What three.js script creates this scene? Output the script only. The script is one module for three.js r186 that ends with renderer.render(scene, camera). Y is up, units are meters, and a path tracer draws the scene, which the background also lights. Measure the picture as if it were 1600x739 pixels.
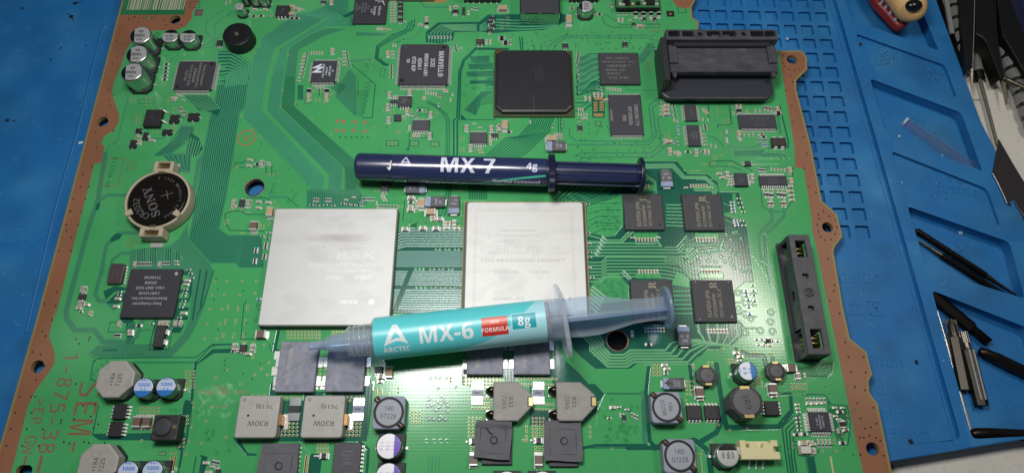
import * as THREE from 'three';
import { mergeGeometries, mergeVertices, toCreasedNormals } from 'three/addons/utils/BufferGeometryUtils.js';
import { RectAreaLightUniformsLib } from 'three/addons/lights/RectAreaLightUniformsLib.js';
import { TextGeometry } from 'three/addons/geometries/TextGeometry.js';
import { FontLoader } from 'three/addons/loaders/FontLoader.js';

// ---------------------------------------------------------------- camera, light, exposure
const scene = new THREE.Scene();
const FOCAL = 1060, PITCH = 66.93 * Math.PI / 180, DIST = 0.229;      // photo pixels, downward pitch, metres to the board
const CAMY = DIST * Math.sin(PITCH), CAMZ = DIST * Math.cos(PITCH);
const camera = new THREE.PerspectiveCamera(2 * Math.atan(739 / 2 / FOCAL) * 180 / Math.PI, 1600 / 739, 0.01, 20);
camera.position.set(0, CAMY, CAMZ);
camera.lookAt(0, 0, 0);
scene.background = new THREE.Color(0.042, 0.047, 0.056);
RectAreaLightUniformsLib.init();
function lamp(x, y, z, w, h, tx, tz, power, color) {
  const l = new THREE.RectAreaLight(color, power, w, h);
  l.name = 'desk_lamp';
  l.position.set(x, y, z); l.lookAt(tx, 0, tz); scene.add(l);
}
lamp(-0.045, 0.26, -0.022, 0.085, 0.054, -0.03, 0.02, 33, new THREE.Color(1, 0.99, 0.97));
lamp(0.166, 0.26, -0.062, 0.085, 0.026, 0.07, 0.0, 26, new THREE.Color(1, 0.95, 0.84));
const renderer = new THREE.WebGLRenderer({ antialias: true });
renderer.toneMapping = THREE.LinearToneMapping;
renderer.toneMappingExposure = 1.18;
renderer.shadowMap.enabled = true;

// ---------------------------------------------------------------- helpers
let seed = 12345;
const rnd = () => { seed = (seed + 0x6d2b79f5) | 0; let t = Math.imul(seed ^ (seed >>> 15), 1 | seed); t = (t + Math.imul(t ^ (t >>> 7), 61 | t)) ^ t; return ((t ^ (t >>> 14)) >>> 0) / 4294967296; };
const rr = (a, b) => a + (b - a) * rnd();
const V3 = THREE.Vector3, PI = Math.PI;
// a measured pixel of the 1600 x 739 photograph -> the point it shows at height h above the board's top face
function at(px, py, h = 0) {
  const x = (px - 800) / FOCAL, y = -(py - 369.5) / FOCAL;
  const dy = y * Math.cos(PITCH) - Math.sin(PITCH), dz = -y * Math.sin(PITCH) - Math.cos(PITCH), t = (CAMY - h) / -dy;
  return new V3(x * t, h, CAMZ + dz * t);
}
function rectAt([x0, y0, x1, y1], h) {        // centre, width and depth (m) of a rectangle lying level at height h
  const mx = (x0 + x1) / 2, my = (y0 + y1) / 2;
  return { c: at(mx, my, h), w: at(x1, my, h).x - at(x0, my, h).x, d: at(mx, y1, h).z - at(mx, y0, h).z };
}
const used = new Map();
function numbered(name) { const n = used.get(name) ?? 0; used.set(name, n + 1); return n ? name + '_' + String(n).padStart(3, '0') : name; }
function mesh(name, geo, mat, parent, label) {
  const m = new THREE.Mesh(geo, mat); m.name = parent && parent !== scene ? name : numbered(name);
  if (label) m.userData.label = label;
  (parent ?? scene).add(m); return m;
}
function group(name, parent, label) {
  const g = new THREE.Group(); g.name = parent && parent !== scene ? name : numbered(name);
  if (label) g.userData.label = label;
  (parent ?? scene).add(g); return g;
}
function tag(o, label, category, grp, kind) {
  if (label) o.userData.label = label; if (category) o.userData.category = category;
  if (grp) o.userData.group = grp; if (kind) o.userData.kind = kind; return o;
}
const mat = (color, rough = 0.5, metal = 0, extra = {}) => new THREE.MeshStandardMaterial({ color, roughness: rough, metalness: metal, ...extra });
const phys = (color, rough, o = {}) => new THREE.MeshPhysicalMaterial({ color, roughness: rough, ...o });
const canvasOf = (w, h) => { const c = document.createElement('canvas'); c.width = w; c.height = h; return c; };
function texOf(c, srgb = true, repeat) {
  const t = new THREE.CanvasTexture(c); if (srgb) t.colorSpace = THREE.SRGBColorSpace;
  if (repeat) { t.wrapS = t.wrapT = THREE.RepeatWrapping; }
  return t;
}
// shapes: outline in x,z (metres); slab() extrudes it upward from y = 0 with bevelled edges
function roundRect(w, d, r, ox = 0, oz = 0, path = new THREE.Shape()) {
  const x = ox - w / 2, y = oz - d / 2; r = Math.min(r, w / 2.01, d / 2.01);
  path.moveTo(x + r, y); path.lineTo(x + w - r, y); path.absarc(x + w - r, y + r, r, -PI / 2, 0); path.lineTo(x + w, y + d - r); path.absarc(x + w - r, y + d - r, r, 0, PI / 2);
  path.lineTo(x + r, y + d); path.absarc(x + r, y + d - r, r, PI / 2, PI); path.lineTo(x, y + r); path.absarc(x + r, y + r, r, PI, PI * 1.5);
  return path;
}
const polyShape = (pts) => { const s = new THREE.Shape(); pts.forEach(([x, z], i) => i ? s.lineTo(x, -z) : s.moveTo(x, -z)); s.closePath(); return s; };
function slab(shape, h, bevel = 0, seg = 1, curve = 4) {
  const g = new THREE.ExtrudeGeometry(shape, { depth: h - 2 * bevel, bevelEnabled: bevel > 0, bevelThickness: bevel, bevelSize: bevel, bevelOffset: -bevel, bevelSegments: seg, curveSegments: curve });
  g.rotateX(-PI / 2); g.translate(0, bevel, 0);
  g.clearGroups(); return g;
}
const boxCache = new Map();
function box(w, h, d, r = 0, c = 0) {         // stands on y = 0, centred in x and z
  const key = [w, h, d, r, c].map((v) => v.toFixed(6)).join();
  if (!boxCache.has(key)) {
    if (!r && !c) { const g = new THREE.BoxGeometry(w, h, d); g.translate(0, h / 2, 0); boxCache.set(key, g); }
    else boxCache.set(key, slab(r ? roundRect(w, d, r) : polyShape([[-w / 2, -d / 2], [w / 2, -d / 2], [w / 2, d / 2], [-w / 2, d / 2]]), h, c, 1, 3));
  }
  return boxCache.get(key);
}
const moved = (g, x, y, z, ry = 0, rx = 0, rz = 0) => { const c = g.clone(); if (rx) c.rotateX(rx); if (rz) c.rotateZ(rz); if (ry) c.rotateY(ry); c.translate(x, y, z); return c; };
const plain = (g) => { const c = g.index ? g.toNonIndexed() : g.clone(); for (const k of Object.keys(c.attributes)) if (!['position', 'normal', 'uv'].includes(k)) c.deleteAttribute(k); c.clearGroups(); return c; };
const join = (list, groups = false) => mergeGeometries(list.map(plain), groups);
const lathe = (pts, seg = 32) => new THREE.LatheGeometry(pts.map(([r, y]) => new THREE.Vector2(Math.max(r, 1e-6), y)), seg);
// a body of revolution along +x with u along it and v round it (v = 0.5 on top, larger towards the viewer)
function barrel(profile, seg = 48, squash) {
  const pos = [], uv = [], idx = [], n = profile.length, x0 = profile[0][0], x1 = profile[n - 1][0];
  profile.forEach(([x, r]) => {
    for (let j = 0; j <= seg; j++) { const a = (j / seg * 2 - 1) * PI; pos.push(x, r * Math.cos(a), r * Math.sin(a)); uv.push((x - x0) / (x1 - x0), 1 - j / seg); }
  });
  for (let i = 0; i < n - 1; i++) for (let j = 0; j < seg; j++) { const a = i * (seg + 1) + j, b = a + seg + 1; idx.push(a, b, a + 1, b, b + 1, a + 1); }
  const g = new THREE.BufferGeometry(); g.setAttribute('position', new THREE.Float32BufferAttribute(pos, 3)); g.setAttribute('uv', new THREE.Float32BufferAttribute(uv, 2)); g.setIndex(idx); 
  g.computeVertexNormals(); const nn = g.attributes.normal;
  for (let i = 0; i < n; i++) { const a = i * (seg + 1), b = a + seg, v = new V3(nn.getX(a) + nn.getX(b), nn.getY(a) + nn.getY(b), nn.getZ(a) + nn.getZ(b)).normalize(); nn.setXYZ(a, v.x, v.y, v.z); nn.setXYZ(b, v.x, v.y, v.z); }
  return g;
}
function hexRod(len, r, sides = 6) {           // along +x from 0, flat side up
  const g = new THREE.CylinderGeometry(r, r, len, sides, 1); g.rotateY(PI / sides); g.rotateZ(-PI / 2); g.translate(len / 2, 0, 0); return toCreasedNormals(g, 0.3);
}
const tube = (pts, r, seg = 24, rs = 8) => new THREE.TubeGeometry(new THREE.CatmullRomCurve3(pts, false, 'centripetal'), seg, r, rs);

// ---------------------------------------------------------------- print atlas: the markings on parts
const ATLAS = 2048, atlasC = canvasOf(ATLAS, ATLAS), ag = atlasC.getContext('2d');
ag.fillStyle = '#222'; ag.fillRect(0, 0, ATLAS, ATLAS);
let ax = 0, ay = 0, arow = 0;
const CS = 0.72;
function cell(w, h, draw) {                    // drawn in its own pixels, stored at CS of that size
  const cw = Math.ceil(w * CS), ch = Math.ceil(h * CS);
  if (ax + cw + 4 > ATLAS) { ax = 0; ay += arow + 4; arow = 0; }
  const c = { x: ax + 2, y: ay + 2, w: cw, h: ch }; ax += cw + 4; arow = Math.max(arow, ch);
  if (ay + ch > ATLAS) throw new Error('atlas full');
  ag.save(); ag.beginPath(); ag.rect(c.x - 2, c.y - 2, cw + 4, ch + 4); ag.clip(); ag.translate(c.x, c.y); ag.scale(cw / w, ch / h); draw(ag, w, h); ag.restore();
  return c;
}
function topUV(geo, w, d, c) {                 // planar from above into an atlas cell
  const g = geo.clone(), p = g.attributes.position, uv = new Float32Array(p.count * 2), k = (v) => Math.min(1, Math.max(0, v));
  for (let i = 0; i < p.count; i++) { uv[i * 2] = (c.x + k(p.getX(i) / w + 0.5) * c.w) / ATLAS; uv[i * 2 + 1] = 1 - (c.y + k(p.getZ(i) / d + 0.5) * c.h) / ATLAS; }
  g.setAttribute('uv', new THREE.BufferAttribute(uv, 2)); return g;
}
function speckle(g, w, h, n, a) { for (let i = 0; i < n; i++) { g.fillStyle = rnd() < 0.5 ? `rgba(255,255,255,${a})` : `rgba(0,0,0,${a})`; const s = rr(0.6, 2); g.fillRect(rnd() * w, rnd() * h, s, s); } }
// lines of print centred in the cell, turned by rot; each line [text, size as share of the cell's short side, offset along the line]
function print(g, w, h, lines, { rot = 0, color = '#9b9b96', font = 'sans-serif', weight = '', gap = 1.2, x = 0.5, y = 0.5, stretch = 1, alpha = 0.85, align = 'center' } = {}) {
  const m = Math.min(w, h), sizes = lines.map((l) => l[1] * m), total = sizes.reduce((s, v) => s + v * gap, 0);
  g.save(); g.globalAlpha = alpha; g.translate(w * x, h * y); g.rotate(rot); g.fillStyle = color; g.textAlign = align; g.textBaseline = 'middle';
  let yy = -total / 2;
  lines.forEach(([t, , off = 0], i) => { yy += sizes[i] * gap / 2; g.save(); g.translate(off * m, yy); g.scale(stretch, 1); g.font = `${weight} ${sizes[i]}px ${font}`; g.fillText(t, 0, 0); g.restore(); yy += sizes[i] * gap / 2; });
  g.restore();
}
const atlasTex = texOf(atlasC);
const paler = (hex, k = 1.32) => '#' + [1, 3, 5].map((i) => Math.min(255, Math.round(parseInt(hex.slice(i, i + 2), 16) * k)).toString(16).padStart(2, '0')).join('');
const MARK = {                                  // materials that carry print from the atlas
  epoxy: mat('#ffffff', 0.62, 0, { map: atlasTex }), ferrite: mat('#ffffff', 0.6, 0.1, { map: atlasTex }), gloss: phys('#ffffff', 0.3, { map: atlasTex }),
  steel: mat('#ebecec', 0.58, 0.6, { map: atlasTex }), can: mat('#ffffff', 0.35, 0.45, { map: atlasTex }), paint: mat('#ffffff', 0.4, 0, { map: atlasTex }),
};
const M = {
  tin: mat('#dededa', 0.32, 0.5), solder: mat('#e2e2de', 0.25, 0.55), brass: mat('#b5a272', 0.35, 1), copper: mat('#96705a', 0.4, 1), alu: mat('#c3c8c6', 0.3, 1), aluShine: mat('#e3e5e4', 0.22, 1),
  black: mat('#1d1e22', 0.45), blackMatte: mat('#222328', 0.6), chip: mat('#303138', 0.6), cream: mat('#b0a28c', 0.5), creamYellow: mat('#d6cd9f', 0.45), steel: mat('#a9abab', 0.32, 0.6), darkSteel: mat('#45423d', 0.42, 0.7),
  olive: mat('#3d4a2b', 0.5), tanCap: mat('#b39a77', 0.5), brownCap: mat('#6d564c', 0.45), paleCap: mat('#b5a68e', 0.5), greyCap: mat('#9a938a', 0.5), resist: mat('#17181b', 0.4), white: mat('#dedcd6', 0.5),
};
// ---------------------------------------------------------------- the surface of the board: copper under green solder mask
const BT = 0.0016, MATH = -0.0046, BASE_Y = -BT;
const KPX = 11.7, TW = 175, BX0 = -188, BZ0 = -104;     // canvas pixels per mm, mm covered by each half, mm of the left top corner
const halves = [0, 1].map(() => ({ c: canvasOf(2048, 2048).getContext('2d'), b: canvasOf(2048, 2048).getContext('2d'), r: canvasOf(2048, 2048).getContext('2d') }));
halves.forEach((h, i) => { for (const k of 'cbr') { h[k].setTransform(KPX, 0, 0, KPX, -(BX0 + i * TW) * KPX, -BZ0 * KPX); h[k].lineJoin = 'round'; h[k].lineCap = 'round'; } });
const bumpCol = (v) => `rgb(${v},${v},${v})`, rmCol = (rough, metal) => `rgb(0,${Math.round(rough * 255)},${Math.round(metal * 255)})`;
const cls = (col, bump, rough = 0.3, metal = 0) => ({ c: col, b: bumpCol(bump), r: rmCol(rough, metal) });
const K = {
  laneTrace: cls('#43936d', 150, 0.18), margin: cls('#8c7b43', 110, 0.5),
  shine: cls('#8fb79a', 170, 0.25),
  pour: cls('#48a262', 150, 0.17), net: cls('#1a5d4b', 95, 0.17), trace: cls('#4a9f70', 150, 0.18), mid: cls('#3d8562', 115, 0.2), lightTrace: cls('#66ad78', 165, 0.18),
  brown: cls('#8c5c42', 130, 0.5), print: cls('#875f48', 140, 0.4), printOrange: cls('#a87050', 140, 0.4), tin: cls('#dcdcd6', 170, 0.35, 0.6), gold: cls('#d2bd8c', 168, 0.4, 0.3), copperPad: cls('#b08c52', 165, 0.4, 0.2),
  hole: cls('#2a1a10', 0, 0.8), grey: cls('#5c5c55', 140, 0.5), silk: cls('#b7b29a', 150, 0.6), dark: cls('#1b241f', 120, 0.5), darkGreen: cls('#256f45', 120, 0.2), bright: cls('#4fae66', 155, 0.2),
};
const mm = (px, py) => { const v = at(px, py); return [v.x * 1000, v.z * 1000]; };
function paint(k, fn, stroke = 0) {
  for (const h of halves) for (const t of stroke && stroke < 0.45 ? 'cr' : 'cbr') { const g = h[t]; g.fillStyle = g.strokeStyle = k[t]; if (stroke) g.lineWidth = stroke; g.beginPath(); fn(g); stroke ? g.stroke() : g.fill(); }
}
const trace = (pts) => (g) => pts.forEach(([x, y], i) => { const [a, b] = mm(x, y); i ? g.lineTo(a, b) : g.moveTo(a, b); });
const fillPoly = (pts, k) => paint(k, (g) => { trace(pts)(g); g.closePath(); });
const line = (pts, w, k = K.net) => paint(k, trace(pts), w);
const outline = (pts, w = 0.3, k = K.net) => line([...pts, pts[0]], w, k);
function bundle(A, B, n, w, k = K.trace) {      // n traces between two edge lines with the same corners
  for (let i = 0; i < n; i++) { const t = n > 1 ? i / (n - 1) : 0; line(A.map((p, j) => [p[0] + (B[j][0] - p[0]) * t, p[1] + (B[j][1] - p[1]) * t]), w, k); }
}
function lane(A, B, n, k = K.net, tk = K.trace, fill = 0.52) {  // a dark band filled with traces
  fillPoly([...A, ...B.slice().reverse()], k);
  const [ax0, az0] = mm(...A[0]), [bx0, bz0] = mm(...B[0]), wide = Math.hypot(ax0 - bx0, az0 - bz0) / n;
  bundle(A.map((p, j) => [p[0] + (B[j][0] - p[0]) * 0.5 / n, p[1] + (B[j][1] - p[1]) * 0.5 / n]), B.map((p, j) => [p[0] + (A[j][0] - p[0]) * 0.5 / n, p[1] + (A[j][1] - p[1]) * 0.5 / n]), n, wide * fill, tk);
}
const dot = (px, py, r, k) => { const [x, z] = mm(px, py); paint(k, (g) => g.arc(x, z, r, 0, 7)); };
const ring = (px, py, r, w, k) => { const [x, z] = mm(px, py); paint(k, (g) => g.arc(x, z, r, 0, 7), w); };
const via = (px, py, r = 0.42) => { dot(px, py, r, K.gold); dot(px, py, r * 0.5, K.hole); };
const brownVia = (px, py) => { dot(px, py, 0.28, K.hole); };
const tented = (px, py) => { ring(px, py, 0.4, 0.16, K.darkGreen); };
function vgrid(x0, y0, x1, y1, nx, ny, r = 0.38) { for (let j = 0; j < ny; j++) for (let i = 0; i < nx; i++) via(x0 + (nx > 1 ? (x1 - x0) * i / (nx - 1) : 0), y0 + (ny > 1 ? (y1 - y0) * j / (ny - 1) : 0), r); }
const pad = (px, py, w, d, k = K.tin) => { const [x, z] = mm(px, py); paint(k, (g) => g.rect(x - w / 2, z - d / 2, w, d)); };
const frame = (x0, y0, x1, y1, w = 0.25, k = K.net) => { const r = rectAt([x0, y0, x1, y1], 0); paint(k, (g) => g.rect((r.c.x - r.w / 2) * 1000, (r.c.z - r.d / 2) * 1000, r.w * 1000, r.d * 1000), w); };
const rect = (x0, y0, x1, y1, k) => { const r = rectAt([x0, y0, x1, y1], 0); paint(k, (g) => g.rect((r.c.x - r.w / 2) * 1000, (r.c.z - r.d / 2) * 1000, r.w * 1000, r.d * 1000)); };
function text(s, px, py, size, rot, k, weight = '') {
  const [x, z] = mm(px, py);
  for (const h of halves) for (const t of 'cbr') { const g = h[t]; g.save(); g.translate(x, z); g.rotate(rot); g.scale(size / 40, size / 40); g.font = `${weight} 40px monospace`; g.textAlign = 'center'; g.textBaseline = 'middle'; g.fillStyle = k[t]; g.fillText(s, 0, 0); g.restore(); }
}
const scatter = (pts, fn) => { for (let i = 0; i < pts.length; i += 2) fn(pts[i], pts[i + 1]); };

// ground colour of the mask
paint(K.pour, (g) => g.rect(-200, -120, 400, 240));
// bare brown rims
const rimLeft = [[150, -40], [190, -40], [330, -40], [318, -5], [312, 0], [300, 18], [298, 30], [288, 42], [274, 47], [236, 48], [212, 58], [197, 75], [186, 107], [176, 130], [174, 148], [184.5, 178], [184, 192], [176, 204], [162, 212], [156, 225], [162, 228], [157, 254], [146, 256], [84, 500], [86, 480], [75, 525], [84, 552], [84, 568], [70, 589], [54, 610], [42, 634], [16, 739], [-10, 830], [-120, 830]];
fillPoly(rimLeft, K.brown);
fillPoly([[1216, 70], [1300, 60], [1300, 160], [1275, 235], [1330, 330], [1330, 400], [1420, 650], [1440, 860], [1400, 860], [1358.6, 739], [1343, 711], [1295.5, 480], [1277, 387], [1270, 361], [1269, 340], [1257, 265], [1243, 261], [1243, 235]], K.brown);
// bar code on its green patch
fillPoly([[150, -30], [292, -30], [287, 23], [150, 23]], K.darkGreen);
rect(203, -30, 291, 15, K.silk);
for (let x = 204; x < 290; x += rr(1.2, 3.4)) rect(x, -30, x + rr(0.5, 1.6), 15, K.darkGreen);
line([[222, 28], [240, 28]], 0.6, K.darkGreen); dot(231, 28, 0.3, K.tin);
scatter([200, 30, 208, 27, 215, 35, 256, 30, 258, 39, 282, 39, 209, 26, 186, 45, 181, 64, 174, 100, 168, 140, 181, 88, 176, 148, 169, 157, 165, 180, 148, 207, 135, 215, 171, 165, 176, 205, 150, 230, 142, 260, 118, 272, 110, 330, 102, 360, 95, 371, 110, 371, 90, 392, 109, 392, 107, 330, 130, 215, 137, 292, 132, 311, 128, 273, 124, 292, 113, 311, 126, 331, 121, 351, 102, 351, 87, 457, 68, 475, 85, 478, 80, 500, 64, 518, 49, 550, 62, 554, 68, 572, 54, 594, 47, 620, 29, 620, 22, 645, 15, 670, 8, 697, 53, 620, 47, 645, 40, 671, 33, 697, 26, 723], brownVia);
scatter([1225, 87, 1224, 91, 1224, 98, 1227, 103, 1234, 108, 1242, 110, 1249, 108, 1236, 118, 1240, 128, 1229, 141, 1247, 150, 1238, 165, 1241, 190, 1256, 214, 1262, 240, 1280, 335, 1288, 330, 1297, 338, 1281, 342, 1278, 351, 1280, 362, 1283, 370, 1290, 375, 1300, 374, 1306, 366, 1309, 355, 1307, 344, 1276, 282, 1264, 292, 1258, 263, 1276, 301, 1295, 404, 1305, 446, 1298, 470, 1304, 455, 1313, 490, 1322, 535, 1327, 558, 1331, 581, 1337, 605, 1341, 630, 1346, 654, 1351, 558, 1354, 582, 1353, 610, 1366, 637, 1371, 662, 1353, 670, 1362, 668, 1345, 684, 1351, 684, 1360, 681, 1370, 684, 1377, 689, 1346, 711, 1358, 718, 1368, 720, 1377, 718, 1382, 712, 1379, 737, 1361, 737], brownVia);

// --- left side: long grey-green power traces
line([[163, 240], [152, 310], [134, 365], [102, 485], [102, 497], [115.5, 516], [146, 516], [159.5, 534], [197, 536], [212, 526]], 1.7, K.mid);
line([[195, 305], [166, 305], [153, 314], [147, 326]], 1.2, K.mid); fillPoly([[150, 318], [156, 316], [153, 328], [147, 329]], K.net);
line([[215, 364], [185, 364], [172, 374], [164.6, 384], [156, 428], [147, 460], [153, 470], [166, 471], [176, 482]], 1.3, K.mid);
fillPoly([[172, 372], [180, 365], [190, 366], [186, 373], [172, 379]], K.net);
line([[204, 395.5], [188, 395.5], [174.7, 406], [168, 430]], 1.1, K.mid);
line([[199, 152], [182, 220.7], [168.5, 228], [164, 245], [163, 260]], 0.35, K.mid);
line([[212, 526], [222, 500], [228, 490]], 1.4, K.mid);
// fan-out under the big chip at the left
fillPoly([[202, 390], [262, 385], [282, 405], [302, 412], [300, 425], [200, 420]], K.mid);
for (const [x, n] of [[212, 5], [232, 4], [256, 4], [272, 3]]) { fillPoly([[x, 392], [x + n * 3, 388], [x + n * 3, 412], [x - 1, 413]], K.net); bundle([[x + 1, 392], [x, 412]], [[x + n * 3 - 1, 390], [x + n * 3 - 1, 412]], n, 0.22, K.lightTrace); }
fillPoly([[160, 455], [178, 447], [200, 450], [195, 470], [180, 476], [165, 474]], K.net);
line([[165, 470], [178, 458], [196, 455]], 0.8, K.pour);
fillPoly([[283, 425], [303, 422], [304, 440], [295, 470], [292, 500], [280, 520], [268, 520], [273, 490]], K.net);
for (let i = 0; i < 6; i++) rect(278 + i * 0.2, 430 + i * 14, 294, 438 + i * 14, K.pour);
line([[312, 425], [301, 500], [290, 525], [272, 545], [262, 553], [150, 551]], 2.6, K.mid);
fillPoly([[150, 540], [240, 537], [262, 545], [270, 557], [225, 556], [150, 553], [138, 552]], K.mid);
for (let i = 0; i < 7; i++) rect(160 + i * 3.2, 545, 162 + i * 3.2, 549, K.net);
scatter([140, 553, 145, 558, 155, 560, 162, 558, 176, 557, 182, 557, 190, 556, 200, 555, 206, 554, 213, 553, 220, 553, 166, 565, 158, 571, 150, 578, 145, 585, 146, 564], tented);
fillPoly([[188, 497], [206, 498], [210, 508], [188, 504]], K.net); fillPoly([[196, 505], [210, 503], [208, 540], [196, 540]], K.mid); bundle([[198, 505], [197, 538]], [[209, 505], [207, 538]], 5, 0.25, K.net);
frame(169, 503, 196, 519, 0.25); line([[232, 515], [216, 517], [202, 537]], 0.6, K.mid);
fillPoly([[238, 498], [270, 498], [262, 540], [240, 543]], K.mid); bundle([[242, 500], [240, 515]], [[266, 500], [263, 515]], 7, 0.3, K.net);
frame(236, 508, 266, 546, 0.25);
// box at left middle and round marks in brown print
frame(162, 248, 188, 290, 0.22, K.print); text('873358-04', 172, 269, 2.3, PI / 2, K.darkGreen);
ring(205, 259, 1.6, 0.2, K.print); line([[205, 255], [205, 263]], 0.2, K.print); ring(204.6, 379, 1.6, 0.2, K.print); line([[201, 379], [208, 379]], 0.2, K.print); line([[204.6, 375.5], [204.6, 382.5]], 0.2, K.print);
text('TTP2', 161, 422, 1.6, PI / 2, K.darkGreen);
// circle A
ring(385, 215, 3.1, 0.5, K.printOrange); text('A', 385, 216, 3.6, PI, K.printOrange, 'bold');
text('SEM-001', 117, 698, 9.4, PI / 2, K.print); text('>EP GW<', 50, 672, 4.6, PI / 2, K.print);
text('1-875-384-', 85, 648, 6.5, PI / 2 + 0.01, K.print);
scatter([69, 525, 117, 530, 122, 537, 137, 531, 139, 527, 117, 600, 128, 634, 140, 651, 93, 661, 114, 655, 107, 693, 130, 691, 137, 692, 162, 692, 59, 697, 98, 691, 78, 718, 52, 722, 100, 719, 94, 657, 65, 671, 145, 669, 152, 663, 147, 632], brownVia);
// capacitor corner
frame(216, 155, 240, 162, 0.15); vgrid(204, 155, 209, 159, 2, 2, 0.3); vgrid(228, 153, 234, 156, 2, 2, 0.3); vgrid(212, 181, 218, 193, 2, 4, 0.3); vgrid(262, 154, 263, 162, 1, 3, 0.3); vgrid(238, 201, 244, 206, 2, 2, 0.3); vgrid(268, 198, 273, 203, 2, 2, 0.3); vgrid(270, 169, 275, 175, 2, 2, 0.3); vgrid(227, 163, 234, 163, 2, 1, 0.28); vgrid(212, 214, 218, 218, 2, 2, 0.3);
frame(296, 3, 311, 12, 0.25); rect(303, 14, 316, 25, K.grey); dot(310, 20, 0.5, K.brown); ring(244, 54, 0.9, 0.3, K.net);
line([[348, 16], [322, 32], [320, 50], [331, 60], [327, 66], [313, 72]], 0.35, K.mid); line([[362, 18], [335, 38], [334, 70], [330, 74], [315, 75]], 0.35, K.mid);
line([[232, 193], [228, 214]], 0.35, K.mid); line([[235, 216.5], [253, 216.5], [259, 210]], 0.5, K.mid); line([[274, 186], [292, 180]], 0.3); line([[253, 101], [258, 94], [258, 85]], 0.3, K.mid); line([[262, 100], [270, 90]], 0.3, K.mid);

// --- bundles of long traces
const upLeft = [[318, 245], [331, 174], [338, 150]];
lane([[300, 340], [316, 240], [327, 185], [333, 165], [340, 130]].map(([x, y]) => [x, y]), [[352, 310], [364, 240], [373, 178], [381, 168], [390.8, 104]], 15, K.net, K.laneTrace, 0.48);
lane([[294, 374], [300, 340]], [[341, 357], [352, 310]], 15, K.net, K.laneTrace, 0.48);
lane([[294, 374], [328, 411], [366.6, 411], [372.5, 418], [411, 418]], [[341, 357], [354.8, 367.6], [378, 367.6], [384, 367.6], [408, 367.6]], 15, K.net, K.laneTrace, 0.48);
lane([[340, 80], [362, 80], [378, 90], [390.8, 101.5], [386, 130]], [[340, 128], [350, 126], [352, 122], [354, 118], [350, 135]], 9, K.net, K.trace, 0.5);
for (let i = 0; i < 5; i++) fillPoly([[336, 97 + i * 8], [352 - i, 97 + i * 8], [354 - i, 100 + i * 8], [336, 101 + i * 8]], K.pour);
fillPoly([[288, 148], [322, 148], [334, 158], [344, 172], [338, 182], [330, 176], [310, 172], [298, 160]], K.net);
bundle([[292, 148], [302, 162], [318, 174]], [[325, 148], [332, 156], [342, 170]], 9, 0.28, K.lightTrace);
fillPoly([[281, 196], [302, 197], [300, 212], [285, 222], [262, 240], [240, 245], [252, 232], [275, 216]], K.mid); bundle([[283, 198], [262, 226], [240, 243]], [[302, 200], [290, 222], [262, 243]], 7, 0.3, K.net);
fillPoly([[297, 207], [310, 216], [316, 232], [306, 246], [290, 240]], K.net); bundle([[298, 215], [292, 242]], [[314, 222], [306, 246]], 5, 0.3, K.lightTrace);
fillPoly([[252, 240], [298, 240], [296, 270], [275, 270]], K.mid); bundle([[256, 243], [275, 262]], [[295, 243], [293, 266]], 6, 0.3, K.net);
fillPoly([[293, 375], [327, 412], [332, 424], [318, 480], [300, 520], [292, 530], [300, 440], [283, 400], [262, 385], [280, 372], [296, 340], [316, 240], [306, 250], [292, 350]], K.mid);
line([[333, 423], [322, 460], [316, 478]], 0.3); line([[312, 422], [304, 470], [300, 500]], 0.5, K.net); line([[322, 424], [312, 480]], 0.5, K.net);
const L1 = [[540, -30], [505, 10], [482, 20], [463.5, 21], [409, 59], [407, 73], [397.5, 81], [391, 120], [380.6, 169], [380.6, 184], [440, 245], [485, 292], [481.5, 321]];
const L2 = [[545, 15], [540, 27], [525, 28], [503.5, 30], [428.5, 76], [426.5, 80], [425.5, 83], [415.5, 120], [408.5, 165], [408.5, 174], [476.5, 245], [505.5, 276], [502.5, 321]];
const L3 = [[545, 16], [541, 28], [525, 29], [509.2, 31], [437.2, 76], [436.2, 80], [435.2, 83], [424.2, 120], [417.2, 165], [417.2, 173], [486.2, 245], [513.2, 273], [511.2, 321]];
const L4 = [[555, 41], [545, 41], [525, 41], [509, 41], [482, 52], [460, 68], [448, 76], [442, 120], [435.6, 166], [436, 168], [517.6, 245], [534.5, 262], [530, 321]];
lane(L1, L2, 13, K.net, K.laneTrace, 0.46); lane(L3, L4, 12, K.net, K.laneTrace, 0.46);
fillPoly([[555, 45], [540, 45], [507, 56], [488, 66], [465, 78], [461, 120], [459.5, 166], [560, 257], [556, 300], [538, 300], [538, 262], [519, 245], [437.5, 167], [444, 120], [451, 76], [484, 54], [509, 44]], K.mid);
for (let i = 0; i < 16; i++) { const t = (i + 0.5) / 16; line([[446 + 15 * t, 120], [438.5 + 20 * t, 166.5], [520 + 40 * t, 246 + 9 * t], [540 + 16 * t, 266], [540 + 16 * t, 298]], 0.12, K.darkGreen); }
fillPoly([[534, 25], [556, 14], [556, 20], [540, 28]], K.net); fillPoly([[556, 50], [605, 52], [596, 56], [556, 56]], K.mid);
fillPoly([[409, 174], [420, 173], [417, 178], [412, 178]], K.pour);
fillPoly([[478, 296], [560, 296], [575, 318], [560, 325], [478, 325]], K.mid); bundle([[482, 300], [482, 322]], [[570, 306], [566, 322]], 26, 0.2, K.net);
scatter([441, 141, 438, 166, 460, 162, 392, 202, 376, 181, 406, 213, 487, 185, 517, 210, 399, 83, 450, 86, 584, 199, 582, 95, 568, 98, 556, 107, 580, 79, 580, 107], (x, y) => via(x, y, 0.32));
// test pads
scatter([527, 189, 537, 190, 554, 190, 570, 191, 525, 204, 535, 204, 552, 204, 569, 205], (x, y) => dot(x, y, 0.72, K.printOrange));
for (let i = 0; i < 6; i++) dot(531 + i * 8.6, 214.5, 0.35, K.darkGreen);
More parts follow.
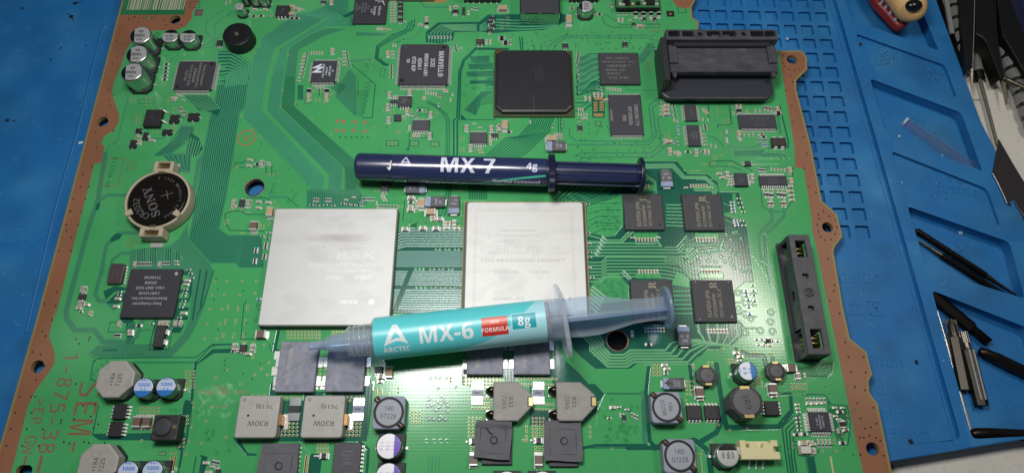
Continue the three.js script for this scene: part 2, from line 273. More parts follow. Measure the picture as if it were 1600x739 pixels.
// fan between small chip and test pads
fillPoly([[530, 132], [546, 108], [556, 120], [556, 180], [553, 180], [524, 152], [524, 146]], K.mid); bundle([[555, 143], [575, 143]], [[553, 179], [567, 180]], 12, 0.2, K.net);
line([[550, 101], [586, 132], [581, 184], [566, 184]], 0.3); line([[545, 93], [577, 93]], 0.4, K.mid); line([[545, 96], [566, 96], [574, 103]], 0.4, K.mid); dot(577, 93, 0.5, K.mid); dot(574, 103, 0.5, K.mid);
for (let i = 0; i < 9; i++) { tented(577 - i * 1.1, 128 + i * 6); tented(572 - i * 0.9, 130 + i * 6.2); dot(559, 126 + i * 3, 0.25, K.darkGreen); }
bundle([[507, 128], [530, 146]], [[524, 126], [540, 136]], 6, 0.3, K.net);
for (let i = 0; i < 12; i++) for (let j = 0; j < 4; j++) dot(465 + j * 2.2 + (i % 2), 134 + i * 1.9, 0.25, K.net);
frame(476, 152, 485, 162, 0.15); vgrid(478.5, 156, 483, 160, 2, 2, 0.3); vgrid(506, 156, 511, 160, 2, 2, 0.3); vgrid(493, 155, 499, 158, 2, 2, 0.3); vgrid(490, 141, 506, 144, 4, 2, 0.3); vgrid(518, 146, 519, 148, 1, 2, 0.3); line([[498, 135], [498, 149]], 0.3);
frame(483, 190, 484, 191, 0.1);
// upper middle
line([[655, 0], [663, 11], [704, 11]], 0.6, K.mid); ring(646, 40, 0.5, 0.3, K.mid);
bundle([[640, 34], [634, 46], [610, 56], [588, 72], [586, 92], [600, 102], [606, 102]], [[648, 30], [645, 45], [612, 62], [592, 74], [590, 90], [603, 100], [606, 100]], 3, 0.4, K.net);
line([[661, 42], [645, 60], [628, 62], [615, 70]], 0.35, K.mid);
fillPoly([[665, 50], [684, 35], [806, 33], [806, 48], [710, 50], [708, 62], [690, 68], [665, 66]], K.net);
bundle([[672, 52], [688, 39], [745, 38], [760, 27], [806, 29]], [[704, 52], [708, 47], [745, 48], [765, 46], [806, 46]], 7, 0.35, K.lightTrace);
for (let i = 0; i < 8; i++) { line([[668 + i * 5, 52], [670 + i * 4.8, 66]], 0.35, K.trace); pad(670.5 + i * 4.8, 58, 0.55, 1.6); }
rect(664, -10, 697, 4, K.copperPad);
fillPoly([[745, 37], [762, 23], [810, 22], [875, 20], [890, 25], [890, 30], [872, 40], [848, 47], [806, 49], [770, 52], [745, 48]], K.net); bundle([[750, 40], [770, 30], [812, 32], [835, 33], [872, 37]], [[750, 47], [780, 44], [812, 46], [838, 45], [870, 42]], 4, 0.6, K.trace);
vgrid(782, 31, 785.5, 36, 2, 2, 0.25); vgrid(792, 27, 795.5, 31, 2, 2, 0.25); vgrid(782, 42, 785.5, 46, 2, 2, 0.25); vgrid(792, 37, 795.5, 41, 2, 2, 0.25);
line([[855, 77], [862, 68], [880, 56], [1013, 55], [1035, 70]], 0.45, K.mid); line([[865, 77], [868, 70], [883, 59], [1012, 59], [1032, 74]], 0.45, K.mid);
for (let i = 0; i < 8; i++) line([[884 + i * 17, 53], [884 + i * 17, 61]], 0.4, K.mid);
bundle([[812, 58], [814, 77]], [[816, 58], [817, 77]], 2, 0.5, K.net); line([[835, 70], [835, 78]], 0.3, K.net); line([[846, 70], [846, 78]], 0.3, K.net);
line([[944, 22], [962, 32], [970, 39], [1030, 39]], 0.25); line([[941, 25], [944, 36], [957, 43], [1012, 43]], 0.25); frame(997, 37, 1031, 43, 0.2); vgrid(958, 46, 965, 46, 2, 1, 0.28); vgrid(1025, 41, 1029, 41, 2, 1, 0.3);
ring(1046, 6, 0.9, 0.25, K.mid); frame(1060, 11, 1072, 20, 0.25); rect(1042, 17, 1054, 26, K.dark); dot(1048, 21.5, 0.5, K.printOrange); dot(1069, -1, 4.5, K.brown); dot(396, -2, 3.6, K.brown);
text('CAUTION', 1027, 49, 1.6, 0, K.print); text('SW2001', 1014, 106, 1.8, PI / 2, K.print); 
scatter([1056, 27, 1078, 22, 1077, 29, 1040, 34, 1061, 33, 1075, 12], (x, y) => via(x, y, 0.26));
for (let i = 0; i < 60; i++) dot(rr(800, 1030), rr(50, 78), 0.3, K.darkGreen);
for (let i = 0; i < 70; i++) dot(rr(900, 1035), rr(190, 250), 0.28, K.darkGreen);
// around the south bridge
lane([[706, 245], [706, 186], [712, 184], [716, 110], [723, 92], [742, 74], [796, 75]], [[717, 245], [717, 190], [719, 186], [721, 115], [726, 97], [744, 78], [792, 78]], 2, K.pour, K.net, 0.45);
lane([[695, 245], [696, 190], [690, 178], [680, 168], [664, 160]], [[703, 245], [704, 188], [700, 180], [686, 166], [672, 158]], 3, K.pour, K.net, 0.4);
for (const [x, y, w, h] of [[735, 88, 30, 10], [732, 100, 38, 8], [730, 112, 42, 8], [760, 122, 14, 12], [734, 126, 36, 5]]) { fillPoly([[x, y], [x + w, y - 2], [x + w, y + h], [x + 3, y + h]], K.mid); bundle([[x, y + 1], [x + w, y]], [[x, y + h - 1], [x + w, y + h - 1]], 4, 0.25, K.net); }
for (let i = 0; i < 46; i++) tented(rr(724, 772), rr(84, 150));
fillPoly([[724, 172], [752, 143], [770, 142], [745, 160], [745, 180], [735, 176]], K.mid); bundle([[728, 172], [752, 145], [770, 143]], [[742, 180], [750, 164], [770, 160]], 8, 0.22, K.net); fillPoly([[720, 178], [729, 187], [720, 187]], K.net); line([[720, 187], [772, 187], [776, 182]], 0.3, K.net);
lane([[828, 182], [827, 193], [808, 214], [790, 214], [757, 243]], [[868, 182], [860, 200], [862, 204], [822, 242], [805, 250]], 11, K.pour, K.net, 0.42);
for (let i = 0; i < 14; i++) { const y = 90 + i * 6.4; line([[900, y], [908 + (i % 3) * 4, y], [918 + (i % 4) * 4, y - 6 - (i % 3) * 3], [936, y - 6]], 0.5, i % 2 ? K.net : K.mid); }
fillPoly([[904, 88], [936, 86], [937, 112], [910, 140], [904, 140]], K.mid); for (let i = 0; i < 11; i++) line([[906, 92 + i * 5], [914, 90 + i * 5], [922 + (i % 3) * 3, 84 + i * 4.6], [937, 84 + i * 4]], 0.35, i % 2 ? K.pour : K.net);
for (let i = 0; i < 8; i++) line([[908 + i * 5, 146], [930 + i * 2, 128]], 0.35, K.net);
for (let i = 0; i < 6; i++) line([[901 + (i % 2), 98 + i * 9], [902 + (i % 2), 104 + i * 9]], 0.4, K.dark);
fillPoly([[998, 88], [1014, 66], [1024, 76], [1002, 100]], K.mid); for (let i = 0; i < 12; i++) tented(1012 + (i % 4) * 3, 68 + Math.floor(i / 4) * 2.6);
fillPoly([[924, 149], [946, 149], [945, 184], [926, 184]], K.net); rect(929, 151, 942, 156, K.copperPad); rect(928, 177, 943, 182, K.copperPad); for (let i = 0; i < 4; i++) { rect(927.5, 159 + i * 4, 934, 161.8 + i * 4, K.copperPad); rect(937, 158 + i * 4, 944, 160.8 + i * 4, K.copperPad); }
frame(931, 190, 939, 196, 0.25); vgrid(933, 191.5, 937, 194.5, 2, 2, 0.22);
line([[890, 200], [890, 212], [900, 220], [1012, 221], [1020, 212], [1014, 165], [1036, 148]], 0.55, K.mid); line([[884, 226], [1014, 226], [1026, 212], [1020, 168], [1036, 158]], 0.55, K.mid); line([[898, 246], [908, 239], [1018, 239], [1034, 224], [1028, 185], [1040, 180]], 0.55, K.mid); line([[902, 254], [912, 246], [1020, 245], [1044, 225]], 0.55, K.mid);
line([[975, 134], [984, 141], [1036, 141]], 0.4, K.mid); line([[932, 241], [918, 252], [880, 255]], 0.4, K.mid); line([[1000, 250], [1022, 242]], 0.45, K.mid);
// chip groups under and right of the black slot
line([[1108, 212], [1116, 214], [1132, 228], [1180, 230], [1196, 220]], 0.5, K.mid); frame(1141, 165, 1143, 194, 0.1); line([[1141, 165], [1143, 192], [1140, 195], [1122, 195], [1122, 201]], 0.3, K.net); fillPoly([[1142, 233], [1195, 231], [1193, 242], [1148, 243]], K.mid); outline([[1144, 235], [1190, 233], [1200, 228], [1198, 240], [1148, 243]], 0.3, K.lightTrace);
line([[1219, 165], [1233, 222], [1232, 231], [1200, 231]], 0.5, K.net); line([[1215, 170], [1220, 208]], 0.9, K.mid); line([[1108, 164], [1108, 188]], 0.3, K.net);
text('><', 1078, 246, 1.4, 0, K.net); line([[1110, 252], [1110, 260], [1144, 260], [1160, 266]], 0.25, K.net); line([[1112, 252], [1144, 251], [1158, 259], [1172, 264], [1176, 268]], 0.35, K.net);
for (let i = 0; i < 5; i++) { line([[1150 + i * 12, 243 - i], [1190 + i * 9, 242], [1198 + i * 8, 248]], 0.7, K.mid); rect(1182 + (i % 3) * 18, 246 + (i % 2) * 9, 1200 + (i % 3) * 18, 249 + (i % 2) * 9, K.lightTrace); }
outline([[1187, 262], [1240, 262], [1236, 318], [1228, 330], [1204, 331], [1192, 322]], 0.25, K.net);
line([[1206, 325], [1208, 344], [1188, 364]], 1.1, K.mid); line([[1227, 326], [1226, 338], [1200, 364]], 1.1, K.mid); line([[1188, 364], [1192, 410]], 1.1, K.mid); line([[1196, 368], [1199, 412], [1205, 440]], 1.1, K.mid);

// --- memory region at the right: no copper, bundles of pale traces, small pours
fillPoly([[940, 312], [952, 303], [1003, 252], [1058, 252], [1075, 272], [1105, 272], [1122, 285], [1124, 300], [1155, 300], [1160, 320], [1168, 362], [1178, 440], [1182, 500], [1155, 520], [1120, 548], [1085, 560], [1075, 567], [996, 568], [985, 576], [930, 576], [905, 555], [884, 530], [880, 505], [915, 480], [915, 318]], K.net);
fillPoly([[917, 318], [938, 308], [974, 303], [974, 352], [966, 362], [960, 369], [948, 370], [915, 362]], K.pour); for (let i = 0; i < 9; i++) line([[918, 322 + i * 6], [930 + (i % 3) * 5, 318 + i * 5], [970, 318 + i * 5]], 0.22, i % 2 ? K.mid : K.net);
for (let i = 0; i < 30; i++) tented(rr(932, 968), rr(315, 360));
fillPoly([[917, 455], [930, 440], [952, 428], [966, 428], [982, 445], [983, 470], [917, 476]], K.pour); for (let i = 0; i < 8; i++) line([[918, 440 + i * 5], [940, 436 + i * 4], [980, 440 + i * 4]], 0.22, K.mid); for (let i = 0; i < 22; i++) tented(rr(935, 980), rr(436, 470));
// traces from the processor to the memory
const ys = (y0, y1, n) => Array.from({ length: n }, (_, i) => y0 + (y1 - y0) * i / (n - 1));
bundle([[914, 366], [948, 375], [970, 375], [988, 357], [1048, 320]].slice(0, 4), [[914, 377], [948, 378], [972, 378], [990, 361]], 2, 0.5, K.lightTrace);
for (const [i, y] of ys(380, 400, 5).entries()) line([[914, y], [1030 + i * 4, y], [1052 + i * 3, y - 18 + i], [1080, y - 18 - i * 2]].slice(0, 2).concat(i < 2 ? [[1026, y - 12], [1028, 368]] : [[1072, y], [1092, y - 24]]), 0.55, K.lightTrace);
for (const [i, y] of ys(402, 432, 7).entries()) line([[914, y + 8], [940, y + 8], [948, y], [1060 - i * 6, y]].concat(i < 3 ? [[1075, y], [1090, y - 14], [1126, y - 18], [1132, 372]] : [[1068, y + 6], [1084, y + 22]]), 0.5, K.lightTrace);
lane([[1040, 384], [1056, 384], [1072, 366]], [[1040, 397], [1062, 397], [1078, 380]], 3, K.net, K.lightTrace, 0.5);
lane([[1040, 400], [1062, 400], [1082, 416], [1128, 416], [1138, 425], [1136, 437]], [[1040, 410], [1058, 410], [1082, 436], [1084, 436], [1086, 437], [1086, 437]], 3, K.net, K.lightTrace, 0.5);
lane([[1068, 378], [1076, 372], [1080, 364]], [[1070, 386], [1124, 384], [1132, 364]], 3, K.net, K.lightTrace, 0.5);
lane([[990, 262], [1002, 256], [1054, 255], [1072, 275], [1104, 275], [1119, 288], [1121, 302]], [[1003, 266], [1006, 264], [1050, 263], [1066, 279], [1100, 279], [1111, 290], [1113, 302]], 3, K.net, K.lightTrace, 0.5);
lane([[1006, 268], [1026, 283], [1028, 302]], [[1003, 272], [1021, 286], [1022, 302]], 2, K.net, K.lightTrace, 0.5);
bundle([[1042, 320], [1066, 320]], [[1042, 352], [1068, 353]], 7, 0.45, K.lightTrace); bundle([[1052, 455], [1078, 455]], [[1056, 490], [1082, 490]], 6, 0.55, K.trace);
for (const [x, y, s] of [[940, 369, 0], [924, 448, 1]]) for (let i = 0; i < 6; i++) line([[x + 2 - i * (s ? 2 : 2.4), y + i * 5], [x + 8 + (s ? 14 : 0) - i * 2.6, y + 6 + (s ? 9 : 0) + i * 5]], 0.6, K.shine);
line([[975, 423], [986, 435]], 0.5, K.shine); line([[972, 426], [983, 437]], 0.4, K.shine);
for (const [cx, y, dir] of [[1006, 293, -1], [1103, 293, -1], [1009, 368, 1], [1105, 368, 1], [1013, 430, -1], [1112, 430, -1], [1022, 507, 1], [1122, 507, 1]]) { rect(cx - 19, y - 4, cx + 19, y + 5, K.pour); line([[cx - 6, y - 4], [cx - 6, y + 5]], 0.2, K.darkGreen); line([[cx + 7, y - 4], [cx + 7, y + 5]], 0.2, K.darkGreen); for (let i = 0; i < 8; i++) dot(cx - 14 + i * 4, y - dir * -13, 0.3, K.lightTrace); }
scatter([1075, 391, 1090, 392, 1107, 392, 1117, 390, 1131, 390, 1075, 401, 1090, 401, 1109, 401, 1127, 401, 1077, 409, 1092, 409, 1107, 408, 1118, 409, 1133, 409, 1141, 390, 1147, 396, 1156, 397, 1142, 405, 1144, 413, 1147, 418, 1160, 423, 1172, 417, 1170, 425, 1146, 363, 1158, 372, 1142, 374, 1135, 366, 1151, 362], (x, y) => { dot(x, y, 0.55, K.lightTrace); dot(x + 1.5, y + 1, 0.4, K.trace); });
fillPoly([[1145, 302], [1150, 302], [1152, 320], [1166, 334], [1166, 345], [1134, 337], [1130, 333], [1145, 330]], K.pour); line([[1132, 318], [1143, 322]], 0.35, K.lightTrace); line([[1134, 343], [1146, 349]], 0.35, K.lightTrace);
fillPoly([[1165, 440], [1186, 440], [1220, 450], [1230, 520], [1190, 532], [1150, 516], [1148, 455]], K.pour);
for (let i = 0; i < 7; i++) { line([[1150, 455 + i * 9], [1160, 454 + i * 9], [1164, 460 + i * 9], [1182, 459 + i * 9]], 0.5, i % 2 ? K.trace : K.net); ring(1154 + (i % 3) * 10, 458 + i * 8, 0.8, 0.5, K.mid); }
fillPoly([[1048, 445], [1060, 424], [1078, 436], [1078, 450]], K.pour);
scatter([1205, 503, 1189, 517, 1208, 518, 1165, 521, 1206, 488], (x, y) => { ring(x, y, 0.9, 0.6, K.mid); });
outline([[1165, 527], [1182, 543], [1205, 543], [1228, 527]], 0.3, K.lightTrace);
line([[1170, 362], [1176, 402], [1180, 402], [1186, 407], [1195, 408], [1200, 413], [1207, 415]], 0.8, K.trace); line([[1205, 415], [1206, 432], [1210, 450], [1192, 470], [1186, 474]], 0.9, K.trace);
for (let i = 0; i < 9; i++) dot(1178 + i * 4 + (i % 2), 400 + i * 6, 0.4, K.lightTrace);
// octagonal lanes round the big hole
lane([[898, 518], [921, 538], [921, 549], [949, 575], [981, 575], [991, 568], [1080, 568], [1092, 556], [1110, 540], [1143, 540], [1160, 525], [1158, 505]], [[935, 518], [945, 532], [944, 540], [955, 552], [975, 552], [984, 545], [1036, 545], [1046, 532], [1088, 530], [1098, 534], [1086, 520], [1084, 508]].map((p) => p), 5, K.net, K.lightTrace, 0.45);
fillPoly([[937, 500], [985, 500], [1062, 506], [1080, 515], [1083, 530], [1052, 534], [1035, 543], [984, 543], [975, 550], [955, 550], [944, 538]], K.net);
fillPoly([[1094, 558], [1104, 546], [1145, 546], [1140, 558], [1094, 558]], K.pour);
dot(965, 532, 3.5, K.printOrange); dot(397, 293, 3.5, K.gold);

// --- between the two big packages
fillPoly([[610, 357], [728, 357], [728, 490], [606, 490]], K.net);
bundle([[612, 370], [622, 360], [727, 360]], [[614, 390], [634, 384], [727, 384]], 7, 0.52, cls('#6f9f90', 170, 0.2)); 
bundle([[612, 393], [727, 393]], [[612, 416], [727, 416]], 9, 0.42, cls('#7fa8a0', 170, 0.18)); bundle([[612, 424], [727, 424]], [[612, 444], [727, 444]], 7, 0.46, cls('#7fa8a0', 170, 0.18)); bundle([[612, 453], [727, 453]], [[612, 482], [727, 482]], 9, 0.5, cls('#8db5ad', 170, 0.18));
line([[642, 389], [727, 389]], 0.9, K.net); line([[642, 420], [722, 420]], 1, K.net); line([[634, 449], [722, 449]], 1, K.net); line([[642, 420], [617, 482]], 1.6, K.net);
for (const [x, y] of [[684, 389], [699, 389], [714, 389], [675, 420], [689, 420], [704, 420], [677, 449], [692, 449], [707, 449]]) { pad(x - 3, y, 0.7, 0.6, K.lightTrace); pad(x, y, 0.8, 0.7, K.dark); pad(x + 3, y, 0.7, 0.6, K.lightTrace); }
scatter([649, 420, 655, 420, 661, 420, 650, 449, 657, 449, 664, 449], (x, y) => dot(x, y, 0.5, K.lightTrace));
fillPoly([[606, 360], [618, 350], [622, 330], [612, 357]], K.darkGreen); outline([[652, 352], [659, 347], [686, 346], [684, 355]].map(([x, y]) => [x - 2, y]), 0.25, K.lightTrace); fillPoly([[637, 352], [651, 347], [651, 357]], K.darkGreen); fillPoly([[638, 352], [640, 350], [640, 353]], K.tin);
bundle([[733, 285], [733, 311]], [[760, 286], [760, 311]], 11, 0.3, K.net); bundle([[699, 288], [696, 318], [688, 338]], [[705, 290], [702, 322], [700, 338]], 3, 0.3, K.net); line([[685, 322], [686, 342]], 0.3, K.net); line([[632, 312], [629, 346]], 0.25, K.net); line([[610, 288], [612, 295], [622, 295]], 0.3, K.net);
bundle([[868, 312], [890, 290]], [[904, 318], [945, 300]], 7, 0.45, K.net); bundle([[880, 308], [915, 302], [940, 302], [1000, 262]], [[912, 322], [930, 316], [950, 312], [965, 306]], 6, 0.4, K.net);
scatter([587, 292, 592, 292, 586, 299, 591, 299, 671, 295, 671, 299, 690, 304, 716, 298, 721, 298, 623, 323, 628, 323, 649, 322, 649, 328, 649, 332, 713, 353, 719, 353, 721, 331, 721, 337], (x, y) => via(x, y, 0.3));
for (let i = 0; i < 16; i++) dot(640 + i * 5 + rr(-2, 2), rr(340, 352), 0.25, K.darkGreen);

// --- left of the graphics package
line([[364, 262], [367, 254.5], [377, 254.5], [386, 250], [398, 250]], 0.3); line([[372, 262], [396, 260], [400, 261]], 0.3); line([[415, 260], [415, 273]], 0.3); line([[424, 258], [424, 273]], 0.3); line([[351, 346], [358, 360], [412, 361]], 0.3); line([[351, 346], [351, 334], [362, 330], [377, 330], [384, 335], [418, 335]], 0.3); line([[384, 309], [413, 309], [420, 313]], 0.3); line([[419, 308], [448, 308], [464, 322]], 0.6, K.mid); line([[420, 303], [425, 295]], 0.6, K.mid);
scatter([366, 262, 371, 262, 416, 272.5, 421, 272.5, 426, 272.5, 431, 272.5, 436, 283, 364, 311, 368, 311, 384, 311, 359, 328, 363.5, 328, 376, 328, 384, 332, 389, 332, 352, 344.5, 356.5, 344.5, 351.5, 349, 356, 349, 424, 316, 429, 316, 390, 325, 408, 325, 415, 333, 421, 348, 420, 352, 376, 364, 381, 364, 393.5, 366, 398.5, 366, 434, 322], (x, y) => via(x, y, 0.3));
vgrid(406.5, 352, 411.5, 357, 2, 2, 0.3); scatter([335, 439.5, 354, 439.5, 377.6, 439.5, 399.6, 439.5, 331, 461, 350, 461, 373.5, 461, 398, 458, 356, 478, 371, 480, 386, 478, 327, 483, 346, 483, 355, 483, 371, 484, 385.6, 483, 352, 500, 368, 500, 383, 500, 323, 506, 342.6, 506, 351, 505, 367, 505, 382, 505, 348, 521.6, 364.6, 521.6, 379.5, 521.6, 347.7, 526, 363.6, 527, 379, 527, 319, 529, 338, 529, 378, 534, 383, 534, 395, 536, 411.6, 538.5, 354, 578, 336, 590, 375, 600, 408, 576, 397, 585.6, 417, 585.6, 420, 566.5, 394, 559, 393.5, 554, 429, 576], (x, y) => via(x, y, 0.36));
line([[384, 470], [380, 478], [376, 522], [376, 530], [396, 530], [400, 527]], 0.25); line([[316, 478], [306, 492]], 0.3); for (let i = 0; i < 26; i++) dot(rr(330, 430), rr(420, 600), 0.3, K.darkGreen); for (let i = 0; i < 12; i++) tented(rr(405, 480), rr(288, 318));
ring(422, 545, 0.5, 0.15, K.net); ring(399, 500, 0.5, 0.15, K.net); ring(402, 477, 0.5, 0.15, K.net);

// --- left bottom
line([[305, 558.5], [260, 558.5], [150, 560], [144, 567.6], [140, 592], [150, 597]], 0.3); line([[200, 566.5], [305, 566.5], [330, 540], [361, 538]], 0.3); line([[305, 558.5], [331, 538], [361, 537.5]], 0.3);
fillPoly([[300, 566], [309, 566], [331, 545.5], [374, 544.5], [374, 551], [333, 552], [308, 569]], K.net); line([[304.5, 567], [296, 645]], 0.9, K.net); fillPoly([[288, 625], [295, 625], [296, 645], [283, 650], [284, 638]], K.net); line([[295, 645], [290, 690], [283, 704], [278.7, 745]], 0.7, K.net);
fillPoly([[141, 678], [288, 676], [289, 686], [283, 704], [279, 704], [272, 688], [154, 688], [148, 684]], K.net); line([[152.5, 634], [143.7, 678]], 0.3); line([[150, 597], [150, 600]], 0.3);
vgrid(290, 580, 302, 605, 3, 6, 0.34); vgrid(219, 637, 247, 648, 6, 3, 0.34); vgrid(283, 650, 292, 662, 2, 3, 0.36); vgrid(279, 686, 286, 698, 2, 3, 0.36); vgrid(267, 708, 273, 739, 2, 6, 0.36); frame(279, 648, 297, 666, 0.2); frame(277, 684, 289, 701, 0.2);
frame(247, 706, 258, 711, 0.2); vgrid(249.5, 708.5, 255, 708.5, 2, 1, 0.3); scatter([220, 688, 259, 719, 300, 629, 302, 636, 330, 636, 321, 658, 299, 667, 294, 689, 314, 692, 290, 710, 286, 732, 353, 683, 394, 618, 403.5, 618, 413, 618, 424, 618], (x, y) => via(x, y, 0.36)); scatter([266, 641, 273, 641, 307, 644, 323, 673, 333, 673, 321, 678, 331, 679, 323, 686, 326, 686, 338, 708, 357, 704, 348, 724, 385, 617], tented);
text('0724', 345, 605, 1.8, PI, K.printOrange); text('HGAS NNN 9HE6 L', 345, 612.5, 1.8, PI, K.printOrange); text('▲', 350, 619, 2, PI, K.printOrange); text('94V-0', 345, 635, 1.7, PI, K.print);
line([[309, 715], [316, 722], [311, 735], [314, 745]], 0.25); line([[312, 712], [328, 716]], 0.4, K.net); fillPoly([[367, 690], [385, 712], [400, 712], [400, 709], [386, 708], [372, 684], [362, 684]], K.net);
for (let i = 0; i < 10; i++) tented(305 + (i % 3) * 2, 716 + i * 2.4);
// --- capacitor and coil block, middle bottom
line([[434, 518], [428, 548], [433, 548]], 1.1, K.net); fillPoly([[422, 600], [432, 590], [432, 618], [420, 618]], K.net); vgrid(449, 518, 498, 528, 10, 3, 0.36); vgrid(519, 518, 544, 528, 6, 3, 0.36); vgrid(499, 562, 508, 584, 2, 4, 0.36); vgrid(573, 560, 573, 584, 1, 5, 0.34);
fillPoly([[440, 612], [572, 612], [566, 690], [548, 690], [430, 690], [434, 650]], K.net); rect(500, 614, 514, 686, K.pour); rect(440, 612, 474, 626, K.pour);
vgrid(442, 621, 470, 621, 6, 1, 0.36); vgrid(438, 662, 463, 680, 5, 4, 0.38); vgrid(539, 662, 562, 680, 5, 4, 0.38); vgrid(541, 621, 568, 621, 5, 1, 0.36); vgrid(546, 626, 546, 626, 1, 1, 0.36); vgrid(496, 694, 511, 706, 4, 3, 0.36); vgrid(499, 725, 510, 730, 3, 2, 0.36); vgrid(588, 609, 595, 615, 2, 3, 0.36); scatter([478, 713, 484, 713, 622, 607, 622, 613, 606, 616, 485, 665, 400, 734], (x, y) => via(x, y, 0.38));
line([[467, 690], [487, 712]], 0.4, K.lightTrace); line([[487, 712], [500, 712]], 1.2, K.net); fillPoly([[440, 545], [448, 560], [430, 560]], K.net);
for (const [x, y] of [[433, 555], [494, 565], [503, 565], [491, 602], [505, 602], [578, 603], [431, 603], [429, 580], [568, 565], [492, 594], [572, 594]]) pad(x, y, 2.2, 2.6);
fillPoly([[568, 580], [582, 600], [580, 640], [572, 690], [562, 690], [566, 640]], K.net); line([[560, 690], [575, 702], [573, 745]], 0.8, K.net);
// the big pour with dimples, framed
outline([[632, 619], [662, 619], [661, 667], [634, 668]], 0.3, K.lightTrace); vgrid(644, 644, 655, 660, 3, 4, 0.36);
for (let i = 0; i < 30; i++) { const a = rr(665, 702), b = rr(618, 656); ring(a, b, 0.5, 0.35, K.net); dot(a + 1, b, 0.3, K.lightTrace); }
scatter([672, 591, 680, 591, 687, 591, 697, 591, 666, 689, 678, 689, 688, 689, 698, 689, 664, 732, 676, 732, 688, 732, 697, 732, 684, 607, 712, 605], (x, y) => { dot(x, y, 0.6, K.lightTrace); dot(x + 1, y + 0.6, 0.4, K.mid); }); text('UMLAM', 680, 724, 2.2, 0, K.dark); text('1011', 678, 717, 1.7, 0, K.mid); vgrid(704, 591, 704, 596, 1, 2, 0.4);
// coil block, right of it
outline([[724, 575], [872, 572], [875, 600], [865, 603], [722, 604], [722, 590]], 0.3, K.lightTrace); fillPoly([[724, 560], [873, 560], [874, 600], [930, 600], [945, 616], [932, 645], [905, 668], [828, 665], [828, 600], [735, 604], [722, 601]], K.net);
rect(733, 604, 772, 640, K.pour); rect(832, 604, 870, 640, K.pour); rect(725, 589, 790, 603, K.pour); rect(806, 589, 863, 603, K.pour);
vgrid(725, 590, 784, 601, 12, 3, 0.36); vgrid(811, 592, 864, 601, 11, 2, 0.36); vgrid(738, 632, 764, 638, 6, 2, 0.36); vgrid(838, 632, 864, 640, 6, 2, 0.36); vgrid(755, 623, 764, 638, 3, 3, 0.36); vgrid(733, 654, 751, 682, 4, 6, 0.36); vgrid(833, 654, 850, 682, 4, 6, 0.36); vgrid(736, 699, 742, 705, 2, 2, 0.36); vgrid(837, 699, 849, 705, 3, 2, 0.36); vgrid(732, 733, 762, 733, 6, 1, 0.36); vgrid(834, 733, 862, 733, 6, 1, 0.36); scatter([823, 667, 823, 674, 823, 682, 818, 688, 823, 688, 922, 667, 922, 675, 922, 682, 951, 720, 966, 720, 1001, 720, 1016, 720, 896, 734, 911, 734, 776, 733, 818, 732, 862, 565, 862, 553, 862, 541, 870, 593, 957, 700], (x, y) => via(x, y, 0.4));
line([[800, 722], [808, 716], [836, 716], [840, 712]], 0.35, K.lightTrace); line([[700, 716], [715, 722]], 0.2); line([[912, 700], [932, 696], [1010, 696]], 0.9, K.net); line([[875, 570], [945, 640]], 0.35, K.lightTrace); fillPoly([[866, 535], [880, 560], [905, 583], [920, 600], [875, 600], [866, 575]], K.net);
line([[945, 615], [1002, 615]], 0.35); line([[932, 665], [935, 630], [947, 615]], 0.35, K.lightTrace);
for (let i = 0; i < 40; i++) tented(rr(945, 1000), rr(625, 690)); fillPoly([[1002, 610], [1010, 612], [1012, 695], [1004, 692]], K.mid); line([[905, 700], [1006, 700]], 0.3, K.net);
// --- right bottom: dark isolation bands between pours
line([[1014, 575], [1010, 612], [1016, 690], [1026, 700]], 1.2, K.net); line([[980, 700], [1030, 700]], 1.3, K.net); line([[1078, 570], [1082, 600], [1086, 615]], 1.3, K.net); line([[1120, 570], [1126, 612], [1132, 650], [1120, 676], [1096, 690]], 1.5, K.net); line([[1020, 700], [1086, 688], [1104, 702], [1112, 720], [1240, 730]], 1.6, K.net); line([[1132, 650], [1136, 668], [1218, 667], [1236, 645]], 1.6, K.net);
line([[1208, 560], [1210, 615], [1236, 616], [1238, 645]], 1.1, K.net); outline([[1208, 619], [1262, 616], [1262, 590], [1280, 590], [1304, 586], [1306, 577]].slice(0, 4), 0.3, K.lightTrace); fillPoly([[1244, 575], [1304, 566], [1302, 582], [1294, 590], [1255, 590]], K.darkGreen); for (let j = 0; j < 6; j++) for (let i = 0; i < 13; i++) dot(1250 + i * 4 + (j % 2) * 2, 572 + j * 2.8, 0.2, K.lightTrace);
line([[1150, 545], [1154, 552], [1150, 560], [1158, 566]], 0.9, K.net); line([[1145, 548], [1156, 556]], 0.35, K.lightTrace); line([[1160, 550], [1172, 556], [1194, 556], [1200, 580]], 1.2, K.net); outline([[1006, 569], [1082, 569]], 0.3, K.lightTrace);
vgrid(1021, 570, 1032, 586, 3, 4, 0.38); vgrid(1073, 596, 1084, 616, 3, 4, 0.36); vgrid(1139, 563, 1149, 568, 3, 2, 0.36); vgrid(1184, 588, 1191, 604, 2, 4, 0.34); vgrid(1238, 601, 1259, 607, 5, 2, 0.38); vgrid(1090, 709, 1096, 722, 2, 3, 0.36); scatter([1084, 570, 1084, 575, 1107, 567, 1113, 567, 1107, 546, 1131, 546, 1165, 547, 1178, 552, 1183, 552, 1203, 553, 1207, 553, 1124, 664, 1141, 672, 1168, 670, 1072, 625, 1015, 720, 1017, 720, 1112, 691, 1286, 705, 1299, 715, 1308, 705], (x, y) => via(x, y, 0.36));
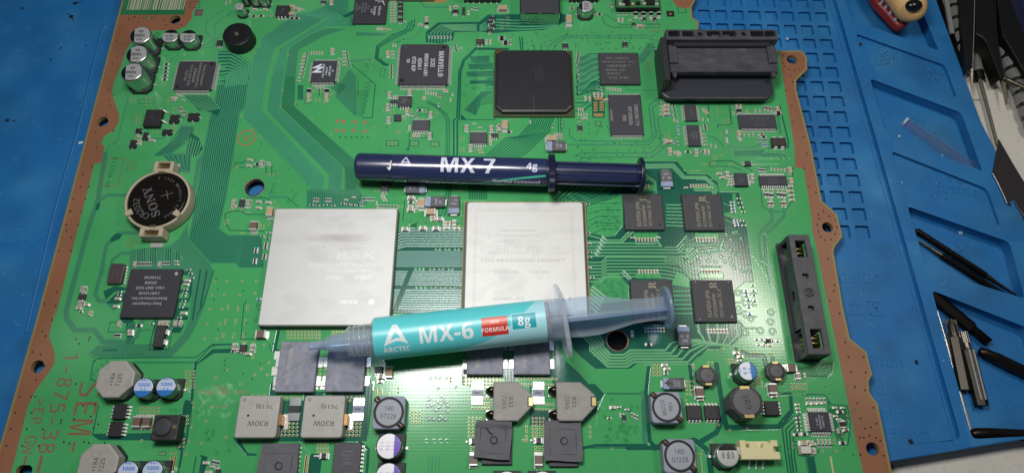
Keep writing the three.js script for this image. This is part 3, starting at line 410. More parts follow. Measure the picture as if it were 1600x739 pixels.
bundle([[1250, 650], [1240, 652], [1223, 668], [1230, 725]], [[1252, 670], [1246, 672], [1240, 678], [1243, 722]], 4, 0.45, K.net); outline([[1243, 690], [1282, 690], [1280, 705], [1272, 714], [1248, 712]], 0.25); outline([[1294, 628], [1300, 632], [1325, 634], [1330, 660], [1326, 695], [1312, 695]], 0.3); fillPoly([[1294, 640], [1322, 634], [1328, 655], [1318, 690], [1306, 680]], K.darkGreen); line([[1260, 622], [1262, 616], [1290, 617], [1298, 630]], 0.3); vgrid(1240, 693, 1242, 699, 1, 2, 0.3); scatter([1325, 650, 1326, 657, 1317, 676, 1318, 682, 1304, 687, 1305, 692], (x, y) => via(x, y, 0.3));
for (let i = 0; i < 40; i++) dot(rr(1220, 1340), rr(600, 735), 0.26, K.darkGreen); for (let i = 0; i < 60; i++) dot(rr(150, 480), rr(60, 300), 0.24, K.darkGreen); for (let i = 0; i < 40; i++) dot(rr(590, 760), rr(50, 240), 0.24, K.darkGreen);
// extra framed via groups in the middle
for (const [x, y, n] of [[612.5, 224, 3], [647, 224, 2], [679, 225, 2]]) { const w = n * 2.7; frame(x - w - 1, y - 4, x + w + 1, y + 4, 0.25); vgrid(x - w + 2, y - 2, x + w - 2, y + 2, n, 2, 0.3); }
for (const [x, y, nx, ny] of [[602, 172, 2, 2], [604, 192, 2, 1], [613, 174, 2, 2], [640, 173, 2, 2], [663, 173, 2, 2], [682, 176, 2, 1], [622, 206, 2, 2], [659, 211, 2, 2], [638, 206, 2, 1], [630, 187, 2, 1], [644, 216, 2, 1], [722, 217, 2, 2], [722, 234, 2, 2], [744, 235, 2, 2], [802, 185, 3, 2], [766, 209, 1, 2], [784, 212, 2, 2], [1135, 190, 3, 2], [1118, 246, 2, 2], [1127, 210, 1, 2], [1046, 210, 1, 3], [1040, 212, 1, 2], [1121, 174, 1, 3], [1115, 255, 2, 2], [1125, 263, 2, 1], [1100, 256.5, 2, 1], [1086, 267, 4, 1], [1070, 266, 1, 1], [1142, 257, 2, 1], [1128, 242, 2, 1], [419, 25, 4, 1], [445, 28, 4, 1], [440, 4, 2, 1], [602, 47, 2, 2]]) vgrid(x - (nx - 1) * 2.4, y - (ny - 1) * 2.2, x + (nx - 1) * 2.4, y + (ny - 1) * 2.2, nx, ny, 0.28);
frame(652, 168, 669, 179, 0.2); frame(644, 207, 676, 215, 0.2); outline([[641, 196], [638, 232]], 0.25); ring(637, 233, 0.5, 0.3, K.net); frame(594, 107, 600, 120, 0.15); frame(876, 188, 881, 201, 0.15); vgrid(878.5, 191, 878.5, 197, 1, 2, 0.3); bundle([[872, 180], [874, 236]], [[876, 180], [878, 220]], 2, 0.3, K.net);
for (const s of [[500, 120], [640, 300]]) frame(s[0], s[1], s[0] + 0.5, s[1] + 0.5, 0.1);

// weave of the glass cloth, dust and slow change of tone over the whole face
halves.forEach((h, i) => {
  const x0 = BX0 + i * TW, g = h.b;
  for (let x = x0; x < x0 + TW; x += 1.02) for (const [o, w, al] of [[0, 0.5, 0.012], [0.1, 0.3, 0.015]]) { g.fillStyle = `rgba(255,255,255,${al})`; g.fillRect(x + o, BZ0, w, TW); }
  for (let z = BZ0; z < BZ0 + TW; z += 0.98) for (const [o, w, al] of [[0, 0.5, 0.012], [0.1, 0.3, 0.015]]) { g.fillStyle = `rgba(0,0,0,${al})`; g.fillRect(x0, z + o, TW, w); }
  for (let k = 0; k < 260; k++) { const x = x0 + rnd() * TW, z = BZ0 + rnd() * TW, r = rr(3, 16), gr = h.c.createRadialGradient(x, z, 0, x, z, r), w = rnd() < 0.5 ? '255,255,230' : '0,30,20'; gr.addColorStop(0, `rgba(${w},0.035)`); gr.addColorStop(1, `rgba(${w},0)`); h.c.fillStyle = gr; h.c.fillRect(x - r, z - r, 2 * r, 2 * r); }
  for (let k = 0; k < 900; k++) { h.c.fillStyle = `rgba(235,240,235,${rr(0.1, 0.4)})`; h.c.fillRect(x0 + rnd() * TW, BZ0 + rnd() * TW, rr(0.05, 0.2), rr(0.05, 0.2)); }
});
{ // whitish flux stain left of the coils
  const [sx, sz] = mm(335, 625); for (let k = 0; k < 60; k++) { const g = halves[0].c; g.fillStyle = `rgba(225,235,225,${rr(0.04, 0.16)})`; g.beginPath(); g.ellipse(sx + rr(-5, 6), sz + rr(-5, 5), rr(0.3, 1.6), rr(0.2, 0.7), rr(0, 3), 0, 7); g.fill(); }
}
// ---------------------------------------------------------------- table and mat come first (large structure)
const TABLE_Y = MATH - 0.0062;
const noiseTex = (n, base, spread, blots, blotCol) => {
  const c = canvasOf(n, n), g = c.getContext('2d'); g.fillStyle = base; g.fillRect(0, 0, n, n);
  for (let i = 0; i < 500; i++) { const x = rnd() * n, y = rnd() * n, r = rr(8, 90), gr = g.createRadialGradient(x, y, 0, x, y, r), w = rnd() < 0.5 ? 255 : 0; gr.addColorStop(0, `rgba(${w},${w},${w},${spread})`); gr.addColorStop(1, `rgba(${w},${w},${w},0)`); g.fillStyle = gr; g.fillRect(x - r, y - r, 2 * r, 2 * r); }
  for (let i = 0; i < 9000; i++) { g.fillStyle = rnd() < 0.5 ? 'rgba(255,255,255,0.05)' : 'rgba(0,0,0,0.06)'; g.fillRect(rnd() * n, rnd() * n, rr(1, 2), rr(1, 2)); }
  for (let i = 0; i < blots; i++) { g.strokeStyle = g.fillStyle = blotCol[Math.floor(rnd() * blotCol.length)]; const x = rnd() * n, y = rnd() * n; if (rnd() < 0.5) { g.beginPath(); g.arc(x, y, rr(0.5, 2.4), 0, 7); g.fill(); } else { g.lineWidth = rr(0.5, 1.4); g.beginPath(); g.moveTo(x, y); g.quadraticCurveTo(x + rr(-8, 8), y + rr(-8, 8), x + rr(-18, 18), y + rr(-14, 14)); g.stroke(); } }
  return c;
};
const matC = noiseTex(1024, '#1168a8', 0.05, 300, ['rgba(190,205,220,0.35)', 'rgba(15,25,40,0.5)', 'rgba(210,220,225,0.25)', 'rgba(20,30,40,0.35)', 'rgba(150,175,200,0.3)']);
const matTex = texOf(matC, true, true); matTex.repeat.set(1 / 0.14, 1 / 0.14);
const matBump = texOf(noiseTex(512, '#808080', 0.02, 60, ['rgba(255,255,255,0.3)', 'rgba(0,0,0,0.3)']), false, true); matBump.repeat.set(1 / 0.05, 1 / 0.05);
const SILICONE = mat('#ffffff', 0.62, 0, { map: matTex, bumpMap: matBump, bumpScale: 0.00012 });
const tableTex = texOf(noiseTex(512, '#ece7dc', 0.05, 40, ['rgba(60,55,50,0.5)', 'rgba(90,85,80,0.35)', 'rgba(40,40,40,0.6)']), true, true); tableTex.repeat.set(1 / 0.25, 1 / 0.25);
{ const g = new THREE.PlaneGeometry(3, 3); g.rotateX(-PI / 2); const uv = g.attributes.uv; for (let i = 0; i < uv.count; i++) uv.setXY(i, uv.getX(i) * 3, uv.getY(i) * 3);
  const t = mesh('table_surface', g, mat('#ffffff', 0.55, 0, { map: tableTex }), scene); t.position.y = TABLE_Y; tag(t, 'pale grey worktop at the edge of the blue mat', null, null, 'structure'); }

const matG = group('repair_mat', scene); matG.position.set(0, TABLE_Y, 0);
tag(matG, 'blue silicone repair mat with moulded grid cells and slanted tool wells under the circuit board', 'repair mat');
{ const up = MATH, P = (x, y, h = up) => { const v = at(x, y, h); return [v.x, v.z]; };
  const hole = (pts, r) => { // polygon hole with rounded corners, in shape coordinates
    const p = pts.map(([x, z]) => new THREE.Vector2(x, -z)), path = new THREE.Path(), n = p.length;
    for (let i = 0; i < n; i++) { const a = p[(i + n - 1) % n], b = p[i], c = p[(i + 1) % n], d1 = a.clone().sub(b), d2 = c.clone().sub(b), k = Math.min(r, d1.length() / 2.2, d2.length() / 2.2), s = b.clone().add(d1.setLength(k)), e = b.clone().add(d2.setLength(k)); i ? path.lineTo(s.x, s.y) : path.moveTo(s.x, s.y); path.quadraticCurveTo(b.x, b.y, e.x, e.y); }
    path.closePath(); return path;
  };
  const outer = polyShape([[-0.36, -0.3], P(1340, -340), P(1465, 0), P(1535, 190), P(1566, 250), P(1610, 365), P(1655, 480), P(1700, 676), P(1600, 687), P(1395, 721), P(1300, 729), [-0.36, P(1300, 729)[1] + 0.004]]);
  const wells = [
    { deep: 1, pts: [P(1288, -90), P(1398, -90), P(1471.5, 82), P(1331, 31)] }, { deep: 0, pts: [P(1336, 50), P(1480, 101), P(1500, 156), P(1349, 97)] },
    { deep: 1, pts: [P(1358, 120), P(1505, 175), P(1540, 271), P(1384, 210)] }, { deep: 0, pts: [P(1391, 233), P(1546, 294), P(1568, 356), P(1409, 291)] },
    { deep: 1, pts: [P(1416, 319), P(1581, 377), P(1606, 470), P(1447, 421)] }, { deep: 1, pts: [P(1454, 450), P(1612, 512), P(1650, 682), P(1519, 689)] },
  ];
  const grow = (pts, d) => { const c = pts.reduce((m, p) => [m[0] + p[0] / pts.length, m[1] + p[1] / pts.length], [0, 0]); return pts.map(([x, z]) => { const l = Math.hypot(x - c[0], z - c[1]); return [c[0] + (x - c[0]) * (1 + d / l), c[1] + (z - c[1]) * (1 + d / l)]; }); };
  const part = (name, shape, y0, y1, bev) => { const m = mesh(name, slab(shape, y1 - y0, bev, 3, 4), SILICONE, matG); m.position.y = y0 - TABLE_Y; return m; };
  const STEP = 0.0006, baseTop = TABLE_Y + 0.0019;
  // the border: one thick sheet with the field and the wells cut through it
  const fieldPts = [P(1040, -150), P(1286, -78), P(1309, 0), P(1376, 230), P(1447, 480), P(1507, 690), P(1360, 703), P(1040, 712)];
  const border = outer.clone(); border.holes.push(hole(fieldPts, 0.003), ...wells.map((w) => hole(w.pts, 0.0024)));
  part('border_sheet', border, TABLE_Y + 0.0012, up, 0.0005);
  wells.forEach((w) => { if (!w.deep) part('well_floor', polyShape(grow(w.pts, 0.0004)), TABLE_Y + 0.001, up - 0.0013, 0); });
  part('field_floor', polyShape(grow(fieldPts, 0.0004)), TABLE_Y + 0.001, up - STEP - 0.0013, 0);
  // the raised grid and scale sheet inside the field; its right edge leaves a groove
  const sheet = polyShape(grow([P(1040, -150), P(1276, -74), P(1297.5, 0), P(1364.5, 230), P(1435, 480), P(1494, 688), P(1360, 703), P(1040, 712)], -0.0001));
  const o = at(1090, 14.6, up - STEP), ang = 1.6 * PI / 180, pitch = 0.00672, cw = 0.0054;
  for (let j = -2; j <= 14; j++) for (let i = 0; i <= 7; i++) {
    if (j > 3 && i < 3) continue; if (j < -1 && i > 6) continue;
    const lx = i * pitch, lz = j * pitch - 0.0002, q = (a, b) => [o.x + Math.cos(ang) * (lx + a) - Math.sin(ang) * (lz + b), o.z + Math.sin(ang) * (lx + a) + Math.cos(ang) * (lz + b)];
    sheet.holes.push(hole([q(0, 0), q(cw, 0), q(cw, cw), q(0, cw)], 0.001));
  }
  part('grid_sheet', sheet, up - STEP - 0.0018, up - STEP, 0.0003);
  part('base_sheet', outer.clone(), TABLE_Y + 0.0002, baseTop, 0.0002);
  const rim = tube([P(100, 275), P(118, 215), P(152, 75), P(160, 47), P(167, 40), P(182, 39), P(215, 39)].map(([x, z]) => new V3(x, up - TABLE_Y, z)), 0.0006, 60, 6); mesh('raised_line', rim, SILICONE, matG);
  const rim2 = tube([P(100, 275), P(80, 350), P(40, 520)].map(([x, z]) => new V3(x, up - TABLE_Y, z)), 0.0005, 30, 6); mesh('raised_line', rim2, SILICONE, matG);
}
const fontR = await new FontLoader().loadAsync('fonts/droid/droid_sans_regular.typeface.json');
function emboss(s, px, py, h, size, ang) {
  const g = new TextGeometry(s, { font: fontR, size, depth: 0.00025, curveSegments: 3, bevelEnabled: false }); g.rotateX(-PI / 2);
  const m = mesh('raised_lettering', g, SILICONE, matG), p = at(px, py, h); m.position.set(p.x, h - TABLE_Y - 0.00008, p.z); m.rotation.y = -ang; 
}
emboss('osition', 1312, 441, MATH - 0.0006, 0.0044, 0.035); emboss('0mm', 1357, 572, MATH - 0.0006, 0.0036, 0.03); emboss('0', 1368, 616, MATH - 0.0006, 0.0052, 0.03); emboss('mm', 1378, 655, MATH - 0.0006, 0.0034, 0.03); emboss('36mm', 1394, 684, MATH - 0.0006, 0.003, 0.03); emboss('Wire &', 1444, 279, MATH - 0.0013, 0.0036, 0.16); emboss('Industrial', 1440, 296, MATH - 0.0013, 0.0036, 0.16); emboss('Part', 1556, 600, TABLE_Y + 0.0019, 0.0042, 0.05);
{ // two raised ideographs under the word
  const bars = [], bar = (ox, x0, y0, x1, y1) => { const L = Math.hypot(x1 - x0, y1 - y0); bars.push(moved(new THREE.BoxGeometry(L, 0.00025, 0.0005), ox + (x0 + x1) / 2, 0.00005, (y0 + y1) / 2, -Math.atan2(y1 - y0, x1 - x0))); }, u = 0.001;
  for (const [a, b, c, d] of [[2, 0.2, 3.2, 1], [0.6, 1.6, 4.8, 1.6], [1.6, 2.2, 2, 4.6], [3.8, 2.2, 3.2, 4.6], [0, 5, 5.2, 5]]) bar(0, a * u, b * u, c * u, d * u); for (const [a, b, c, d] of [[0.4, 0.4, 5, 0.4], [0.6, 0.4, 0.6, 5], [0.4, 5, 5.2, 5], [1.6, 1.2, 4.2, 4.2], [4.2, 1.2, 1.6, 4.2]]) bar(0.0068, a * u, b * u, c * u, d * u);
  const m = mesh('raised_lettering', join(bars), SILICONE, matG), p = at(1322, 468, MATH - 0.0006); m.position.set(p.x, MATH - 0.0006 - TABLE_Y, p.z); m.rotation.y = -0.03; }

// ---------------------------------------------------------------- the circuit board
const board = group('circuit_board', scene); board.position.set(0, BASE_Y, 0);
tag(board, 'green game console circuit board with brown edges, crowded with chips, coils and two silver processors', 'circuit board');
{
  const outlinePx = [[205, -60], [189.5, 0], [126, 240], [55, 500], [0, 690], [-45, 850], [1430, 850], [1395, 739], [1372.6, 631], [1364, 620], [1359.5, 612], [1358, 595], [1364, 585], [1355, 550], [1329, 529], [1318, 480], [1303, 392], [1306, 384], [1317, 370], [1316, 362], [1308, 334], [1285, 314], [1268.5, 230], [1245, 139], [1245, 125], [1262, 109], [1262, 90], [1254, 79], [1092, 79], [1092, 33], [1083, 27.6], [1081, 11], [1087, 0], [1090, -60]];
  line([...outlinePx, outlinePx[0]], 1.5, K.margin);
  const W = outlinePx.map(([x, y]) => { const v = at(x, y); return [v.x, v.z]; });
  const holes = [[159, 190, 2.05], [272.5, 30.5, 2.05], [397, 293, 3.15], [965, 532, 3.15], [57, 573, 2.05], [1238.5, 93, 2.0], [1294, 355, 1.85], [1364.6, 701.5, 1.95]].map(([x, y, r]) => ({ p: at(x, y), r: r / 1000 }));
  const slot = at(36, 736);
  const shapeOf = (pts, test) => { const s = polyShape(pts); for (const h of holes) if (test(h.p)) { const c = new THREE.Path(); c.absarc(h.p.x, -h.p.z, h.r, 0, 2 * PI, true); s.holes.push(c); } if (test(slot)) s.holes.push(roundRect(0.0048, 0.0034, 0.0017, slot.x, -slot.z, new THREE.Path())); return s; };
  const sub = mesh('substrate', slab(shapeOf(W, () => true), BT - 0.00004, 0, 1, 20), mat('#8a7440', 0.7), board);
  const midX = (BX0 + TW) / 1000;
  const clip = (pts, side) => { const out = [], inn = (p) => side * (p[0] - midX) >= 0; pts.forEach((p, i) => { const q = pts[(i + 1) % pts.length]; if (inn(p)) out.push(p); if (inn(p) !== inn(q)) { const t = (midX - p[0]) / (q[0] - p[0]); out.push([midX, p[1] + (q[1] - p[1]) * t]); } }); return out; };
  [-1, 1].forEach((side, i) => {
    const g = new THREE.ShapeGeometry(shapeOf(clip(W, side), (p) => side * (p.x - midX) > 0), 20); g.rotateX(-PI / 2);
    const p = g.attributes.position, uv = g.attributes.uv;
    for (let k = 0; k < p.count; k++) uv.setXY(k, (p.getX(k) * 1000 - BX0 - i * TW) * KPX / 2048, 1 - (p.getZ(k) * 1000 - BZ0) * KPX / 2048);
    const h = halves[i], rm = texOf(h.r.canvas, false);
    const m = mesh('printed_face', g, new THREE.MeshStandardMaterial({ map: texOf(h.c.canvas), bumpMap: texOf(h.b.canvas, false), bumpScale: 0.00016, roughnessMap: rm, metalnessMap: rm, roughness: 1, metalness: 1 }), board);
    m.position.y = BT;
  });
  for (const h of [holes[2], holes[3]]) { const t = mesh('hole_ring', lathe([[h.r, -BT + 0.0001], [h.r + 0.00001, 0.00006], [h.r + 0.0003, 0.00006], [h.r + 0.00035, 0]], 32), M.copper, board); t.position.set(h.p.x, BT, h.p.z); }
}
// a part of the board set down at a measured pixel
function place(o, px, py, h = 0, rot = 0) { const p = at(px, py, h); o.position.set(p.x, BT, p.z); o.rotation.y = rot; return o; }
const bpart = (name, label) => group(name, board, label);

// ---- chips
function pinRow(n, w, side, body, lift, len) {          // n gull-wing pins along one side
  const gs = [], pitch = w / n;
  for (let i = 0; i < n; i++) { const x = -w / 2 + pitch * (i + 0.5), g1 = new THREE.BoxGeometry(pitch * 0.5, 0.00014, len * 0.5), g2 = new THREE.BoxGeometry(pitch * 0.5, lift + 0.0003, 0.00015), g3 = new THREE.BoxGeometry(pitch * 0.5, 0.00014, len * 0.55);
    g1.translate(x, lift + 0.0003, body + len * 0.22); g2.translate(x, (lift + 0.0003) / 2 + 0.00005, body + len * 0.45); g3.translate(x, 0.00008, body + len * 0.72); gs.push(g1, g2, g3); }
  const g = mergeGeometries(gs); g.rotateY(side * PI / 2); return g;   // side 0 = towards the viewer, 1 = right, 2 = back, 3 = left
}
function chip(name, R, h, o = {}) {
  const r = rectAt(R, h), { pins = [0, 0, 0, 0], plen = 0.001, base: base0 = '#2a2b31', label, rot = 0, material = MARK.epoxy, corner = 0.0002, dots = [], substrate } = o, lift = o.lift ?? (pins.some((n) => n) ? 0.00025 : 0.0001);
  const g = bpart(name, label); g.position.set(r.c.x, BT, r.c.z); g.rotation.y = rot;
  const base = paler(base0); const ppm = Math.min(22, 300 / (Math.max(r.w, r.d) * 1000));
  const c = cell(r.w * 1000 * ppm, r.d * 1000 * ppm, (ctx, w, hh) => {
    ctx.fillStyle = base; ctx.fillRect(-3, -3, w + 6, hh + 6); speckle(ctx, w, hh, w * hh / 30, 0.035);
    for (const [x, y, rad, col] of dots) { ctx.fillStyle = col ?? '#0c0c0e'; ctx.beginPath(); ctx.arc(x * w, y * hh, rad * Math.min(w, hh), 0, 7); ctx.fill(); }
    o.draw?.(ctx, w, hh); if (o.lines) print(ctx, w, hh, o.lines, o.print);
  });
  let y = lift;
  if (substrate) { const s = mesh('chip_substrate', box(r.w + substrate[1] * 2, 0.0005, r.d + substrate[1] * 2, 0.0002), substrate[0], g); s.position.y = 0.0002; y = 0.0007; }
  const b = mesh('chip_body', topUV(box(r.w, h - y, r.d, corner, Math.min(0.00025, (h - y) / 3)), r.w, r.d, c), material, g); b.position.y = y;
  const rows = []; pins.forEach((n, s) => { if (n) rows.push(pinRow(n, (s % 2 ? r.d : r.w) * (o.span ?? 0.92), s, (s % 2 ? r.w : r.d) / 2, h * 0.4, plen)); });
  if (rows.length) { const p = mesh('pins', mergeGeometries(rows), M.tin, g); p.userData.kind = 'stuff'; }
  return g;
}
const R90 = PI / 2;
chip('flat_chip', [274, 95, 332, 139.5], 0.0016, { pins: [32, 32, 32, 32], plen: 0.0013, base: '#28282c', corner: 0.0008, label: 'square dark controller chip at upper left with pins on all four sides', dots: [[0.9, 0.1, 0.05], [0.1, 0.9, 0.05]], lines: [['Sony Computer', 0.105], ['Entertainment Inc.', 0.105], ['CXM4024R', 0.105], ['© & ® 2005 SCEI', 0.095], ['726T19V', 0.1]], print: { rot: R90, color: '#a5a5a0' } });
chip('flat_chip', [486.5, 94, 524, 127.5], 0.0014, { pins: [16, 16, 16, 16], plen: 0.0012, label: 'small square pinned chip with a large white letter logo left of centre top', draw: (g, w, h) => { g.save(); g.translate(w * 0.28, h * 0.45); g.rotate(R90); g.strokeStyle = '#d5dbe6'; g.lineWidth = w * 0.085; g.beginPath(); g.moveTo(-w * 0.28, -h * 0.1); g.lineTo(-w * 0.12, h * 0.16); g.lineTo(-w * 0.12, -h * 0.1); g.lineTo(w * 0.1, h * 0.16); g.lineTo(w * 0.1, -h * 0.12); g.stroke(); g.restore(); }, lines: [['A1', 0.1], ['0711 B0P', 0.12], ['A7706 4', 0.11], ['88SA8040-TBC1', 0.1]], print: { rot: R90, color: '#dfe3ea', x: 0.68, weight: 'bold' } });
chip('flat_chip', [623.5, 68, 700, 131.5], 0.0018, { pins: [38, 38, 0, 38], plen: 0.0013, base: '#2a2a30', corner: 0.0012, label: 'large square network chip at top middle with bold white lettering', dots: [[0.9, 0.09, 0.045], [0.08, 0.9, 0.045], [0.12, 0.08, 0.012, '#77777a']], lines: [['MARVELL®', 0.15], ['SCEI', 0.125, -0.03], ['88E6108-LAR1', 0.105, 0.02], ['AJ564.1', 0.105], ['0725 B2P', 0.105], ['TW', 0.09, -0.08]], print: { rot: R90, color: '#dcdee4', weight: 'bold', stretch: 0.82, x: 0.53 } });
chip('bga_chip', [552.5, -12, 604, 35.5], 0.0013, { base: '#26262c', label: 'square chip at the top edge with a zigzag emblem and white print', draw: (g, w, h) => { g.strokeStyle = '#c9c9cb'; g.lineWidth = w * 0.02; g.beginPath(); g.moveTo(w * 0.62, h * 0.28); g.lineTo(w * 0.84, h * 0.24); g.lineTo(w * 0.92, h * 0.42); g.lineTo(w * 0.88, h * 0.3); g.lineTo(w * 0.7, h * 0.32); g.stroke(); print(g, w, h, [['Silicon', 0.115], ['Image', 0.115], ['HDMI', 0.06]], { rot: R90, x: 0.68, y: 0.6, color: '#c9c9cb', weight: 'bold' }); print(g, w, h, [['0723', 0.075], ['SiI9132CBU', 0.075], ['W6188C.00', 0.075], ['7340', 0.075], ['A01475C', 0.075]], { rot: R90, x: 0.26, y: 0.5, color: '#9d9d9d' }); } });
{ // the wide black bridge chip on its olive substrate
  const r = rectAt([771.7, 78.5, 896, 181.5], 0.0006), g = bpart('bridge_chip', 'wide black square chip with bevelled rim and gold corner at top right of centre'); g.position.set(r.c.x, BT, r.c.z);
  mesh('chip_substrate', box(r.w, 0.0006, r.d, 0.0003), M.olive, g).position.y = 0.0002;
  const w = r.w * 0.955, d = r.d * 0.945, k = 0.0024, sh = polyShape([[-w / 2 + k, -d / 2], [w / 2 - k, -d / 2], [w / 2, -d / 2 + k], [w / 2, d / 2 - k], [w / 2 - k, d / 2], [-w / 2 + k, d / 2], [-w / 2, d / 2 - k], [-w / 2, -d / 2 + k]]);
  const c = cell(420, 420, (x, W, H) => { x.fillStyle = '#28282d'; x.fillRect(-3, -3, W + 6, H + 6); speckle(x, W, H, 7000, 0.04); print(x, W, H, [['Sony Computer', 0.035], ['Entertainment Inc.', 0.035], ['CXD2984GB', 0.04]], { rot: R90, x: 0.57, y: 0.4, color: '#4a4a4e' }); x.strokeStyle = 'rgba(150,150,150,0.55)'; x.lineWidth = 1.6; x.beginPath(); x.moveTo(W * 0.49, H * 0.72); x.lineTo(W * 0.5, H * 0.78); x.lineTo(W * 0.485, H * 0.84); x.lineTo(W * 0.5, H * 0.92); x.lineTo(W * 0.49, H); x.stroke(); x.fillStyle = 'rgba(200,200,200,0.5)'; x.fillRect(W * 0.34, H * 0.52, 3, 3); x.fillRect(W * 0.66, H * 0.65, 3, 2); });
  const b = mesh('chip_body', topUV(slab(sh, 0.0016, 0.0009, 2), w, d, c), mat('#ffffff', 0.42, 0, { map: atlasTex }), g); b.position.set(0, 0.0008, -0.0002);
  const t = mesh('gold_corner', slab(polyShape([[0, 0], [0.0026, 0.0002], [0.0028, 0.0012], [0.001, 0.0026], [0.0001, 0.0024]]), 0.0001), M.brass, g); t.position.set(-r.w / 2 + 0.0004, 0.0025, -r.d / 2 + 0.0004);
  mesh('corner_mark', box(0.0006, 0.0001, 0.0006), M.brass, g).position.set(-r.w / 2 + 0.0006, 0.00081, r.d / 2 - 0.0007);
}
chip('bga_chip', [936.8, 81.5, 999.5, 130.5], 0.0014, { base: '#2b2b30', label: 'dark square chip left of the black slot with five rows of dotted print', dots: [[0.08, 0.93, 0.015, '#77777a'], [0.04, 0.04, 0.012, '#111']], lines: [['Sony Computer', 0.085, -0.03], ['Entertainment Inc.', 0.085], ['CXD4302GB-T', 0.1, -0.02], ['©&®2006 SCEI', 0.08, -0.1], ['W6XB0A47', 0.08, -0.16], ['0722 A184', 0.1, -0.04]], print: { color: '#98988f', font: 'monospace', gap: 1.45, stretch: 0.95 } });
chip('memory_chip', [952.5, 147, 1004, 210], 0.0012, { pins: [24, 0, 24, 0], plen: 0.001, base: '#2b2b31', label: 'tall flash memory chip with vertical white print below the dotted chip', dots: [[0.93, 0.05, 0.025]], lines: [['SAMSUNG 719', 0.16], ['K9F1G08U0A', 0.16, 0.02], ['PIB0', 0.15, 0.1], ['', 0.1], ['', 0.1], ['UCB168MMC', 0.1]], print: { rot: R90, color: '#b9b9b5', stretch: 0.72, x: 0.46, y: 0.52 } });
chip('small_chip', [644, 187, 671, 203], 0.0011, { pins: [10, 0, 10, 0], plen: 0.001, base: '#34343a', label: 'small grey pinned chip above the navy syringe, left one', dots: [[0.88, 0.15, 0.06]], lines: [['TPS', 0.2], ['7A3', 0.2]], print: { rot: R90, color: '#606066' } });
chip('small_chip', [734, 206, 761, 223.5], 0.0011, { pins: [9, 0, 9, 0], plen: 0.001, base: '#34343a', label: 'small grey pinned chip above the navy syringe, below the bridge chip', dots: [[0.1, 0.86, 0.06]], lines: [['TPS', 0.2], ['7B2', 0.2]], print: { rot: R90, color: '#606066' } });
chip('small_chip', [621.5, 149.5, 642.5, 165.5], 0.0014, { pins: [4, 0, 4, 0], plen: 0.0009, base: '#2e2e33', span: 0.8, dots: [[0.8, 0.14, 0.08]], lines: [['▲▲ 12T', 0.2], ['161C', 0.17]], print: { color: '#a7a7a5', rot: PI } });
chip('small_chip', [609, 155, 620, 161], 0.001, { pins: [3, 0, 3, 0], plen: 0.0008 });
chip('small_chip', [615, 178, 626.6, 188.5], 0.0008, {});
chip('small_chip', [767.5, 207.5, 778, 214], 0.001, { pins: [3, 0, 3, 0], plen: 0.0008 });
chip('small_chip', [1070.5, 163, 1089.5, 188.5], 0.001, { pins: [0, 12, 0, 12], plen: 0.001, label: 'narrow pinned chip half under the black slot', lines: [['CY28A', 0.18], ['0719', 0.16]], print: { rot: R90, color: '#70706e' } });
chip('small_chip', [1074.5, 194.5, 1094.5, 227.5], 0.001, { pins: [0, 14, 0, 14], plen: 0.001, label: 'narrow pinned chip with round emblem below the black slot', lines: [['ICS 844', 0.2], ['9429AF', 0.2], ['0714', 0.16]], print: { rot: R90, color: '#8d8d8a' } });
chip('small_chip', [1155, 178.5, 1213.8, 200.5], 0.001, { pins: [28, 0, 28, 0], plen: 0.001, label: 'wide low pinned chip near the right brown edge with upside-down print', lines: [['ICS CYP', 0.2], ['SD-1148', 0.17], ['CR-9F2DC-NLE', 0.2]], print: { rot: PI, color: '#6c6c6a', x: 0.56 } });
chip('small_chip', [1187.5, 274, 1230.5, 290], 0.001, { pins: [12, 0, 14, 0], plen: 0.0012, label: 'wide low pinned chip between the black slot and the long black holder', lines: [['CXD3040', 0.24], ['20702H', 0.24]], print: { rot: PI, color: '#6c6c6a' } });
chip('small_chip', [1148.5, 270, 1169.5, 290], 0.0014, { pins: [0, 4, 0, 4], plen: 0.001, span: 0.85, lines: [['▲ 12', 0.2], ['7A3', 0.18]], print: { rot: R90, color: '#8a8a86' } });
chip('small_chip', [1164.5, 251, 1174.5, 258.5], 0.001, { pins: [0, 2, 0, 2], plen: 0.0007 });
chip('small_chip', [1206.5, 214.5, 1229.5, 227.5], 0.0014, { pins: [2, 0, 2, 0], plen: 0.001, base: '#2a2225', label: 'small dark rectangular part under the wide low chip' });
{ const el = { base: '#2f2f33', substrate: [M.dark ?? M.chip, 0.0001], lines: [['ELPIDA JPN', 0.135, -0.02], ['07200WP0F', 0.115, -0.06], ['X5116AC-3C-E', 0.115]], print: { rot: -R90, color: '#b0a78a', x: 0.5, y: 0.55, font: 'sans-serif' }, draw: (g, w, h) => { print(g, w, h, [['R', 0.25]], { rot: -R90, x: 0.52, y: 0.13, color: '#a59c80', weight: 'bold', font: 'serif' }); } };
  const dark4 = [[0.1, 0.05, 0.018], [0.9, 0.05, 0.018], [0.1, 0.94, 0.018], [0.88, 0.88, 0.03]], pale = dark4.map((d) => [d[0], d[1], d[2], '#8c8c88']);
  chip('memory_chip', [975.5, 302.5, 1036.8, 358.5], 0.0012, { ...el, dots: dark4, label: 'square memory chip with tan print, upper left of the four' });
  chip('memory_chip', [1068.5, 303.3, 1130, 359.5], 0.0012, { ...el, dots: dark4, label: 'square memory chip with tan print, upper right of the four' });
  chip('memory_chip', [987.5, 437, 1053, 503], 0.0012, { ...el, dots: dark4, label: 'square memory chip partly under the clear blue plunger, lower left of the four' });
  chip('memory_chip', [1084, 437, 1149, 502.5], 0.0012, { ...el, dots: pale, label: 'square memory chip with pale dots, lower right of the four' });
}
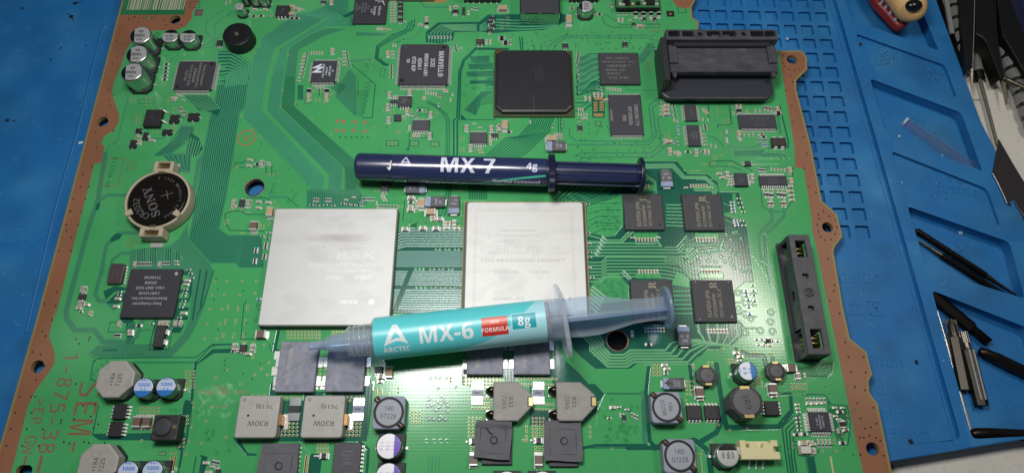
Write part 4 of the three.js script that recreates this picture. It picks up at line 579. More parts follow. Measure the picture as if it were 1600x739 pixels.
chip('bga_chip', [193.7, 419.5, 276.5, 496], 0.0014, { base: '#26262b', label: 'big square chip at left under the coin cell with upside-down white print', dots: [[0.9, 0.1, 0.035, '#a5a7aa']], lines: [['Sony Computer', 0.078], ['Entertainment Inc.', 0.078, -0.02], ['CXR713120', 0.078], ['©&® 2007 SCEI', 0.078], ['-203GB', 0.078], ['731861W', 0.078]], print: { rot: PI, color: '#b1b3b8', gap: 1.38, x: 0.46, y: 0.45, weight: 'bold' } });
chip('crystal_can', [168, 411.5, 190, 443], 0.0015, { base: '#3a3234', corner: 0.0006, material: MARK.gloss, lines: [['C 14.4', 0.26], ['DS 7F', 0.26]], print: { rot: R90, color: '#6a5f62' }, label: 'brown rectangular oscillator beside the big left chip' });
chip('crystal_can', [239.5, 507.5, 254, 542], 0.0023, { base: '#242426', pins: [0, 2, 0, 2], plen: 0.0007, lines: [['SG 3030', 0.3], ['', 0.2]], print: { rot: -R90, color: '#55555a' }, label: 'narrow black oscillator below the big left chip' });
chip('flat_chip', [1266.3, 643.5, 1298.5, 674.5], 0.0014, { pins: [12, 12, 12, 12], plen: 0.0014, base: '#26262c', label: 'small square pinned chip near the lower right brown edge', lines: [['IL D8T', 0.13], ['BD9A02EKV', 0.13], ['729BT11B', 0.13]], print: { rot: -R90, color: '#b5bbd0', weight: 'bold' } });
chip('power_transistor', [224, 170.5, 249.5, 196.5], 0.0022, { base: '#1d1d20', label: 'black power transistor with three bent silver legs at left', lines: [['AOD', 0.13], ['K3918', 0.13]], print: { rot: -R90, color: '#5c5c5e' } });
for (const [x, y, b] of [[257, 175, 1], [253, 182.5, 0], [256, 191.5, 1]]) { const g = mesh('transistor_leg', tube([new V3(-0.0016, 0.001, -0.0006), new V3(0, 0.001, 0), new V3(0.0008, 0.0004, 0.0004), new V3(0.0018, 0.00025, 0.0006)].slice(0, b ? 4 : 2), 0.00035, 12, 6), M.tin, board); place(g, x, y); }
for (const R of [[263.5, 178.5, 278, 191], [292, 176, 309, 187.5], [251.5, 201.5, 267, 209.5], [221.5, 206, 228.5, 218], [210, 200, 219, 207], [201, 218, 211, 230]]) chip('small_chip', R, 0.0013, { pins: [1, 1, 1, 1], plen: 0.0006, span: 0.3, base: '#1b1b1e' });
for (const [x, y] of [[185, 643], [178.5, 670.5]]) chip('small_chip', [x - 10, y - 12, x + 10, y + 12], 0.0015, { pins: [0, 4, 0, 4], plen: 0.0011, span: 0.9, base: '#19191c', label: y < 660 ? 'black eight-pin chip below the left grey coil, rear of two' : 'black eight-pin chip below the left grey coil, near of two' });
for (const [x, y] of [[1085.5, 644.3], [1113.9, 644.3]]) chip('small_chip', [x - 12, y - 11, x + 12, y + 11], 0.0015, { pins: [4, 0, 4, 0], plen: 0.0009, span: 0.92, base: '#222226', label: x < 1100 ? 'black eight-pin chip between the grey coils at lower right, left of two' : 'black eight-pin chip between the grey coils at lower right, right of two' });
chip('small_chip', [1196, 626.5, 1218.5, 649], 0.0015, { pins: [0, 4, 0, 4], plen: 0.0009, span: 0.92, base: '#1e1e21' });
chip('small_chip', [594.5, 285, 606.5, 298.5], 0.001, { pins: [4, 0, 4, 0], plen: 0.0009, base: '#3a3a40', dots: [[0.25, 0.4, 0.15, '#77777a']] });
chip('small_chip', [430, 7.5, 450.5, 23.5], 0.0018, { pins: [3, 0, 2, 0], plen: 0.001, span: 0.8, base: '#212124', lines: [['71', 0.2], ['K ▲', 0.22]], print: { rot: PI, color: '#8d8d8d' }, label: 'small black regulator at top left of centre' });
chip('memory_chip', [518.8, 691, 562.5, 760], 0.0012, { base: '#37373c', lines: [['HDR', 0.14], ['072B', 0.11], ['XDR512-J', 0.11], ['T2034A', 0.11]].reverse(), print: { rot: 0, color: '#7b7b80', y: 0.35 }, pins: [0, 10, 0, 0], plen: 0.0007, label: 'speckled dark chip at the bottom edge below the right grey inductor' });
chip('memory_chip', [407, 692, 462, 770], 0.0011, { base: '#37373c', pins: [0, 10, 0, 10], plen: 0.0007, label: 'dark chip mostly covered by a black pad below the left grey inductor' });
chip('memory_chip', [752.5, 672, 800, 725.5], 0.0012, { base: '#35353a', label: 'dark chip under the crooked black pad' });
chip('memory_chip', [857.5, 672, 903, 729], 0.0012, { base: '#35353a', label: 'dark chip under the straight black pad' });
for (const R of [[766, 25, 774, 30], [761, 31, 769, 36], [766, 37, 774, 42], [761, 44, 769, 49], [722, 10, 726, 23], [708, 14, 716, 20], [879, 67, 888, 74], [973, 64.5, 981, 72], [903, 195, 910, 203], [621, 3, 629, 9], [621, 10, 629, 16], [621, 18, 629, 24], [621, 27, 629, 33], [706, 15, 714, 20], [337, 62, 346, 71], [500, 0, 508, 4], [372, 311, 380, 323], [373, 538, 384, 550], [988, 34, 993, 39], [1005, 26, 1010, 31], [1021, 26, 1026, 31], [973, 648, 978.5, 657], [335, 733, 343, 741], [1023, 77, 1029, 84], [120, 459, 132, 468], [1198, 529, 1206, 536]]) chip('transistor', R, 0.001, { pins: [2, 0, 1, 0], plen: 0.0006, span: 0.8, base: '#26262a' });
chip('transistor', [744, 60, 756, 68.5], 0.0012, { pins: [2, 0, 1, 0], plen: 0.0006, base: '#2c2a28', lines: [['A2', 0.4]], print: { color: '#666' } });
chip('small_chip', [724, 575.5, 733, 584], 0.0005, {}); chip('small_chip', [585, 572.5, 597.5, 583.5], 0.001, { pins: [4, 0, 0, 0], plen: 0.0007, base: '#37373c' });

// ---- the two big processors under metal lids
function lidCell(w, d, draw) { return cell(480, 480, (g, W, H) => { const gr = g; gr.fillStyle = '#d9d8d6'; gr.fillRect(-3, -3, W + 6, H + 6); for (let i = 0; i < 900; i++) { gr.fillStyle = rnd() < 0.5 ? 'rgba(255,255,255,0.05)' : 'rgba(90,85,80,0.035)'; gr.fillRect(rnd() * W, rnd() * H, rr(5, 70), rr(0.5, 1.5)); } for (let i = 0; i < 60; i++) { gr.fillStyle = `rgba(${rnd() < 0.5 ? '255,255,255' : '110,105,100'},0.035)`; gr.beginPath(); gr.ellipse(rnd() * W, rnd() * H, rr(10, 80), rr(6, 30), rr(-0.4, 0.4), 0, 7); gr.fill(); } draw(gr, W, H); }); }
{ // graphics package
  const r = rectAt([416, 322.5, 614.5, 505], 0.0032), g = bpart('graphics_processor', 'large square package under a brushed silver lid, left of the two'); g.position.set(r.c.x, BT, r.c.z);
  mesh('chip_substrate', box(r.w + 0.0004, 0.0012, r.d + 0.0004, 0.0005), mat('#3c4a34', 0.6), g).position.y = 0.0002;
  const c = lidCell(r.w, r.d, (x, W, H) => {
    for (let i = 0; i < 9; i++) { x.fillStyle = 'rgba(130,125,118,0.045)'; x.beginPath(); x.ellipse(W * rr(0.45, 0.6), H * rr(0.25, 0.29), W * rr(0.1, 0.27), H * rr(0.01, 0.03), 0, 0, 7); x.fill(); }
    print(x, W, H, [['RSX', 0.095]], { color: '#f3f3f1', x: 0.69, y: 0.415, stretch: 1.9, alpha: 0.28, weight: 'bold' }); print(x, W, H, [['REALITY SYNTHESIZER™', 0.043]], { color: '#f2f2f0', x: 0.62, y: 0.5, stretch: 1.2, alpha: 0.35, weight: 'bold' });
    print(x, W, H, [['SONY COMPUTER ENTERTAINMENT INC.', 0.02]], { color: '#f2f2f0', x: 0.66, y: 0.55, alpha: 0.6 }); print(x, W, H, [['D5305F     0720NTL', 0.034]], { color: '#f7f7f6', x: 0.66, y: 0.61, font: 'monospace', alpha: 0.75 }); print(x, W, H, [['R01518', 0.036]], { color: '#ffffff', x: 0.68, y: 0.81, font: 'monospace', alpha: 0.85 });
    x.fillStyle = '#ffffff'; x.beginPath(); x.arc(W * 0.85, H * 0.81, W * 0.02, 0, 7); x.fill(); x.fillStyle = '#777'; x.fillRect(W * 0.43, H * 0.34, 3, 3);
  });
  const b = mesh('metal_lid', topUV(box(r.w, 0.0019, r.d, 0.0008, 0.00025), r.w, r.d, c), MARK.steel, g); b.position.y = 0.0013;
}
{ // main processor
  const r = rectAt([727, 312.5, 914.8, 490], 0.003), g = bpart('main_processor', 'large square package under a pale silver lid with faint lettering, right of the two'); g.position.set(r.c.x, BT, r.c.z);
  mesh('chip_substrate', box(r.w + 0.0022, 0.001, r.d + 0.002, 0.0004), mat('#8d8a4e', 0.55), g).position.y = 0.0002; mesh('substrate_top', box(r.w + 0.0016, 0.0002, r.d + 0.0014, 0.0004), mat('#4a3f2c', 0.5), g).position.y = 0.0011;
  const c = lidCell(r.w, r.d, (x, W, H) => {
    x.strokeStyle = 'rgba(150,147,142,0.08)'; x.lineWidth = 14; x.strokeRect(W * 0.08, H * 0.08, W * 0.82, H * 0.86); const cc = '#aaa8a4';
    print(x, W, H, [['Sony Computer', 0.034], ['Entertainment Inc.', 0.034]], { color: cc, x: 0.44, y: 0.29, stretch: 1.25, gap: 1.35, weight: 'bold', alpha: 0.4 }); x.save(); x.strokeStyle = cc; x.globalAlpha = 0.4; x.lineWidth = 1.2; x.font = `bold ${H * 0.1}px sans-serif`; x.textAlign = 'center'; x.textBaseline = 'middle'; x.translate(W * 0.48, H * 0.44); x.scale(1.65, 1); x.strokeText('CELL/B.E.', 0, 0); x.restore();
    print(x, W, H, [['CELL BROADBAND ENGINE™', 0.042]], { color: cc, x: 0.48, y: 0.53, stretch: 1.25, weight: 'bold', alpha: 0.5 }); print(x, W, H, [['CXD2981AGB    1-101 AAG', 0.03]], { color: '#b2b0ac', x: 0.47, y: 0.635, font: 'monospace', stretch: 1.1 }); print(x, W, H, [['40D0M89.0C0', 0.036]], { color: '#b2b0ac', x: 0.36, y: 0.86, font: 'monospace', stretch: 1.1 }); x.fillStyle = '#b8b6b2'; x.beginPath(); x.arc(W * 0.86, H * 0.86, W * 0.014, 0, 7); x.fill();
  });
  const b = mesh('metal_lid', topUV(box(r.w, 0.0018, r.d, 0.0012, 0.0003), r.w, r.d, c), MARK.steel, g); b.position.y = 0.0013;
}

// ---- electrolytic capacitors: black base, shrunk can, printed top
function canCap(px, py, dia, h, style, label) {
  const g = bpart('electrolytic_capacitor', label), r = dia / 2; place(g, px, py, h);
  const s = dia * 1.06, k = dia * 0.22, base = mesh('base_plate', slab(polyShape([[-s / 2, -s / 2], [s / 2, -s / 2], [s / 2, s / 2 - k], [s / 2 - k, s / 2], [-s / 2 + k, s / 2], [-s / 2, s / 2 - k]]), Math.min(0.0012, h * 0.2), 0.0001), M.blackMatte, g); base.position.y = 0.0002;
  const b = Math.min(0.001, h * 0.18);
  mesh('can', lathe([[r * 0.97, b], [r, b + 0.0003], [r, b + 0.0006], [r * 0.95, b + 0.0009], [r * 0.95, b + 0.0012], [r, b + 0.0016], [r, h - 0.0005], [r * 0.98, h - 0.0002], [r * 0.92, h - 0.00002], [r * 0.9, h]], 40), style.canMat ?? M.alu, g);
  const c = cell(110, 110, (x, W, H) => { x.fillStyle = style.top; x.fillRect(-3, -3, W + 6, H + 6); style.draw(x, W, H); });
  const t = mesh('printed_top', topUV(lathe([[0, h + 0.00001], [r * 0.9, h + 0.00001], [r * 0.93, h - 0.00012]], 40), dia * 0.93, dia * 0.93, c), style.matte ? MARK.paint : MARK.can, g);
  const l = mesh('terminal', box(0.0012, 0.0003, 0.0007), M.tin, g); l.position.set(s / 2 + 0.0002, 0.0001, 0); mesh('terminal', box(0.0012, 0.0003, 0.0007), M.tin, g).position.set(-s / 2 - 0.0002, 0.0001, 0);
  return g;
}
const sector = (x, W, H, a0, a1, col) => { x.fillStyle = col; x.beginPath(); x.arc(W / 2, H / 2, W * 0.56, a0, a1); x.closePath(); x.fill(); };
const silverTop = (lines, rot, a0, a1) => ({ top: '#c4c7c6', draw: (x, W, H) => { sector(x, W, H, a0, a1, '#1c1e22'); print(x, W, H, lines, { rot, color: '#26282c', weight: 'bold', x: 0.5, y: 0.5 }); } });
const big = silverTop([['6A', 0.2], ['1000', 0.24], ['RU3', 0.15]].reverse(), PI, 1.95, 4.0);
canCap(218, 54.5, 0.0079, 0.0082, big, 'tall silver can capacitor in the upper left corner, rearmost of the three'); canCap(212.5, 84, 0.0079, 0.0082, big, 'tall silver can capacitor in the upper left corner, middle of the three'); canCap(204.5, 112, 0.0079, 0.0082, big, 'tall silver can capacitor in the upper left corner, nearest of the three');
const s2 = silverTop([['C', 0.2], ['220 H', 0.2], ['RUCE', 0.17]].reverse(), PI, 3.6, 5.9);
canCap(264.5, 56, 0.0064, 0.0045, s2, 'short silver can capacitor beside the tall ones, left of a pair'); canCap(292.5, 56.5, 0.0064, 0.0045, s2, 'short silver can capacitor beside the tall ones, right of a pair');
const s3 = silverTop([['47', 0.2]], 0, 3.2, 4.0);
canCap(373, 10, 0.0037, 0.0048, s3, 'thin silver can capacitor beside the black buzzer'); for (const [x, y] of [[378, -8], [395, -7], [409, -6]]) canCap(x, y, 0.0037, 0.0048, s3);
canCap(916, 9.5, 0.0057, 0.0048, silverTop([['nZU', 0.17], ['108', 0.2], ['16 V', 0.19]], 0.05, 2.1, 4.2), 'silver can capacitor at the top edge right of the metal socket');
const blueTop = (rot, lines) => ({ top: '#dfe4ec', matte: true, canMat: mat('#8d9a98', 0.3, 0.9), draw: (x, W, H) => { x.save(); x.translate(W / 2, H / 2); x.rotate(rot); x.fillStyle = '#2470b8'; x.fillRect(-W, H * 0.17, 2 * W, H); x.translate(-W / 2, -H / 2); print(x, W, H, lines, { color: '#3a66b4', weight: 'bold', y: 0.36, stretch: 1.15 }); x.restore(); } });
const blueLines = [['AG7', 0.2], ['1000', 0.26], ['2.5', 0.2]];
canCap(222.8, 605.5, 0.0061, 0.0052, { ...blueTop(0, blueLines), top: '#b9c6e0' }, 'blue-topped can capacitor beside the left grey coil, left of a pair'); canCap(258, 604.5, 0.0061, 0.0052, { ...blueTop(0, blueLines), top: '#b9c6e0' }, 'blue-topped can capacitor beside the left grey coil, right of a pair');
canCap(198, 737, 0.0061, 0.0052, { ...blueTop(0, blueLines), top: '#b9c6e0' }, 'blue-topped can capacitor at the bottom edge, left of a pair'); canCap(236.6, 736, 0.0061, 0.0052, { ...blueTop(0, blueLines), top: '#b9c6e0' }, 'blue-topped can capacitor at the bottom edge, right of a pair');
canCap(1169, 579.5, 0.006, 0.0056, blueTop(-R90, [['AG7', 0.16], ['6.9', 0.26], ['2.5', 0.2]]), 'can capacitor with white and blue top among the lower right coils');
const purple = { top: '#e9e7ec', matte: true, canMat: mat('#8d908f', 0.3, 0.9), draw: (x, W, H) => { x.fillStyle = '#5a2fb0'; x.fillRect(W * 0.72, -3, W, H + 6); print(x, W, H, [['1 1 1', 0.17], ['1 5 6', 0.17], ['', 0.05], ['7 1 6', 0.17]], { rot: R90, color: '#7a5fc0', x: 0.42 }); } };
canCap(607, 697, 0.0076, 0.006, purple, 'purple and white topped can capacitor below the square 1R0 coil'); canCap(606, 744, 0.0076, 0.006, purple, 'purple and white topped can capacitor at the bottom edge'); canCap(792, 757, 0.0076, 0.006, purple, 'white can capacitor just showing at the bottom edge, left of two'); canCap(848, 757, 0.0076, 0.006, purple, 'white can capacitor just showing at the bottom edge, right of two');
canCap(1138, 711, 0.0068, 0.005, silverTop([['nZU', 0.16], ['100', 0.2], ['16V', 0.18]], R90, 3.5, 5.9), 'silver can capacitor beside the cream plug at lower right');
{ // buzzer
  const g = bpart('buzzer', 'round black buzzer with a hole in its top at upper left'); place(g, 369, 52.5, 0.0052);
  mesh('buzzer_body', lathe([[0.0056, 0.0001], [0.0057, 0.0004], [0.0057, 0.0012], [0.0055, 0.0014], [0.0055, 0.0046], [0.0051, 0.0052], [0.0009, 0.0052], [0.0009, 0.0046], [0.0001, 0.0046]], 48), mat('#17181b', 0.42), g);
  mesh('sound_hole', lathe([[0, 0], [0.00085, 0.0001]], 16), mat('#5a5138', 0.6), g).position.y = 0.0046;
}
// ---- inductors
const octa = (w, d, kL, kR = kL) => polyShape([[-w / 2 + kL, -d / 2], [w / 2 - kR, -d / 2], [w / 2, -d / 2 + kR], [w / 2, d / 2 - kR], [w / 2 - kR, d / 2], [-w / 2 + kL, d / 2], [-w / 2, d / 2 - kL], [-w / 2, -d / 2 + kL]]);
function coil(name, px, py, h, shape, w, d, lines, pr, label, base = '#77756f', o = {}) {
  const g = bpart(name, label); place(g, px, py, h, o.rot ?? 0);
  const c = cell(200, 200, (x, W, H) => { x.fillStyle = base; x.fillRect(-3, -3, W + 6, H + 6); speckle(x, W, H, 2600, 0.05); for (let i = 0; i < 26; i++) { x.fillStyle = `rgba(${rnd() < 0.6 ? '255,255,250' : '30,28,25'},0.035)`; x.beginPath(); x.ellipse(rnd() * W, rnd() * H, rr(6, 40), rr(4, 18), rr(0, 3), 0, 7); x.fill(); } o.draw?.(x, W, H); if (lines) print(x, W, H, lines, pr); });
  const y0 = o.y0 ?? 0.0003, b = mesh('core_block', topUV(slab(shape, h - y0, 0.0004, 2), w, d, c), o.material ?? MARK.ferrite, g); b.position.y = y0;
  return g;
}
for (const [x, y, n] of [[401.5, 650.7, 'left'], [504, 650.7, 'right']]) {
  const w = 0.0123, g = coil('inductor', x, y, 0.0042, roundRect(w, w, 0.0009), w, w, [['7618J', 0.14, -0.1], ['', 0.18], ['R30W', 0.16]].reverse(), { rot: PI, color: '#2a2825', stretch: 1.25, x: 0.54, y: 0.47 }, `square grey block inductor marked R30W, ${n} of the two`, '#a9a6a1', { draw: (c, W, H) => { c.fillStyle = '#111'; c.beginPath(); c.arc(W * 0.27, H * 0.48, W * 0.028, 0, 7); c.fill(); c.strokeStyle = '#55534e'; c.lineWidth = 3; c.beginPath(); c.arc(W * 0.13, H * 0.1, W * 0.03, 0, 7); c.stroke(); } });
  const t = mesh('terminal', box(0.0012, 0.0032, 0.0032, 0.0002), mat('#9a7245', 0.35, 1), g); t.position.set(w / 2 + 0.0003, 0.0001, 0.0008); const t2 = mesh('solder_pad', box(0.0016, 0.0002, 0.0046), M.solder, g); t2.position.set(w / 2 + 0.0013, 0.0001, 0.001);
}
for (const [x, y, n] of [[801, 627, 'left'], [900, 627, 'right']]) {
  const w = 0.0117, d = 0.0116, sh = polyShape([[-w / 2, -d / 2], [w / 2 - 0.0042, -d / 2], [w / 2, -d / 2 + 0.0038], [w / 2, d / 2 - 0.0042], [w / 2 - 0.0042, d / 2], [-w / 2 + 0.0008, d / 2], [-w / 2, d / 2 - 0.0008]]);
  const g = coil('inductor', x, y, 0.004, sh, w, d, [['R33', 0.145], ['726S', 0.145]], { rot: R90, color: '#1e1d1b', stretch: 1.15, x: 0.36, y: 0.52, gap: 1.15 }, `grey block inductor with cut corners marked R33, ${n} of the two`, '#908c87');
  mesh('terminal', box(0.0012, 0.0039, 0.0024, 0.0001), M.brass, g).position.set(w / 2 - 0.0004, 0.0002, 0.0001); mesh('terminal_recess', box(0.0014, 0.00385, 0.0031), M.black, g).position.set(w / 2 - 0.0007, 0.0002, 0.0001);
  for (const z of [-0.0035, 0.0036]) { const l = mesh('terminal', tube([new V3(0, 0.0031, 0), new V3(-0.001, 0.0029, 0), new V3(-0.0014, 0.0015, 0), new V3(-0.0013, 0.0002, 0)], 0.0011, 14, 8), mat('#40372c', 0.25, 0.9), g); l.position.set(-w / 2, 0, z); mesh('solder_pad', box(0.002, 0.0002, 0.003), M.solder, g).position.set(-w / 2 - 0.0012, 0.0001, z); }
}
for (const [x, y] of [[178.7, 592], [151.5, 725]]) { const w = 0.0112, d = 0.0112; coil('inductor', x, y, 0.0052, octa(w, d, 0.003, 0.0036), w, d, [['•1R4', 0.16, 0.02], ['722S', 0.16]], { rot: -R90, color: '#1d1c1b', stretch: 1.05, x: 0.52, y: 0.53, gap: 1.1 }, y < 650 ? 'grey eight-sided coil marked 1R4 at left, rear one' : 'grey eight-sided coil marked 1R4 at left, cut by the bottom edge', '#a29e98', { y0: 0.0012 }); const b = mesh('base_plate', slab(octa(w, d, 0.003, 0.003), 0.0013, 0.0002), M.black, board); place(b, x, y, 0.0052); }
function drumCoil(px, py, h, s, lines, rot, label) {   // square shielded coil with a round core
  const g = coil('shielded_coil', px, py, h, roundRect(s, s, 0.0012), s, s, null, null, label, '#8b92a2', { draw: (x, W, H) => { x.fillStyle = '#222226'; x.beginPath(); x.arc(W / 2, H / 2, W * 0.445, 0, 7); x.fill(); sector(x, W * 0, 0, 0, 0, '#000'); for (const [a, b] of [[0.13, 0.13], [0.87, 0.87]]) { x.fillStyle = '#15151a'; x.save(); x.translate(a * W, b * H); x.rotate(PI / 4); x.fillRect(-W * 0.14, -H * 0.09, W * 0.28, H * 0.18); x.restore(); } } });
  const r = s * 0.4, c = cell(150, 150, (x, W, H) => { x.fillStyle = '#979ba3'; x.fillRect(-3, -3, W + 6, H + 6); speckle(x, W, H, 1500, 0.05); print(x, W, H, lines, { rot, color: '#2b2c30', stretch: 0.95 }); });
  mesh('round_core', topUV(lathe([[0, h + 0.00012], [r - 0.0002, h + 0.00012], [r, h], [r, h - 0.0004]], 40), 2 * r, 2 * r, c), MARK.ferrite, g);
  for (const [sx, sz] of [[-1, -1], [1, 1]]) { const w = mesh('copper_wire', tube([new V3(sx * s * 0.43, h + 0.0002, sz * s * 0.43), new V3(sx * s * 0.38, h + 0.00025, sz * s * 0.36), new V3(sx * s * 0.33, h + 0.0002, sz * s * 0.34)], 0.0003, 8, 6), M.copper, g); }
  const t = mesh('rim_ring', new THREE.TorusGeometry(r + 0.0005, 0.00018, 6, 48).rotateX(PI / 2), M.black, g); t.position.y = h + 0.00002; return g;
}
drumCoil(607, 644.5, 0.0042, 0.0097, [['1R0', 0.24], ['07228', 0.24]], 0.05, 'square blue-grey coil with round core marked 1R0, in the middle');
drumCoil(1042, 636.5, 0.0045, 0.0093, [['1R6', 0.24], ['07298', 0.24]], 1.42, 'square blue-grey coil with round core turned sideways at lower right');
drumCoil(1062.5, 712.5, 0.0045, 0.0096, [['1R0', 0.24], ['07228', 0.24]], -0.03, 'square blue-grey coil with round core marked 1R0 at the bottom right');
function roundCoil(px, py, h, s, core, lines, rot, label) {
  const g = coil('round_coil', px, py, h, octa(s, s, s * 0.3), s, s, null, null, label, '#54555b', {});
  const c = cell(110, 110, (x, W, H) => { x.fillStyle = '#5f5e61'; x.fillRect(-3, -3, W + 6, H + 6); speckle(x, W, H, 700, 0.06); if (lines) print(x, W, H, lines, { rot, color: '#1f1f22', stretch: 1 }); });
  const dk = mesh('core_gap', lathe([[0, h + 0.00005], [core + 0.0007, h + 0.00005], [core + 0.0008, h - 0.0002]], 36), M.black, g);
  mesh('round_core', topUV(lathe([[0, h + 0.0003], [core - 0.0002, h + 0.0003], [core, h + 0.0001], [core, h]], 36), 2 * core, 2 * core, c), MARK.ferrite, g);
  for (const z of [-1, 1]) { const t = mesh('terminal', box(s * 0.3, 0.0004, s * 0.1, 0.0001), M.brass, g); t.position.set(s * 0.02 * z, h - 0.0001, z * s * 0.44); }
}
roundCoil(1167.5, 628, 0.0078, 0.0094, 0.0040, [['3R9', 0.34]], 1.35, 'big dark round-cored coil marked 3R9 among the lower right parts');
roundCoil(1105.4, 586.5, 0.003, 0.0062, 0.0021, [['2R2', 0.25]], 0.6, 'small dark round coil left of the white and blue capacitor'); roundCoil(1214, 580, 0.003, 0.0058, 0.0019, [['4R7', 0.25]], 0.6, 'small dark round coil right of the white and blue capacitor');
{ const g = coil('square_coil', 257, 668, 0.0044, roundRect(0.0077, 0.0074, 0.0004), 0.0077, 0.0074, null, null, 'black square coil with a round core below the blue-topped capacitors', '#2a2b2d', {}); const c = mesh('round_core', lathe([[0, 0.0047], [0.0023, 0.0047], [0.0025, 0.0045], [0.0025, 0.0043]], 32), mat('#34373b', 0.5), g); c.position.set(-0.0008, 0, -0.0002); mesh('core_gap', new THREE.TorusGeometry(0.0028, 0.0003, 6, 40).rotateX(PI / 2), M.black, g).position.set(-0.0008, 0.0043, -0.0002); mesh('terminal', box(0.0012, 0.0004, 0.0011), M.brass, g).position.set(0.0029, 0.0043, -0.0001); mesh('terminal', box(0.0006, 0.0004, 0.0009), M.brass, g).position.set(-0.0037, 0.0042, 0); }

// ---- flat polymer and moulded capacitors
const necCap = (bot, cx, wpx, lines, label, alpha) => { const dmm = 0.0157, h = 0.0024, p = at(cx, bot, h), g = bpart('slab_capacitor', label), w = wpx; g.position.set(p.x, BT, p.z - dmm / 2);
  const c = cell(180, 240, (x, W, H) => { x.fillStyle = '#868898'; x.fillRect(-3, -3, W + 6, H + 6); for (let i = 0; i < 160; i++) { x.fillStyle = `rgba(${rnd() < 0.5 ? '180,181,195' : '30,30,40'},0.06)`; x.beginPath(); x.ellipse(rnd() * W, rnd() * H, rr(4, 22), rr(4, 16), rr(0, 3), 0, 7); x.fill(); } speckle(x, W, H, 2000, 0.06); print(x, W, H, [['NEC/TOKIN', 0.17]], { rot: -R90, color: '#b8ae98', x: 0.3, y: 0.5, weight: 'bold', alpha, stretch: 1.05 }); print(x, W, H, [[lines, 0.2]], { rot: -R90, color: '#a8a394', x: 0.62, y: 0.5, alpha: alpha * 0.9, font: 'monospace' }); });
  mesh('capacitor_body', topUV(box(w, h - 0.0002, dmm, 0.0002, 0.0002), w, dmm, c), MARK.epoxy, g).position.y = 0.0002;
  for (const [sx, sz] of [[-1, 0.27], [1, 0.27], [1, -0.1], [-1, -0.1]]) mesh('terminal', box(0.002, 0.0005, 0.003, 0.0002), M.tin, g).position.set(sx * (w / 2 + 0.0004), 0.0001, dmm * sz);
  return g; };
necCap(612.4, 458.4, 0.0119, '0E128', 'slate grey flat capacitor under the syringe tip, leftmost of four', 0.6); necCap(612, 536, 0.0118, '0E128', 'slate grey flat capacitor crossed by the syringe tip, second from left', 0.4); necCap(585, 757, 0.0113, '0E907', 'slate grey flat capacitor half under the teal syringe, third from left', 0.7); necCap(585, 831.2, 0.0113, '0E907', 'slate grey flat capacitor half under the teal syringe, rightmost of four', 0.7);
function moulded(R, h, band, lines, rot, label) {
  const r = rectAt(R, h), g = bpart('moulded_capacitor', label); g.position.set(r.c.x, BT, r.c.z);
  const c = cell(r.w * 18000, r.d * 18000, (x, W, H) => { x.fillStyle = '#5a5b62'; x.fillRect(-3, -3, W + 6, H + 6); speckle(x, W, H, 400, 0.05); x.fillStyle = '#8f9fba'; const b = 0.29; if (band === 'l') x.fillRect(-3, -3, W * b, H + 6); if (band === 'r') x.fillRect(W * (1 - b), -3, W, H + 6); if (band === 't') x.fillRect(-3, -3, W + 6, H * b); if (band === 'b') x.fillRect(-3, H * (1 - b), W + 6, H); print(x, W, H, lines, { rot, color: '#a9abb0', font: 'monospace', weight: 'bold', x: band === 'l' ? 0.64 : band === 'r' ? 0.36 : 0.5, y: band === 't' ? 0.64 : band === 'b' ? 0.36 : 0.5 }); });
  mesh('capacitor_body', topUV(box(r.w, h - 0.0003, r.d, 0.0001, 0.0002), r.w, r.d, c), MARK.epoxy, g).position.y = 0.0003;
  const lr = 'lr'.includes(band); for (const s of [-1, 1]) { const t = mesh('terminal', lr ? box(0.0008, 0.0009, r.d * 0.6) : box(r.w * 0.6, 0.0009, 0.0008), M.tin, g); t.position.set(lr ? s * (r.w / 2 + 0.0001) : 0, 0.0001, lr ? 0 : s * (r.d / 2 + 0.0001)); }
}
moulded([633, 286, 664, 301], 0.0019, 'r', [['eNB', 0.3], ['NE', 0.3]].reverse(), R90, 'small grey capacitor with blue band, just under the navy syringe'); moulded([664.5, 306.5, 695, 322.5], 0.0019, 'l', [['eNA', 0.3], ['NE▮', 0.3]], -R90, 'small grey capacitor with blue band at its left end, left of the right processor'); moulded([700.5, 306, 717.5, 333], 0.0019, 'b', [['eNA', 0.3], ['NE ▮', 0.3]].map(([t, s]) => [t, s]), PI, 'upright grey capacitor with blue band at its near end, beside the right processor'); moulded([1033, 265.5, 1051.5, 291], 0.0019, 'b', [['NE 8', 0.3], ['eN8', 0.3]], PI, 'upright grey capacitor with blue band between the upper memory chips'); moulded([1060, 509.5, 1079.5, 540], 0.0019, 't', [['NE 8', 0.3], ['eN8', 0.3]], 0, 'upright grey capacitor with blue band between the lower memory chips'); moulded([1037, 590, 1070, 608], 0.0019, 'l', [['330', 0.3], ['e7F', 0.3]], R90, 'grey capacitor with plus sign above the sideways coil'); moulded([855, 220, 884, 235], 0.0019, 'l', [['eNA', 0.28], ['NE', 0.3]], -R90, 'grey capacitor with blue band behind the navy syringe wing');
{ const s = mesh('plus_sign', join([moved(box(0.002, 0.0001, 0.0005), 0, 0, 0), moved(box(0.0005, 0.0001, 0.0007), 0, 0, 0.0006), moved(box(0.0005, 0.0001, 0.0007), 0, 0, -0.0006)]), M.black, board); const p = at(1044, 598.5, 0.0019); s.position.set(p.x, BT + 0.0019, p.z); }

